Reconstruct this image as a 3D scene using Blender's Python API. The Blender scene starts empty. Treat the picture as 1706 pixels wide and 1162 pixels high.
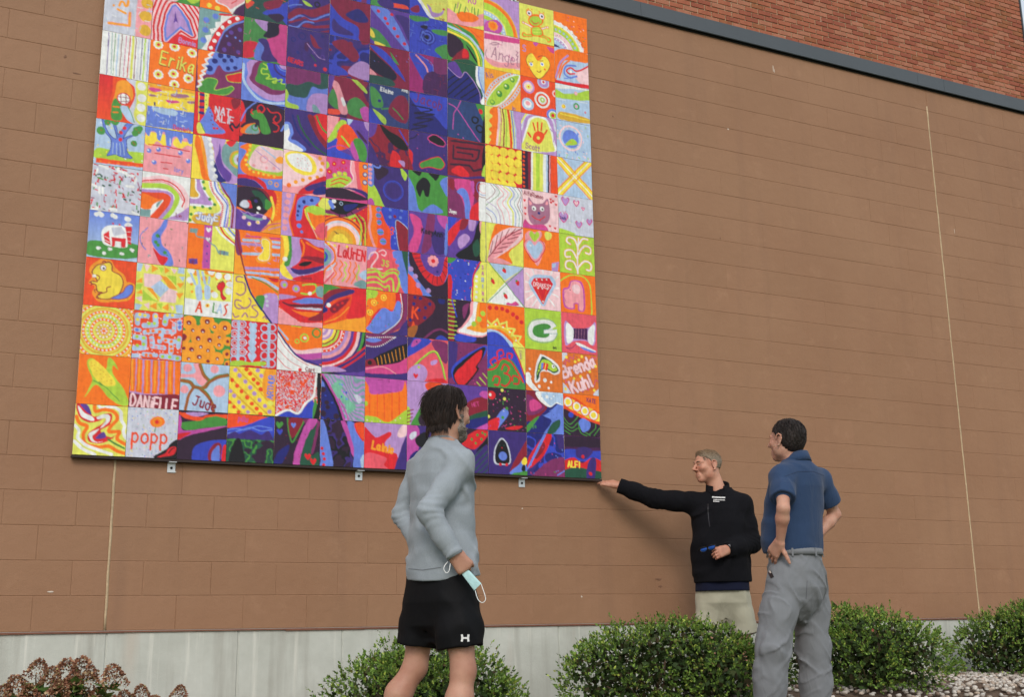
import bpy, bmesh, math, random
import numpy as np
from mathutils import Vector, Matrix

random.seed(7)
rng = np.random.default_rng(7)
scene = bpy.context.scene
COL = scene.collection

# ------------------------------------------------------------------ camera
CAM_POS = (-0.72906, -7.42947, 0.57000)
CAM_R, CAM_U, CAM_F = (0.89681, -0.44216, -0.01483), (-0.08868, -0.21251, 0.97313), (0.43343, 0.87140, 0.22979)
FOCAL = 1.143385            # focal length in units of the picture width
cam_data = bpy.data.cameras.new('camera')
cam = bpy.data.objects.new('camera', cam_data)
COL.objects.link(cam)
cam.matrix_world = Matrix(((CAM_R[0], CAM_U[0], -CAM_F[0], CAM_POS[0]),
                           (CAM_R[1], CAM_U[1], -CAM_F[1], CAM_POS[1]),
                           (CAM_R[2], CAM_U[2], -CAM_F[2], CAM_POS[2]), (0, 0, 0, 1)))
cam_data.sensor_fit = 'HORIZONTAL'
cam_data.sensor_width = 36.0
cam_data.lens = 36.0 * FOCAL
cam_data.clip_start = 0.05
cam_data.clip_end = 3000.0
scene.camera = cam

# ------------------------------------------------------------------ light
SUN_ELEV = math.radians(36.0)
SUN_AZ = math.radians(206.0)    # from +Y towards +X: where the sun stands
world = bpy.data.worlds.new('World')
scene.world = world
world.use_nodes = True
wn = world.node_tree.nodes
wl = world.node_tree.links
for n in list(wn):
    wn.remove(n)
w_out = wn.new('ShaderNodeOutputWorld')
w_bg = wn.new('ShaderNodeBackground')
w_sky = wn.new('ShaderNodeTexSky')
w_sky.sky_type = 'NISHITA'
w_sky.sun_disc = False
w_sky.sun_elevation = SUN_ELEV
w_sky.sun_rotation = SUN_AZ
w_sky.air_density = 1.0
w_sky.dust_density = 3.0
w_sky.ozone_density = 1.0
w_bg.inputs['Strength'].default_value = 0.148
w_mix = wn.new('ShaderNodeMix')          # a thin even overcast veils the blue
w_mix.data_type = 'RGBA'
w_mix.inputs[0].default_value = 0.6
w_mix.inputs[7].default_value = (5.45, 5.75, 5.75, 1.0)
wl.new(w_sky.outputs[0], w_mix.inputs[6])
wl.new(w_mix.outputs[2], w_bg.inputs['Color'])
wl.new(w_bg.outputs[0], w_out.inputs['Surface'])
sun_data = bpy.data.lights.new('sun', 'SUN')
sun_data.energy = 0.95
sun_data.angle = math.radians(22.0)
sun_data.color = (1.0, 0.97, 0.93)
sun = bpy.data.objects.new('sun', sun_data)
COL.objects.link(sun)
sd = Vector((math.sin(SUN_AZ) * math.cos(SUN_ELEV), math.cos(SUN_AZ) * math.cos(SUN_ELEV), math.sin(SUN_ELEV)))
sun.location = sd * 30
sun.rotation_euler = sd.to_track_quat('Z', 'Y').to_euler()
scene.view_settings.view_transform = 'Standard'
scene.view_settings.look = 'None'
scene.view_settings.gamma = 1.0
scene.view_settings.use_curve_mapping = False
scene.view_settings.exposure = 0.24


# ------------------------------------------------------------------ helpers
def lin(c):
    """sRGB 0-255 triple to linear RGBA"""
    o = []
    for v in c:
        v = v / 255.0
        o.append(v / 12.92 if v <= 0.04045 else ((v + 0.055) / 1.055) ** 2.4)
    return (o[0], o[1], o[2], 1.0)


def tag(o, label=None, cat=None, group=None, kind=None):
    if label: o['label'] = label
    if cat: o['category'] = cat
    if group: o['group'] = group
    if kind: o['kind'] = kind
    return o


def empty(name, loc=(0, 0, 0)):
    o = bpy.data.objects.new(name, None)
    o.empty_display_size = 0.1
    o.location = loc
    COL.objects.link(o)
    return o


def link(name, me, mat=None, parent=None, smooth=False):
    o = bpy.data.objects.new(name, me)
    COL.objects.link(o)
    if mat is not None and len(me.materials) == 0:
        for m in (mat if isinstance(mat, (list, tuple)) else [mat]):
            me.materials.append(m)
    if parent is not None:
        o.parent = parent
        o.matrix_parent_inverse = Matrix.Translation(-Vector(parent.location))
    if smooth:
        me.polygons.foreach_set('use_smooth', np.ones(len(me.polygons), dtype=bool))
    return o


def mesh_from(name, verts, faces):
    me = bpy.data.meshes.new(name)
    me.from_pydata([tuple(map(float, v)) for v in verts], [], [tuple(map(int, f)) for f in faces])
    me.update()
    return me


def mesh_np(name, V, Fq):
    """fast mesh from numpy arrays; Fq is (n,3) or (n,4)"""
    me = bpy.data.meshes.new(name)
    n, k = Fq.shape
    me.vertices.add(len(V))
    me.vertices.foreach_set('co', np.ascontiguousarray(V, dtype=np.float32).ravel())
    me.loops.add(n * k)
    me.loops.foreach_set('vertex_index', np.ascontiguousarray(Fq, dtype=np.int32).ravel())
    me.polygons.add(n)
    me.polygons.foreach_set('loop_start', np.arange(0, n * k, k, dtype=np.int32))
    me.update(calc_edges=True)
    return me


class MB:
    """collects simple shapes into one mesh"""
    def __init__(self):
        self.v, self.f, self.m = [], [], []

    def add(self, vs, fs, mi=0):
        b = len(self.v)
        self.v += [tuple(v) for v in vs]
        self.f += [tuple(i + b for i in f) for f in fs]
        self.m += [mi] * len(fs)

    def box(self, lo, hi, mi=0):
        x0, y0, z0 = lo
        x1, y1, z1 = hi
        self.add([(x0, y0, z0), (x1, y0, z0), (x1, y1, z0), (x0, y1, z0), (x0, y0, z1), (x1, y0, z1), (x1, y1, z1), (x0, y1, z1)],
                 [(0, 3, 2, 1), (4, 5, 6, 7), (0, 1, 5, 4), (1, 2, 6, 5), (2, 3, 7, 6), (3, 0, 4, 7)], mi)

    def pillow(self, x0, x1, z0, z1, yf, yb, bx, bz, dy, mi=0):
        """a block face looking to -y: flat front, bevelled rim, sides running back"""
        o = [(x0, z0), (x1, z0), (x1, z1), (x0, z1)]
        i = [(x0 + bx, z0 + bz), (x1 - bx, z0 + bz), (x1 - bx, z1 - bz), (x0 + bx, z1 - bz)]
        vs = [(x, yf, z) for x, z in i] + [(x, yf + dy, z) for x, z in o] + [(x, yb, z) for x, z in o]
        fs = [(0, 1, 2, 3)]
        for k in range(4):
            n = (k + 1) % 4
            fs.append((4 + k, 4 + n, n, k))
            fs.append((8 + k, 8 + n, 4 + n, 4 + k))
        self.add(vs, fs, mi)

    def tube(self, pts, rad, seg=8, caps=True, mi=0):
        pts = [Vector(p) for p in pts]
        n = len(pts)
        rad = rad if isinstance(rad, (list, tuple)) else [rad] * n
        vs, fs = [], []
        prev = None
        for i, p in enumerate(pts):
            t = (pts[min(i + 1, n - 1)] - pts[max(i - 1, 0)]).normalized()
            if prev is None:
                a = t.orthogonal().normalized()
            else:
                a = (prev - t * prev.dot(t)).normalized()
            prev = a
            b = t.cross(a)
            for k in range(seg):
                an = 2 * math.pi * k / seg
                vs.append(p + (a * math.cos(an) + b * math.sin(an)) * rad[i])
        for i in range(n - 1):
            for k in range(seg):
                k2 = (k + 1) % seg
                fs.append((i * seg + k, i * seg + k2, (i + 1) * seg + k2, (i + 1) * seg + k))
        if caps:
            fs.append(tuple(range(seg - 1, -1, -1)))
            fs.append(tuple((n - 1) * seg + k for k in range(seg)))
        self.add(vs, fs, mi)

    def mesh(self, name):
        me = mesh_from(name, self.v, self.f)
        if any(self.m):
            me.polygons.foreach_set('material_index', np.array(self.m, dtype=np.int32))
        return me

    def build(self, name, mat, parent=None, smooth=False):
        return link(name, self.mesh(name), mat, parent, smooth)


def new_mat(name):
    m = bpy.data.materials.new(name)
    m.use_nodes = True
    nt = m.node_tree
    b = nt.nodes['Principled BSDF']
    return m, nt, b


def ramp(nt, fac, stops):
    r = nt.nodes.new('ShaderNodeValToRGB')
    els = r.color_ramp.elements
    while len(els) < len(stops):
        els.new(0.5)
    for e, (p, c) in zip(els, stops):
        e.position = p
        e.color = c
    nt.links.new(fac, r.inputs[0])
    return r.outputs[0]


def noise(nt, scale, detail=4, rough=0.55, vec=None, dist=0.0):
    n = nt.nodes.new('ShaderNodeTexNoise')
    n.inputs['Scale'].default_value = scale
    n.inputs['Detail'].default_value = detail
    n.inputs['Roughness'].default_value = rough
    n.inputs['Distortion'].default_value = dist
    if vec is not None:
        nt.links.new(vec, n.inputs['Vector'])
    return n.outputs['Fac']


def objvec(nt, scale=(1, 1, 1), world=False):
    mp = nt.nodes.new('ShaderNodeMapping')
    mp.inputs['Scale'].default_value = scale
    if world:
        g = nt.nodes.new('ShaderNodeNewGeometry')
        nt.links.new(g.outputs['Position'], mp.inputs['Vector'])
    else:
        g = nt.nodes.new('ShaderNodeTexCoord')
        nt.links.new(g.outputs['Object'], mp.inputs['Vector'])
    return mp.outputs[0]


def mixc(nt, fac, a, b, mode='MIX'):
    m = nt.nodes.new('ShaderNodeMix')
    m.data_type = 'RGBA'
    m.blend_type = mode
    for sock, v in ((m.inputs[0], fac), (m.inputs[6], a), (m.inputs[7], b)):
        if hasattr(v, 'node'):
            nt.links.new(v, sock)
        else:
            sock.default_value = v
    return m.outputs[2]


def math_n(nt, op, a, b=0.0):
    m = nt.nodes.new('ShaderNodeMath')
    m.operation = op
    for i, v in enumerate((a, b)):
        if hasattr(v, 'node'):
            nt.links.new(v, m.inputs[i])
        else:
            m.inputs[i].default_value = v
    return m.outputs[0]


def bump(nt, b, height, dist=0.002, strength=1.0):
    n = nt.nodes.new('ShaderNodeBump')
    n.inputs['Distance'].default_value = dist
    n.inputs['Strength'].default_value = strength
    nt.links.new(height, n.inputs['Height'])
    nt.links.new(n.outputs[0], b.inputs['Normal'])
    return n


def plain(name, c, rough=0.6, var=0.12, scale=6.0, bumpd=0.0, bscale=120.0, metal=0.0, spec=0.5):
    """a colour with soft mottling and a fine relief"""
    m, nt, b = new_mat(name)
    v = objvec(nt, world=True)
    f = noise(nt, scale, 5, 0.6, v)
    dark = tuple(x * (1 - var) for x in c[:3]) + (1,)
    lite = tuple(min(1, x * (1 + var)) for x in c[:3]) + (1,)
    nt.links.new(ramp(nt, f, [(0.3, dark), (0.7, lite)]), b.inputs['Base Color'])
    b.inputs['Roughness'].default_value = rough
    b.inputs['Metallic'].default_value = metal
    b.inputs['Specular IOR Level'].default_value = spec
    if bumpd > 0:
        bump(nt, b, noise(nt, bscale, 3, 0.6, v), bumpd)
    return m


def seen(x, y, z):
    """share of the picture width/height at which a world point lands, and its distance"""
    d = (x - CAM_POS[0], y - CAM_POS[1], z - CAM_POS[2])
    w = sum(a * b for a, b in zip(d, CAM_F))
    if w < 0.1:
        return 9, 9, w
    return (0.5 + FOCAL * sum(a * b for a, b in zip(d, CAM_R)) / w,
            0.5 - FOCAL * (1706 / 1162) * sum(a * b for a, b in zip(d, CAM_U)) / w, w)

# ------------------------------------------------------------------ materials of the setting
def mat_paint():
    m, nt, b = new_mat('brown_masonry_paint')
    v = objvec(nt, world=True)
    f = noise(nt, 0.9, 5, 0.6, v)
    base = ramp(nt, f, [(0.3, lin((148, 109, 82))), (0.72, lin((158, 120, 92)))])
    # rain streaks: noise stretched along z
    sv = objvec(nt, (5.0, 5.0, 0.35), world=True)
    s = ramp(nt, noise(nt, 1.0, 4, 0.6, sv), [(0.52, (0, 0, 0, 1)), (0.75, (1, 1, 1, 1))])
    c1 = mixc(nt, math_n(nt, 'MULTIPLY', s, 0.34), base, lin((130, 98, 78)))
    # blotches where the paint is thin
    p = ramp(nt, noise(nt, 5.0, 6, 0.65, v), [(0.58, (0, 0, 0, 1)), (0.7, (1, 1, 1, 1))])
    c2 = mixc(nt, math_n(nt, 'MULTIPLY', p, 0.24), c1, lin((178, 138, 108)))
    oi = nt.nodes.new('ShaderNodeObjectInfo')
    c3 = mixc(nt, math_n(nt, 'MULTIPLY', oi.outputs['Random'], 0.24), c2, lin((140, 106, 78)))
    sp = ramp(nt, noise(nt, 38.0, 2, 0.5, v), [(0.77, (0, 0, 0, 1)), (0.8, (1, 1, 1, 1))])
    c4 = mixc(nt, math_n(nt, 'MULTIPLY', sp, 0.4), c3, lin((98, 70, 54)))
    nt.links.new(c4, b.inputs['Base Color'])
    b.inputs['Roughness'].default_value = 0.62
    b.inputs['Specular IOR Level'].default_value = 0.35
    h = math_n(nt, 'ADD', noise(nt, 150.0, 4, 0.65, v), math_n(nt, 'MULTIPLY', noise(nt, 14.0, 3, 0.5, v), 2.0))
    bump(nt, b, h, 0.0022, 0.8)
    return m


def mat_concrete():
    m, nt, b = new_mat('pale_concrete')
    v = objvec(nt, world=True)
    base = ramp(nt, noise(nt, 2.2, 6, 0.65, v), [(0.3, lin((178, 181, 172))), (0.7, lin((202, 205, 197)))])
    sv = objvec(nt, (9.0, 9.0, 0.7), world=True)
    s = ramp(nt, noise(nt, 1.0, 5, 0.6, sv), [(0.5, (0, 0, 0, 1)), (0.72, (1, 1, 1, 1))])
    c1 = mixc(nt, math_n(nt, 'MULTIPLY', s, 0.6), base, lin((152, 150, 140)))
    sv2 = objvec(nt, (16.0, 16.0, 0.9), world=True)
    s2 = ramp(nt, noise(nt, 1.0, 4, 0.6, sv2), [(0.6, (0, 0, 0, 1)), (0.72, (1, 1, 1, 1))])
    c2 = mixc(nt, math_n(nt, 'MULTIPLY', s2, 0.6), c1, lin((222, 222, 212)))
    pk = ramp(nt, noise(nt, 1.3, 3, 0.5, objvec(nt, (3, 3, 0.4), world=True)), [(0.62, (0, 0, 0, 1)), (0.75, (1, 1, 1, 1))])
    c3 = mixc(nt, math_n(nt, 'MULTIPLY', pk, 0.35), c2, lin((190, 170, 152)))
    nt.links.new(c3, b.inputs['Base Color'])
    b.inputs['Roughness'].default_value = 0.85
    h = math_n(nt, 'ADD', noise(nt, 160.0, 3, 0.6, v), noise(nt, 25.0, 4, 0.6, v))
    bump(nt, b, h, 0.0025, 0.7)
    return m


def mat_brick(name, a, c):
    m, nt, b = new_mat(name)
    v = objvec(nt, world=True)
    f = noise(nt, 9.0, 6, 0.7, v)
    base = ramp(nt, f, [(0.32, lin(a)), (0.68, lin(c))])
    w = ramp(nt, noise(nt, 26.0, 4, 0.6, v), [(0.64, (0, 0, 0, 1)), (0.72, (1, 1, 1, 1))])
    c2 = mixc(nt, math_n(nt, 'MULTIPLY', w, 0.35), base, lin((196, 150, 118)))
    nt.links.new(c2, b.inputs['Base Color'])
    b.inputs['Roughness'].default_value = 0.85
    bump(nt, b, noise(nt, 70.0, 4, 0.65, v), 0.003, 0.8)
    return m


def mat_mortar():
    m, nt, b = new_mat('mortar')
    v = objvec(nt, world=True)
    base = ramp(nt, noise(nt, 3.0, 5, 0.6, v), [(0.3, lin((168, 148, 116))), (0.7, lin((202, 186, 154)))])
    w = ramp(nt, noise(nt, 6.0, 4, 0.6, v), [(0.62, (0, 0, 0, 1)), (0.68, (1, 1, 1, 1))])
    nt.links.new(mixc(nt, math_n(nt, 'MULTIPLY', w, 0.85), base, lin((226, 216, 200))), b.inputs['Base Color'])
    b.inputs['Roughness'].default_value = 0.95
    bump(nt, b, noise(nt, 90.0, 3, 0.6, v), 0.002)
    return m


M_PAINT = mat_paint()
M_CONC = mat_concrete()
M_MORTAR = mat_mortar()
M_BRICKS = [mat_brick('brick_red', (150, 82, 58), (168, 100, 72)), mat_brick('brick_rust', (154, 94, 70), (172, 114, 88)),
            mat_brick('brick_brown', (132, 74, 48), (156, 96, 60)), mat_brick('brick_rose', (156, 92, 68), (178, 116, 90)),
            mat_brick('brick_dark', (136, 70, 50), (156, 86, 62))]
M_CAULK = plain('beige_caulk', lin((184, 162, 130)), 0.7, 0.18, 30, 0.001, 60)
M_COPING = plain('slate_grey_coping', lin((74, 80, 86)), 0.45, 0.07, 1.5, 0.0006, 5)
M_DARK = plain('black_shadow_and_bolt', lin((24, 22, 22)), 0.9, 0.1)
M_ROOF = plain('roof_membrane', lin((120, 118, 114)), 0.9, 0.15)
M_SOIL = plain('mulch_soil', lin((92, 74, 60)), 0.95, 0.35, 25, 0.01, 40)
M_LAWN = plain('lawn_soil', lin((70, 84, 46)), 0.95, 0.3, 12, 0.01, 60)

# ------------------------------------------------------------------ ground
def ground_z(x, y):
    """bed beside the wall is level, then the land falls gently towards the photographer"""
    def st(v):
        v = max(0.0, min(1.0, v))
        return v * v * (3 - 2 * v)
    # gravel heaped along the front of the shrubs, right up to the wall further along
    heap = 0.13 * st((x - 2.6) / 1.2) * st((y + 1.85) / 0.5) * (1.0 - st((y + 1.0) / 0.25) * (1.0 - st((x - 4.9) / 0.6)))
    if y > -0.9:
        return heap
    t = min(1.0, (-0.9 - y) / 4.0)
    return heap - 0.085 * 4.0 * (t - 0.18 * t * t)


gx = sorted(set([-300, -120, -50, -20, -8] + [round(-4 + 0.5 * i, 2) for i in range(37)] + [18, 30, 60, 140, 300]))
gy = sorted(set([-300, -120, -50, -22, -14, -10, -8] + [round(-7 + 0.25 * i, 2) for i in range(31)] + [3, 8, 20, 60, 140, 300]))
gv = [(x, y, ground_z(x, y) + (0.012 * math.sin(3.1 * x + 1.7 * y) * math.sin(2.3 * y - x) if -6 < y < -0.3 and -4 < x < 14 else 0)) for y in gy for x in gx]
gf = [(j * len(gx) + i, j * len(gx) + i + 1, (j + 1) * len(gx) + i + 1, (j + 1) * len(gx) + i) for j in range(len(gy) - 1) for i in range(len(gx) - 1)]
gme = mesh_from('ground', gv, gf)
gme.materials.append(M_LAWN)
gme.materials.append(M_SOIL)
for p in gme.polygons:
    c = p.center
    p.material_index = 1 if (c.y > -2.6 and -6 < c.x < 16) else 0
    p.use_smooth = True
ground = link('ground', gme)
tag(ground, 'planting bed and lawn sloping gently away from the wall', 'ground', kind='structure')

# ------------------------------------------------------------------ the brown block wall
CT = 0.5685              # top of the concrete footing
CH, BW = 0.2032, 0.4064     # course height, block length
XJ = (0.2562, 7.3861)         # the two caulked control joints
WX0, WX1 = -5.0, 14.2
WTOP = 5.50
wall = empty('block_wall', (0.0, 0.0, 0.0))
tag(wall, 'long brown painted concrete block wall with pale concrete footing and slate coping', 'wall')

blocks = []                  # x0, x1, z0, z1
k = 0
z = CT
while z < WTOP - 0.001:
    z1 = min(z + CH, WTOP)
    for (a, b_, from_left) in ((WX0, XJ[0], False), (XJ[0], XJ[1], True), (XJ[1], WX1, True)):
        first = BW if k % 2 == 0 else BW / 2
        xs = [a, b_]
        if from_left:
            x = a + first
            while x < b_ - 0.08:
                xs.append(x)
                x += BW
        else:
            x = b_ - first
            while x > a + 0.08:
                xs.append(x)
                x -= BW
        xs = sorted(xs)
        for i in range(len(xs) - 1):
            blocks.append((xs[i], xs[i + 1], z, z1))
    z = z1
    k += 1


def block_rank(b_):
    x, z_ = (b_[0] + b_[1]) / 2, (b_[2] + b_[3]) / 2
    u, v_, d = seen(x, 0, z_)
    if not (-0.03 < u < 1.03 and -0.03 < v_ < 1.03):
        return 1e9
    if 0.12 < x < 3.6 and 1.75 < z_ < 5.2:
        return 1e8 + d           # behind the mural
    return d


GAP = 0.0002
blocks.sort(key=block_rank)
cache = {}
n_named = 0
rest = MB()
for (x0, x1, z0, z1) in blocks:
    jl = 0.007 if any(abs(x0 - j) < 1e-4 for j in XJ) else GAP
    jr = 0.007 if any(abs(x1 - j) < 1e-4 for j in XJ) else GAP
    yo = random.uniform(-0.0004, 0.0004)
    rec = (x0, x1, z0, z1)
    if n_named < 300 and block_rank(rec) < 1e8:
        soft = 0.0042 if x1 < 1.0 else (0.0012 if x1 < 3.0 else 0.00008)
        key = (round(x1 - x0, 3), round(z1 - z0, 3), jl > GAP, jr > GAP, soft)
        if key not in cache:
            mb = MB()
            mb.pillow(jl if jl > GAP else (0.0008 if x1 < 1.0 else 0.0), x1 - x0 - (jr if jr > GAP else (0.0008 if x1 < 1.0 else 0.0)), GAP * 3, z1 - z0 - GAP * 3, 0.0, 0.05, soft, 0.0036, 0.0018)
            cache[key] = mb.mesh('block')
            cache[key].materials.append(M_PAINT)
        o = link('block', cache[key], None, wall)
        o.location = (x0, yo, z0)
        n_named += 1
    else:
        rest.pillow(x0 + jl, x1 - jr, z0 + GAP * 3, z1 - GAP * 3, yo, 0.05, 0.0004, 0.0036, 0.0018)
tag(rest.build('block_field', M_PAINT, wall), kind='stuff')
mb = MB()
mb.box((WX0, 0.0026, CT), (WX1, 0.2, WTOP))
mb.build('mortar_bed', M_PAINT, wall)
for xj in XJ:
    top = WTOP - 0.1 if xj < 1 else CT + 23 * CH + 0.055
    pts, zz = [], CT
    while zz < top:
        pts.append((xj + random.uniform(-0.0018, 0.0018), 0.004, zz))
        zz += 0.08
    mb = MB()
    mb.tube(pts, [random.uniform(0.0075, 0.0095) for _ in pts], 8)
    mb.build('caulk_joint', M_CAULK, wall, True)
# paint ledge where the blocks overhang the footing a little
mb = MB()
xx = WX0
while xx < WX1:
    x2 = min(xx + random.uniform(0.25, 0.7), WX1)
    mb.box((xx, -0.004 + random.uniform(-0.002, 0.001), CT - 0.010 - random.uniform(0, 0.005)), (x2, 0.05, CT - 0.001))
    xx = x2
mb.build('paint_drip_edge', plain('brown_paint_edge', lin((118, 74, 54)), 0.6, 0.2, 12), wall)
# concrete footing cast in panels
fx = [WX0, -3.2, -1.6, -0.36, 0.27, 1.05, 1.72, 3.30, 4.75, 6.1, 7.40, 9.0, 10.7, 12.4, WX1]
for a, b_ in zip(fx[:-1], fx[1:]):
    mb = MB()
    mb.pillow(0.003, b_ - a - 0.003, 0.0, CT - 0.012 + 0.4, 0.0, 0.2, 0.004, 0.002, 0.004)
    o = mb.build('footing_panel', M_CONC, wall)
    o.location = (a, 0.006 + random.uniform(-0.0015, 0.0015), -0.4)
mb = MB()
mb.box((WX0, 0.012, -0.4), (WX1, 0.2, CT - 0.014))
mb.build('footing_core', M_CONC, wall)
# coping: bent metal lengths over the wall top with the shadow under the drip put in as a black strip
cxs = [WX0, -1.9, 1.15, 4.2, 7.28, 7.62, 10.7, WX1]
for a, b_ in zip(cxs[:-1], cxs[1:]):
    mb = MB()
    prof = [(0.32, 5.55), (0.32, 5.618), (-0.022, 5.606), (-0.024, 5.485), (-0.036, 5.472), (-0.030, 5.466), (-0.012, 5.484), (-0.010, 5.55)]
    n = len(prof)
    vs = [(a + 0.0012, y, z) for y, z in prof] + [(b_ - 0.0012, y, z) for y, z in prof]
    fs = [(i, (i + 1) % n, n + (i + 1) % n, n + i) for i in range(n)] + [tuple(range(n - 1, -1, -1)), tuple(range(n, 2 * n))]
    mb.add(vs, fs)
    mb.build('coping', M_COPING, wall)
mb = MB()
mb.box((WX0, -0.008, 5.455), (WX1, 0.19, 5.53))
mb.build('coping_shadow_strip', M_DARK, wall)  # black strip painted in for the shadow line below the coping
mb = MB()
mb.box((WX0, 0.33, 5.2), (WX1, 2.985, 5.5))
mb.build('flat_roof', M_ROOF, wall)
# knocks and chips in the paint
M_CHIP = plain('bare_chip', lin((212, 200, 186)), 0.9, 0.2, 40)
M_PATCH = plain('patched_spot', lin((126, 90, 68)), 0.7, 0.2, 40)
def chip(x, z, w, h, mat, name, yy=-0.0012, n=9):
    mb = MB()
    rim = [(x + math.cos(2 * math.pi * i / n) * w * random.uniform(0.6, 1.1), yy, z + math.sin(2 * math.pi * i / n) * h * random.uniform(0.6, 1.1)) for i in range(n)]
    mb.add([(x, yy - 0.0012, z)] + rim, [(0, 1 + i, 1 + (i + 1) % n) for i in range(n)])
    mb.build(name, mat, wall)
chip(4.152, 0.881, 0.035, 0.012, M_PATCH, 'patch')
chip(4.160, 0.828, 0.020, 0.010, M_PATCH, 'patch')
chip(5.571, 5.299, 0.004, 0.040, M_CHIP, 'paint_chip')
chip(5.583, 5.278, 0.003, 0.025, M_CHIP, 'paint_chip')
chip(5.040, 4.628, 0.008, 0.008, M_CHIP, 'paint_chip')
chip(3.490, 0.757, 0.007, 0.008, M_CHIP, 'paint_chip')
chip(3.901, 4.529, 0.008, 0.008, M_PATCH, 'patch')
chip(4.892, 3.637, 0.008, 0.008, M_PATCH, 'patch')
chip(7.575, 4.072, 0.003, 0.030, M_CHIP, 'paint_chip')
chip(0.616, 1.525, 0.008, 0.006, M_CHIP, 'paint_chip')
chip(3.028, 1.369, 0.006, 0.006, M_CHIP, 'paint_chip')
chip(-0.208, 4.171, 0.012, 0.014, M_PATCH, 'patch')
chip(-0.139, 4.068, 0.030, 0.006, M_PATCH, 'patch')
chip(-0.056, 0.796, 0.020, 0.006, M_CHIP, 'paint_chip')

# ------------------------------------------------------------------ red brick storey, set back behind the flat roof
BY = 3.0
BX0, BX1 = -3.0, 12.72
BZ0, BZ1 = 5.0, 10.9
BL, BH = 0.2032, 0.0677
bb = empty('brick_building', (0.0, BY, BZ0))
tag(bb, 'upper storey of red brick set back behind the slate coping', 'building')
mb = MB()
mb.box((BX0, BY + 0.011, BZ0), (BX1 - 0.01, BY + 6.0, BZ1))
mb.build('mortar_wall', M_MORTAR, bb)
bricks = []
k = 0
z = BZ0
while z < BZ1 - BH:
    x = BX1 - (0 if k % 2 == 0 else BL / 2)
    if k % 2:
        bricks.append((BX1 - BL / 2, BX1, z))
    while x > BX0 + BL:
        bricks.append((x - BL, x, z))
        x -= BL
    z += BH
    k += 1


def brick_rank(b_):
    x, z_ = (b_[0] + b_[1]) / 2, b_[2] + 0.03
    u, v_, d = seen(x, BY, z_)
    # the line of the coping hides the lowest ones
    t = (BY - CAM_POS[1]) / (-0.03 - CAM_POS[1])
    zc = CAM_POS[2] + (z_ - CAM_POS[2]) / t
    if not (0 < u < 1.0 and 0 < v_ < 1.0) or zc < 5.61:
        return 1e9
    return d


bricks.sort(key=brick_rank)
bcache = {}
field = MB()
for i, (x0, x1, z0) in enumerate(bricks):
    mi = random.choice((0, 0, 0, 1, 1, 2, 3, 4, 4))
    jx = random.uniform(-0.0015, 0.0015)
    yo = random.uniform(-0.002, 0.002)
    if i < 300:
        key = (round(x1 - x0, 3), mi)
        if key not in bcache:
            mb = MB()
            mb.pillow(0.0062, x1 - x0 - 0.0062, 0.0062, BH - 0.0062, 0.0, 0.03, 0.002, 0.002, 0.002)
            bcache[key] = mb.mesh('brick')
            bcache[key].materials.append(M_BRICKS[mi])
        o = link('brick', bcache[key], None, bb)
        o.location = (x0 + jx, yo, z0 - BZ0)
        o.matrix_parent_inverse = Matrix.Identity(4)
    else:
        field.pillow(x0 + 0.0062 + jx, x1 - 0.0062 + jx, z0 + 0.0062, z0 + BH - 0.0062, BY + yo, BY + 0.03, 0.002, 0.002, 0.002, mi)
tag(field.build('brick_field', M_BRICKS, bb), kind='stuff')
mb = MB()
mb.box((BX1 + 0.001, BY - 0.012, BZ0), (BX1 + 0.022, BY + 0.06, BZ1))
mb.build('corner_trim', M_COPING, bb)
mb = MB()
mb.box((BX0, BY - 0.03, BZ1 + 0.001), (BX1 + 0.04, BY + 6.0, BZ1 + 0.14))
mb.build('parapet_cap', M_COPING, bb)

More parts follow.
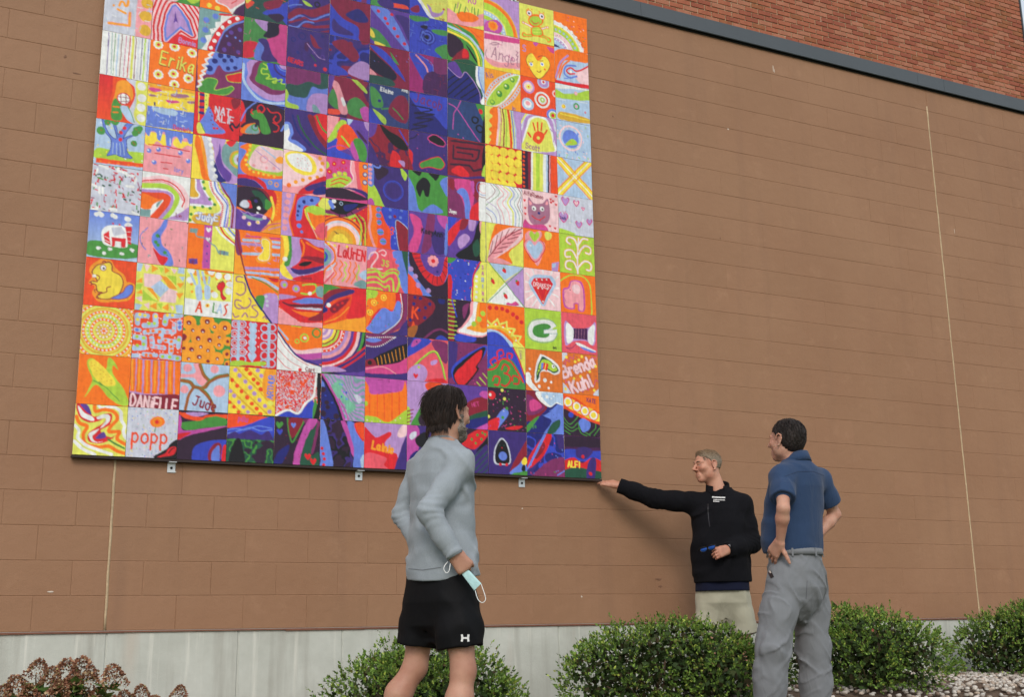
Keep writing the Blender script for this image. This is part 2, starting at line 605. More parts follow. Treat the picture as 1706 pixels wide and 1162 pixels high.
# ------------------------------------------------------------------ the painted panel mural
ART = """
T 0 0
bg Y
L w 6 44,2 51,5 72,2 86,10 89,28 96,39 94,51 100,64
L o 7 36,0 39,13 55,8 75,13 81,27 69,41 67,52 86,51 83,65 101,77
L o 7 3,25 10,38 24,44 18,60 24,79 49,83 68,81 84,90 102,95
L w 6 1,43 9,53 8,67 21,79 41,87 74,97
L w 6 2,74 18,88 42,98
P r 2,0 4,18 12,29 25,36 38,35 48,31 58,23 55,35 38,47 28,57 27,70 36,76 57,75 74,65 80,56 72,63 58,59 51,49 66,39 71,25 69,16 58,16 37,24 30,18 23,11 14,1
P w 5,3 17,17 34,25 35,33 22,30 10,22
P v 9,1 23,1 31,20 21,15
P w 42,24 56,17 67,21 64,34 49,46 58,32 57,25 44,29
P w 29,57 47,47 43,54 35,63 42,73 59,72 40,75 31,68
P v 42,65 56,53 61,64 48,68
L g 4 66,68 81,76 97,84
T 0 1
bg o
P e 16,13 27,8 41,20 53,28 56,3 69,13 76,27 66,18 67,36 83,56 98,82 99,98 81,97 62,85 42,63 31,63 15,87 28,51 20,33
P y 19,17 29,10 48,24 69,45 72,59 50,60 30,44
D a 1.2 25,18 30,21 37,25 42,30 48,33 53,38 60,42 64,49 35,32 42,38 49,44 56,51 30,28 65,55 26,23 45,48
L g 1.5 41,54 61,69 82,90
L g 1.5 30,52 50,61
T 0 2
bg Y
C o 8 44,50
RG a 6 13 44,50
RG o 6 24 44,50
RG e 4 31 44,50
RG o 6 40 44,50
RG a 4 47 44,50
RG o 6 57 44,50
RG i 4 64 44,50
RG o 6 70 44,50
E w 1.9 5 6 44,50
E w 1.9 13 12 44,50
E w 1.9 24 20 44,50
E w 1.9 32 26 44,50
E w 1.9 40 32 44,50
E w 1.9 57 42 44,50
E w 1.9 69 52 44,50
T 0 3
bg O
P i 7,29 12,15 30,1 46,0 59,17 77,30 82,43 88,44 99,49 98,67 86,83 61,88 40,92 25,89 16,74 20,60 8,55 13,41
P y:d:2 13,30 21,16 31,11 46,6 52,15 53,25 68,31 75,44 73,60 65,75 50,83 36,85 26,81 35,71 26,70 23,57 15,55 14,50 25,50 20,41 16,37
P c:d:1.6 53,81 67,72 77,64 81,55 89,49 95,52 95,62 90,72 78,80 61,82
D w 6 34,19
R d 6 1.4 34,19
D K 2.4 35,20
Q w 14,36 21,36 21,41 14,42
L d 2 22,36 29,40 25,48
L d 2 51,57 44,61 43,69 27,75
L d 2 10,53 15,55 13,58
L d 2 32,8 35,5 39,7
L d 1.5 22,73 20,67 25,66
L d 1.5 26,79 24,84 29,85
T 0 4
G c s
D w 5 14,8 19,5 24,8 46,6 51,8 75,9 78,10
P g 1,69 30,63 101,63 99,92 3,97
P w 26,45 35,31 52,26 67,27 79,39 79,63 75,72 48,73 30,67
Q r 30,49 41,40 45,70 33,64
K w 1.2 33,53 43,57
K w 1.2 33,61 43,64
Q z 45,33 65,28 74,41 51,50
Q r 47,53 75,52 75,72 48,73
Q w 54,61 66,61 67,73 54,73
Q r 72,27 86,26 86,64 79,63
P w 70,26 78,16 87,24
K w 1 74,37 86,37
K w 1 76,48 86,48
K w 1 77,57 87,57
D r 2 48,23 61,24
D w 3.6 21,79 44,79 68,86 90,76 34,89
D w 3 24,79 47,79 71,86 87,74
D K 1.2 26,81 42,79 67,89 93,77
T 0 5
bg z
J 5 60 8 2.6 r,g,r,q
J 9 40 3 3 r,G
J 15 30 14 5 w,z
T 0 6
bg s
P e 5,66 42,65 102,61 101,84 5,89
J 3 26 1 2 y,w
Q O 5,87 101,85 100,94 5,98
D o 3 14,94 32,94 51,93 71,93 89,92
P c:B:1.2 11,3 19,26 32,43 32,65 26,79 43,74 55,78 78,77 67,65 64,46 65,35 82,23 65,29 56,35 71,6 78,-4 63,-1 47,27 42,14 38,-1 36,12 43,36 33,35 22,20 15,2
K s 1.5 37,48 38,72
K s 1.5 44,48 46,74
K s 1.5 50,47 53,74
K s 1.5 56,44 61,73
D g 9 84,13 11,26 38,0
D g 7 79,43 23,5 89,8 80,20
D n 1.6 82,11 87,17 80,44 11,25 38,1 77,41 24,6
D r 4 51,39 51,23 58,12
T 0 7
G r O
P O 30,0 56,3 71,20 72,41 68,52 63,79 32,95 25,60 28,29
P i 38,11 59,6 69,26 68,47 37,73 32,95 28,75 33,41
P z 56,0 105,-3 101,97 73,100 61,82 69,60 75,38 71,15
P Y 75,-1 105,-3 102,96 83,96 75,77 79,50
D w 9 87,12 89,38 89,60 90,84
P g 31,54 45,54 51,94 29,95
K o 3 32,69 44,68
K o 3 32,81 42,80
P s 46,67 60,63 70,77 76,97 61,92
L g 1.6 62,62 70,77 77,97
D w 13 52,47
R r 13 2.4 52,47
K d 1.6 40,45 63,43
K d 1.6 41,55 63,52
K d 1.6 46,36 47,60
K d 1.6 56,34 58,58
T 0 8
bg w
K v 1.6 13,3 14,100
K t 1.6 20,2 23,98
K g 1.4 27,2 27,98
K s 2.6 34,3 33,100
K d 1.6 41,1 40,98
K m 1.4 50,2 48,97
K r 1.8 58,1 56,98
K Y 5 64,1 64,98
K d 1.6 70,1 70,98
K z 2 76,1 76,99
K B 1.6 83,1 83,97
K e 3 89,0 89,97
K c 1.6 97,-1 97,97
K p 1.4 102,-1 105,97
T 0 9
bg z
Q p 67,4 109,-6 108,100 67,101
D a 13 88,17 87,49 87,82
J 4 24 10 1.4 s,w
K p 7 11,81 54,79 54,49
K i 5 11,81 54,79 54,49
K i 5 28,45 45,51
L i 5 31,36 34,26 40,27 43,34 47,32 48,21
D i 2.5 19,38
T 1 0
bg z
J 7 170 1 1.5 c,e,y,P,t,l
P o 44,28 49,20 59,16 71,19 74,28 65,37 50,37
R a 8 1.2 59,27
D r 3.6 58,27
L g 1.5 56,38 54,47
X O 30 4 0 popp 10,72
P K 55,100 66,89 81,79 86,70 102,62 104,101
P r 62,98 70,93 79,89 83,80 92,75 99,77 96,89 84,95
L K 2 85,88 90,80 95,78
T 1 1
bg l
Q o -3,1 9,1 11,68 0,68
Q o 11,1 22,1 25,70 13,69
Q o 26,1 39,1 41,71 28,71
Q o 42,1 54,0 56,70 44,70
Q o 57,0 69,0 71,70 59,70
Q o 73,0 85,0 87,69 75,70
Q o 87,-1 99,-1 101,69 90,69
K i 3.5 2,3 5,63
K i 3.5 16,2 18,64
K i 3.5 32,2 34,66
K i 3.5 48,1 49,64
K i 3.5 63,1 65,65
K i 3.5 78,0 81,63
P d -2,72 15,73 32,73 55,72 100,70 102,100 -2,101
X P 24 4 4 DANiELLE 3,98
T 1 2
bg O
J 21 90 1 2.2 w,w,P
K s 11 7,11 27,10
K s 11 7,11 8,27
K s 11 43,8 45,28 22,31
K s 11 94,2 65,8 63,23
K s 9 5,41 12,41
K s 9 92,16 94,31
K s 11 4,57 23,57 24,77 5,80
K s 10 24,45 59,38 54,61
K s 10 65,40 83,38 83,23
K s 10 38,56 41,73 63,74
K s 10 85,59 66,58
K s 10 78,64 78,83
K s 9 94,51 93,69
K s 9 3,95 11,95
K s 9 24,91 48,91
K s 11 60,92 95,94
D y 3.6 12,9 22,10 8,20 44,9 67,5 78,4
D e 3.6 31,26 42,25 63,19 9,56 22,57 22,70 10,74 62,93 76,93 92,94 93,55
D o 3.6 30,42 40,41 53,42 53,54 66,58 78,59 78,70 79,79 29,92 38,92
D p 3.6 37,60 38,71 48,74 60,74 69,40 81,36 81,24
D c 3.6 7,41 93,19 94,28
T 1 3
bg Y
Q s 48,32 68,47 50,69 30,50
Q P 15,21 47,21 53,28 30,50 17,48
Q P 68,47 85,52 83,77 49,78 51,69
Q i 47,21 62,24 85,48 68,47
Q e 61,20 81,20 82,41
Q i 22,51 35,52 49,78
Q e 15,56 36,74 49,78 16,78
Q i 29,0 44,8 30,18
Q i 56,2 68,10 57,16
Q s 0,0 12,0 8,18 0,18
Q P 13,0 27,3 20,18
Q e 43,3 54,5 50,17
Q s 85,-1 98,-1 97,14 83,13
Q P 69,4 83,5 77,16
Q i -1,41 12,31 13,42
Q e -1,46 14,43 11,56 0,57
Q i 1,66 13,56 15,65
Q P 1,75 14,70 15,83
Q s 1,87 15,88 7,102 1,101
Q P 18,87 30,82 30,97
Q i 30,90 44,80 45,96
Q e 45,82 56,81 54,95
Q i 55,90 68,80 69,97
Q P 71,84 80,85 79,95
Q s 82,82 98,81 98,99 85,99
Q i 82,35 98,32 90,45
Q i 82,56 98,54 91,68
Q s 86,20 99,20 95,30
T 1 4
bg p
P c 52,-2 58,-2 54,18 45,38 49,57 63,68 74,96 56,100 48,84 29,59 27,38 40,20
P r 29,65 45,79 61,83 54,100 44,95
D g 4 38,37 35,52 40,58 55,72
L c 2 17,23 3,41 6,60 15,70
J 31 14 3 2 g,t,G
T 1 5
bg w
L P 9 -1,20 41,9 80,24 95,49 93,71
L r 3 0,23 41,14 73,25 89,50 85,67
L p 4 0,27 44,18 73,33 86,53
L e 11 0,33 47,27 72,43 70,67 51,100
L l 8 1,44 52,41 63,55 58,74 42,98
L O 15 1,54 46,50 53,60 40,83 28,99
P o 0,50 33,57 46,56 26,70 19,82 -1,80
Q t -1,84 20,83 20,100 0,99
P t 31,70 43,58 34,75
Q l 101,65 99,97 51,100 71,90
X d 8 1.4 6 Lin 73,91
T 1 6
bg p
P y 1,20 15,10 31,12 46,12 47,34 40,38 26,29 17,41 2,39
P y 60,22 67,14 80,20 99,20 101,29 89,28 76,38 60,32
P c 0,-2 103,-1 100,19 93,24 88,13 80,14 76,26 67,12 58,17 54,39 46,41 42,10 36,8 33,26 26,24 23,10 12,9 9,21 2,14
L w 1.5 53,19 53,33
L w 1.5 30,6 31,15
L w 1.5 78,6 80,14
K r 2.4 9,39 47,38 95,41
K r 2.4 23,57 76,57
K r 2.4 36,75 59,74
K r 2.4 42,88 51,88
D c 5 10,53 30,48 76,47 93,63 22,78
D w 2 8,52 28,46 74,45 91,60 20,76
X c 10 1.5 6 lory 64,91
T 1 7
bg y
P i 1,0 103,-3 104,8 44,9 3,19
L a 3 3,4 44,3 102,8
L a 3 3,19 50,23 103,21
P m 1,12 20,9 30,14 11,19
P q 52,15 81,12 88,17 69,22 50,22
P m 39,33 62,30 68,34 46,39
P q 85,27 103,24 103,29 89,32
P q 2,26 16,26 19,29 4,31
Q c 1,53 102,51 103,95 0,100
J 8 60 7 1.3 s,s,w,c
P s 13,55 61,54 61,66 38,67 18,63
J 18 12 4 1.5 y,w
Q B 14,43 17,41 19,51 15,51
X r 10 1.8 4 Daniels 58,97
T 1 8
bg o
F w 11 16,8 51,6 89,13 20,78 52,70 84,74 55,95
D Y 7 16,8 51,6 89,13 20,78 52,70 84,74 55,95
D r 3.4 16,8 51,6 89,13 20,78 52,70 84,74 55,95
X n 31 5 8 Erika 21,53
X Y 30 3 8 Erika 21,51
L Y 2.5 84,50 90,50 95,45
K w 4 112,1 127,2 118,11
T 1 9
bg r
BD P,r 4.5 14 47,7 59,18 75,39 87,70 61,58 31,95 28,68 33,35 41,11
Q c:c:2 47,6 60,17 77,38 89,72 61,60 31,98 26,69 31,35 41,10
Q l 47,9 58,20 72,41 83,67 61,55 33,90 30,68 34,36 42,14
Q v 48,19 51,36 55,49 50,46 45,52 47,37
P r 39,106 45,89 62,74 86,80 106,83 107,100
X l 11 2 5 Bonnie 59,94
T 1 10
bg g
P P 5,79 52,78 48,99 7,106
P e 56,72 102,78 82,96
T 2 0
bg k
P O -1,4 29,7 46,12 60,6 99,3 100,11 60,11 44,20 14,16
P l 15,4 59,2 48,9 30,11
P g 5,26 44,19 67,9 96,11 97,27 61,32 17,40
P f 0,20 6,35 17,41 61,33 99,27 99,29 27,49 1,60
P f -1,12 4,12 7,30 0,35
P r -1,49 27,44 16,53 1,61
P b 31,84 39,70 62,60 102,56 97,69 89,99 64,104 34,105
P d 63,87 72,68 85,63 91,72 87,99 67,102
P c 70,87 77,73 86,70 87,99 72,101
P r 94,70 102,69 103,102 92,100
T 2 1
bg s
P p 24,1 39,1 47,26 59,33 50,48 36,42 26,31 -2,33 -2,25 23,24 30,16
L g 7 39,2 47,22 59,35
L n 6 38,2 46,22 59,36
L g 8 97,20 75,26 59,38 48,51 29,50 19,41 -1,39
L n 6 97,20 75,27 59,39 48,51 29,50 19,41 -1,39
L n 6 29,50 18,69 12,102
L g 7 42,54 58,66 67,84 71,101
L n 6 41,54 57,67 67,84 70,101
D p 8.5 13,11 69,10 9,57
D p 12.5 81,55
X d 20 3.4 14 Jude 25,87
T 2 2
bg g
D i 15 11,16 49,10 87,20 20,32 41,31 1,48 32,48 56,49 76,41 3,71 19,72 53,72 14,93 36,87 73,88
D i 10 65,20 76,58 94,49 38,65 54,95 94,76 98,98
D d 5 11,16 49,10 87,20 41,31 32,48 56,49 19,72 36,87
D d 8 0,48
D d 3.6 65,20 20,32 76,41 76,58 94,49 3,71 38,65 53,72 14,93 54,95 73,88 94,76 94,97
D w 1.6 11,17 49,11 87,21 21,33 41,33 33,50 57,51 77,42 76,59 20,74 53,73 15,94 37,88 73,89 38,66 65,20
T 2 3
bg w
Q Y 0,-2 99,-3 97,63 0,65
D i 6 10,3 44,3 67,-2 83,8 55,7 21,8 91,19 38,18
D i 3 12,33 37,47 57,44 65,15 91,29 14,49
D w 7 10,4 53,1 69,8 88,9 9,25 91,40 62,51 93,24
L s 5 10,10 14,19 20,32
L s 5 23,2 27,17 29,32
L s 5 34,4 37,16 41,28
L s 4 49,13 49,27
P s 20,38 32,33 36,61 25,65
P s 41,32 52,35 53,59 42,61
P r:d:1.2 67,29 79,20 84,29 78,40 80,49 87,55 82,61 75,55 73,42 68,38
D d 1.6 68,25 71,23 74,20 78,19
X O 22 4 4 A 24,91
F y 5 48,76
D r 2.5 48,76
X g 20 3 4 L 60,89
X s 18 3 4 A 69,88
L O 3.5 90,69 85,73 88,81 88,89 84,94
T 2 4
bg o
Q f 34,-1 52,-1 51,96 33,97
Q Y 51,-1 101,-3 101,96 49,97
L w 4 57,-2 72,18 102,37
L r 3.6 67,-2 78,16 103,35
L w 4 75,-3 86,10 103,24
L c 3.4 83,-3 93,9 102,17
L w 4 91,-2 102,7
L t 2.6 16,15 19,28 35,29 51,40 59,45 65,58
Q t 4,11 21,11 19,21 3,21
Q t 65,52 88,53 87,62 66,62
K n 1.5 70,53 70,63
K v 1.5 78,53 78,62
H w 11 43,10
H w 9 43,31
Q v 4,79 22,77 23,88 4,90
X d 7 1.3 4 LIZ 5,89
D v 2 42,47 42,63 42,80
T 2 5
bg l
P a -4,2 9,1 12,24 19,32 15,41 -3,39
L w 3 10,1 13,24 20,33 15,43 -3,44
P w 20,1 40,-3 47,22 69,52 67,69 49,79 44,103 -1,101 -5,63 6,57 41,56 47,49 30,27
P Y 24,3 37,-1 43,22 64,53 64,66 48,74 13,75 10,92 -1,99 -2,66 6,62 42,60 51,49 34,27
D g 3.6 27,5 30,19 42,41 53,52 44,62 28,61 11,65 4,81 2,94
P a 12,80 62,73 67,97 39,101 11,98
X c 15 5 3 Judy 16,90
X w 15 3 3 Judy 16,90
X c 14 4 3 E 54,88
X w 14 2.4 3 E 54,88
L w 14 48,-2 55,22 75,48 76,71 71,101
L r 4 42,-1 49,24 69,49 70,71 66,100
E2 w 1.2 42,-1 49,24 69,49 70,71 66,100
L c 3.4 50,-2 57,20 79,46 80,60 76,100
L Y 4 58,0 67,21 86,44 86,97
D g 1.2 60,6 65,16 71,26 79,37 86,47 87,61 86,77
L d 3.6 62,-3 76,23 93,49 92,99
P c 65,-1 102,-1 104,55 98,51 80,24
T 2 6
bg y
P o 8,-1 21,16 31,48 41,97 24,97 16,65 4,19
P i 15,-2 24,15 33,48 42,94 37,95 23,49
P z 19,-3 34,-1 46,40 52,73 61,100 40,97 31,48 23,15
P l 38,-3 70,-2 65,28 76,61 102,71 103,96 72,98 51,59 45,26
P v 59,12 66,56 87,79 77,97 52,60 56,33
P B 48,54 63,83 76,97 58,99 49,73
D w 5 36,5 39,18 41,32 42,46 44,60 48,74 52,88
P t 68,12 100,2 104,80 77,63 64,43
D a 22 103,42
D e 17 103,42
D z 13 103,42
D q 7 103,42
P r 72,4 95,-3 87,13 78,13
T 2 7
bg r
Q Y 7,2 9,1 11,67 9,67
K B 6 12,6 19,6
K B 6 12,21 19,20
K B 6 12,35 19,34
K B 6 12,48 19,48
Q Y 20,-1 30,-2 29,49 22,50
D g 1.5 24,6 24,17 25,27 25,38
P c 13,72 22,52 31,30 41,48 44,63 70,85 24,94
P Y 8,73 16,73 25,93 9,96
K g 2 16,73 25,92
D d 1.6 34,34 34,43 38,51 37,62 41,71 46,79
D r 3 44,79 51,78
X z 17 2.6 3 NAT 45,44
X z 17 2.6 3 ALIE 47,61
L O 1.5 40,27 47,50 55,72 62,79
P d 81,3 103,-3 103,7 89,26 82,19
L k 5 102,58 92,69 84,61 79,68 85,77
T 2 8
bg u
P c 32,1 103,-5 100,26 64,42 48,29 37,53 17,49
D B 6.5 51,5 39,21
D B 5 69,3 60,15 76,12 69,33 85,28 88,0
D B 7 29,41
P o 2,3 36,0 19,32 22,48 13,68 7,99
P g:e:1.4 10,82 23,66 40,63 48,69 41,90 61,83 78,74 84,81 61,98 11,100
P r:e:1.4 69,49 106,36 107,58 75,64 67,57
K w 4.5 36,-1 25,9 31,13 18,22 24,31 13,37 22,42 12,51 19,56 9,63 15,70 6,76 12,82 4,89
T 2 9
bg t
D c 7 16,27 36,14 15,52 12,77
Q w 49,5 84,2 54,32 30,59 25,98 8,100 21,78 15,66 28,60 24,47 38,42 36,28 48,24
P r 76,4 107,0 67,29 53,51 42,96 21,98 33,61 49,33
P h 107,7 111,97 40,97 53,57 72,33
L c 3.4 106,7 71,31 52,57 40,97
D w 4.6 85,8 68,20 53,37 44,55 36,74 29,92
D v 5 92,34 73,45 59,90 69,75 90,89
D c 2.5 82,56 93,62 64,56
J 41 16 1 1.5 m,d
K r 5 46,7 71,3
T 2 10
bg o
D y 6 21,91 39,94
P w 34,78 46,56 82,47 103,59 83,81 71,97 60,86
P p 38,76 51,55 82,47 100,60 82,78 69,89 60,83
P h 106,63 107,97 75,99 83,83
L w 3 106,60 83,81 72,100
L r 2 70,75 82,64
T 3 0
N 12 9 G,g,G,k
P O -4,1 99,4 74,10 39,23 -3,29
P b -3,33 39,23 71,8 99,4 98,48 65,44 -2,51
L c 2.5 0,34 19,31 39,32 64,23 95,26
L c 2.5 0,42 22,36 49,27 72,33 95,29
P V -2,47 15,37 27,41 49,32 72,41 87,32 98,48 98,51 -2,52
P K 6,106 11,73 21,51 31,60 39,105
X f 11 2 6 pilu 22,14
T 3 1
bg y
K a 3.4 -5,18 99,111
K a 3.4 -4,43 71,108
K a 3.4 -3,70 43,110
K a 3.4 11,-1 98,81
K a 3.4 34,-3 97,56
P i 79,-3 98,-2 100,66 75,57 71,32
D l 4.6 12,8 22,19 34,31 45,43 54,55 66,68 78,80 88,92
D O 4.6 6,30 17,41 27,52 39,64 50,77 60,87 69,98
D l 4.2 4,54 12,63 22,75 32,85 42,95
D O 4.6 36,4 44,13 52,25 61,33 68,45
D l 4.6 60,5 68,16
D O 4.2 2,77 12,86 22,97
D Y 6 90,73
X c 12 2.4 -86 ARTHUR 94,64
T 3 2
bg r
R s 8 2.6 8,9 22,8 7,30 23,28 8,50 25,48 8,70 25,68 8,87 25,85
R z 4 1.6 8,9 22,8 7,30 23,28 8,50 25,48 8,70 25,68
K s 6 15,2 17,98
R s 8 2.6 72,13 88,10 73,31 89,30 72,52 88,50 73,72 89,70 73,89 89,88
K s 6 81,1 82,95
H s 18 46,10 46,22 46,35 46,49 46,62 46,77
K s 3 46,4 47,90
D w 1.4 34,14 59,19 35,30 59,35 34,48 59,54 35,67
P e 2,91 20,87 41,89 76,85 71,95 36,96 2,102
T 3 3
bg y
L q 3 20,5 8,5 7,16 23,18 27,36 17,45 8,43
L q 3 18,58 7,57 5,68 13,75 32,71 40,59 35,50
L q 3 13,67 26,74 34,70
L q 3 50,63 42,69 55,79 51,91 40,91
L q 3 2,87 6,95 15,92
L q 3 22,93 28,84 34,92
L q 3 67,91 71,87 75,93
P o 26,0 97,-4 98,41 51,48 39,32
P l 65,40 98,38 100,100 85,102 67,72
P g 49,47 69,41 67,67 62,75
L s 6 33,3 64,5 98,22
L g 2.5 40,4 67,12 98,30
P r 75,-2 97,-3 97,8 83,6
L B 4 23,-3 33,27 50,55 67,76 87,102
D z 3.4 72,42 75,52 76,62
T 3 4
bg o
K s 6 18,22 100,18
K l 6 15,31 100,27
K s 6 19,53 101,46
K l 6 17,85 102,80
K s 5 23,94 102,92
K m 5 23,12 100,10
K o 7 12,9 99,4
K s 5 78,30 100,29
P i -4,41 11,47 25,99 -3,97
P u -3,-4 5,-5 13,30 16,54 3,53
J 51 14 6 1.5 l,m
L d 3.6 1,-5 7,31 17,71 25,98
P i 54,17 66,9 81,18 80,60 60,70 46,62 59,41
P y:w:1 57,20 66,14 76,22 76,58 59,64 51,57 62,40
D c 2.6 60,35
L p 2 39,21 47,31 43,40 50,45
T 3 5
bg o
P r -12,-18 43,-20 76,-6 89,20 80,49 71,23 44,2 -5,2
P d -8,-4 37,-6 69,10 77,37 64,46 25,17 -11,19
P k -20,25 -2,6 27,-1 54,5 72,26 68,52 50,65 33,63 13,53 -5,47 -19,42
P G 32,9 54,9 72,27 70,44 62,46 48,27
P g 63,23 79,32 73,45 64,45
P z 7,44 14,33 24,32 28,42 24,49 14,49
P r 23,32 33,33 35,46 27,50 28,40
P K 30,25 48,21 58,39 49,51 36,47
D V 4 42,31
D w 4 49,46
D w 2.4 47,57
L m 2.4 -8,30 -13,16 -3,9
P v -13,53 20,58 70,63 76,74 51,110 -4,118 -14,83
P t 14,63 46,69 69,66 50,75 24,73
L l 2 7,56 17,62 26,58 36,65 49,59 62,62
D P 4.6 17,72 29,85 48,79 63,66
D y 2.4 29,85 48,79
L y 5.4 76,17 83,42 79,68 70,86
D i 2 90,15 91,23 92,31 91,39 90,48 88,56
L r 2.6 70,64 79,73 73,92
P i 57,96 76,77 105,66 106,103 57,109
L m 2 57,98 76,81 100,73
L l 1.8 73,92 101,81
T 3 6
bg c
P o 2,12 28,-4 33,11 20,42 29,60 97,60 103,70 61,77 16,72 4,50 17,19
P e 31,-2 101,2 103,62 30,59 21,45
P P 39,7 59,0 81,5 101,7 100,52 47,58 23,46
K l 2 37,13 94,50
K s 3 50,3 99,34
R p 8 2.2 57,31
D p 3.4 34,50 63,51 80,49
P i 83,28 93,18 102,22 102,34 88,35
D i 4.2 25,5 24,15 19,27 16,40 19,51 26,60 35,65 46,66 57,67 68,67 81,68
D y 2.4 25,5 24,15 19,27 16,40 19,51 26,60 35,65 46,66 57,67 68,67 81,68
R a 3.6 2 73,84
R i 4.4 2.4 87,87
P r -1,76 31,74 59,84 68,103 62,101 34,83 0,85
P V 0,85 34,84 54,102 1,111
T 3 7
bg k
P r -1,0 12,32 8,78 -2,80
P g 23,30 37,18 53,27 63,47 69,68 49,71 43,43 30,40
L r 3 41,23 38,13 46,4 54,12 48,23 42,18
L r 3 60,10 70,19 86,16 92,30 83,41 75,35 80,26
L r 3 75,42 87,48 86,59 77,63
L r 3 28,29 24,26 26,19
P o 3,79 11,54 33,49 45,72
P t 13,78 20,60 35,53 44,72
R g 7 3 34,60
L B 5 3,0 36,-8 67,-7 98,4
L O 3 33,-1 61,-10
L c 3 2,50 14,21 36,-2
L k 6 5,63 15,53 38,46 36,57
L c 4 100,46 94,58
T 3 8
bg c
L s 6 3,15 4,53 30,86 62,97 103,91
P l 17,3 13,35 11,57 25,73 61,90 105,76 103,-15
P u 35,1 21,33 18,50 40,65 69,76 105,58 103,-12
P g 46,0 34,33 31,50 55,57 79,63 105,50 103,-12
P b 58,-2 62,19 70,34 86,42 104,39 103,-10
L V 4 71,-4 77,16 93,26 104,27
L c 3 79,-1 88,11 104,13
P l 85,-2 103,-3 103,8 90,8
L e 3 47,5 56,9 56,17 45,17 45,29 59,28 62,34 55,40 68,38 78,35 77,46 70,45 86,36 92,35 90,44 104,44
T 3 9
bg g
P O 29,-2 65,-6 69,-2 52,2
P l 24,1 58,0 65,15 51,25 35,16
P K 55,0 76,-6 91,-19 90,1 80,29 64,39 45,39 53,23
P m 82,1 104,-2 106,93 79,95 55,66 51,46 79,29
J 61 12 10 1 f,m
P r 1,63 29,56 32,67 23,80 33,89 1,100
P c 31,62 44,47 52,60 47,96 26,97
P V 33,50 54,45 67,79 80,94 43,97 48,66
T 3 10
bg G
P b 41,82 77,56 105,42 105,99 89,90 76,84
P d 44,55 85,37 81,58 51,71
J 71 8 8 1.5 r,O
P k 54,84 81,75 92,84 76,97
P O 3,59 22,60 5,80
P y 2,48 17,50 4,67
T 4 0
bg k
L g 3.6 27,2 31,29 39,53 51,33 65,3
P d 30,3 62,3 39,45
P u 61,3 98,5 96,26 89,67 81,75 86,36
P f 73,3 94,4 68,47 59,104 43,105 47,66
P G 85,21 93,10 81,77 98,71 100,104 59,104 63,65 77,27
H r 14 74,82 86,91
H g 15 10,17
H b 13 11,32
H c 11 41,16
P B -1,100 9,76 32,59 28,80 12,105
J 81 24 1 1.4 d,u
T 4 1
N 13 34 r,z,O
D O 5 36,46
P b -1,104 27,87 49,93 66,74 80,59 86,101
P g 86,56 93,80 82,103
P K 89,-2 99,-1 98,105 84,102 92,69
L w 5 -4,102 27,85 50,91 65,69 81,55 86,39 89,-3
T 4 2
bg o
P v 45,64 100,68 100,80 68,80
P q 49,67 100,61 100,69 65,73
P f 27,41 43,59 100,50 100,65 65,73 43,67
P P 25,39 43,54 100,44 100,53 43,61
P w -6,17 23,43 47,70 71,81 103,88 100,101 -3,106
L r 1.2 0,26 21,54 46,74 71,85
L r 1.2 -1,51 27,78 55,92
L r 1.2 -1,72 17,90 33,98
D r 4 52,97
X d 9 2 4 Cart 64,98
L B 3.4 -6,6 20,41 49,69 99,85
L s 4 -5,1 9,17 23,32
R e 8.5 3.4 60,25
D w 3.4 61,25
R e 4.5 2.4 44,34
R g 9 3.4 87,12
L e 2 30,1 52,2
T 4 3
bg O
D l 8.5 11,11 38,17
D e 4 12,12 38,18
L e 4 53,8 78,2 85,12 73,25 50,27
D w 4.4 70,25
P l -5,36 39,35 29,45 -4,60
P t 84,10 99,5 100,30 87,29
P p -4,64 24,77 58,90 101,89 102,105 -2,110
J 91 20 1 1.8 O,r
P r -2,50 28,40 62,30 79,30 100,36 101,82 58,92 30,81 7,63
P c 32,49 51,39 67,34 100,36 100,48
D r 3.4 79,31
P d 8,51 29,54 99,45 100,55 40,60 22,59
L k 2 8,51 29,56 62,54 99,50
P z 35,61 68,57 96,56 94,61 68,62 50,62
J 92 5 1 1 q
P o 29,66 54,68 92,66 69,79
P d 66,85 91,68 100,60 101,83
T 4 4
bg l
J 95 14 8 1.5 c,s
P y -1,0 16,-1 20,38 11,68 33,98 0,83
P i -1,7 5,9 9,45 1,69
P g 16,-1 23,-2 26,38 21,68 9,66 20,33
D w 5.4 11,54
P s 38,87 83,67 102,56 103,79 66,81
P r 43,4 59,4 81,16 102,22 102,63 49,80 24,75 41,59 48,38
L o 4.5 47,7 54,20 49,43
L o 5 59,10 81,20 99,26
P d 48,46 65,40 101,42 102,54 71,49
P V 24,73 52,73 100,57 84,74 44,86
P K 42,62 57,53 72,53 63,62 49,66
P r 34,93 66,83 103,69 103,102 36,100
X d 8 1.3 -3 Bonak 50,96
T 4 5
bg r
P l -3,-3 31,-2 18,62 25,101 -3,100
D p 6 15,6 12,22 11,38 10,53 9,69 8,84
L o 3.6 32,-1 25,32 18,62 27,97
P c 33,59 36,16 58,0 81,-3 87,8 73,23 51,26 46,58 37,62
D B 4 51,16 68,10
D B 3 40,28 37,40 37,50
D c 5.4 41,74
D c 3.4 47,87
P e 53,35 70,22 102,26 101,40 76,46 83,67 95,97 86,98 65,64
P o 59,40 76,43 102,47 104,107 82,100 71,66
P R 77,76 94,60 103,61 103,96 86,95
L P 1.2 59,41 65,58 82,96
P V 72,-4 92,-19 104,-25 104,-9 84,1
P Y 84,17 95,0 104,3 105,27 96,26
L y 3 53,34 59,53 77,76
T 4 6
bg p
P P -2,1 32,-3 73,7 97,33 74,66 1,84
P y 4,12 24,0 55,1 75,22 76,44 58,53 34,51 9,33
P w 9,14 27,5 50,6 65,24 66,42 51,44 28,39 13,27
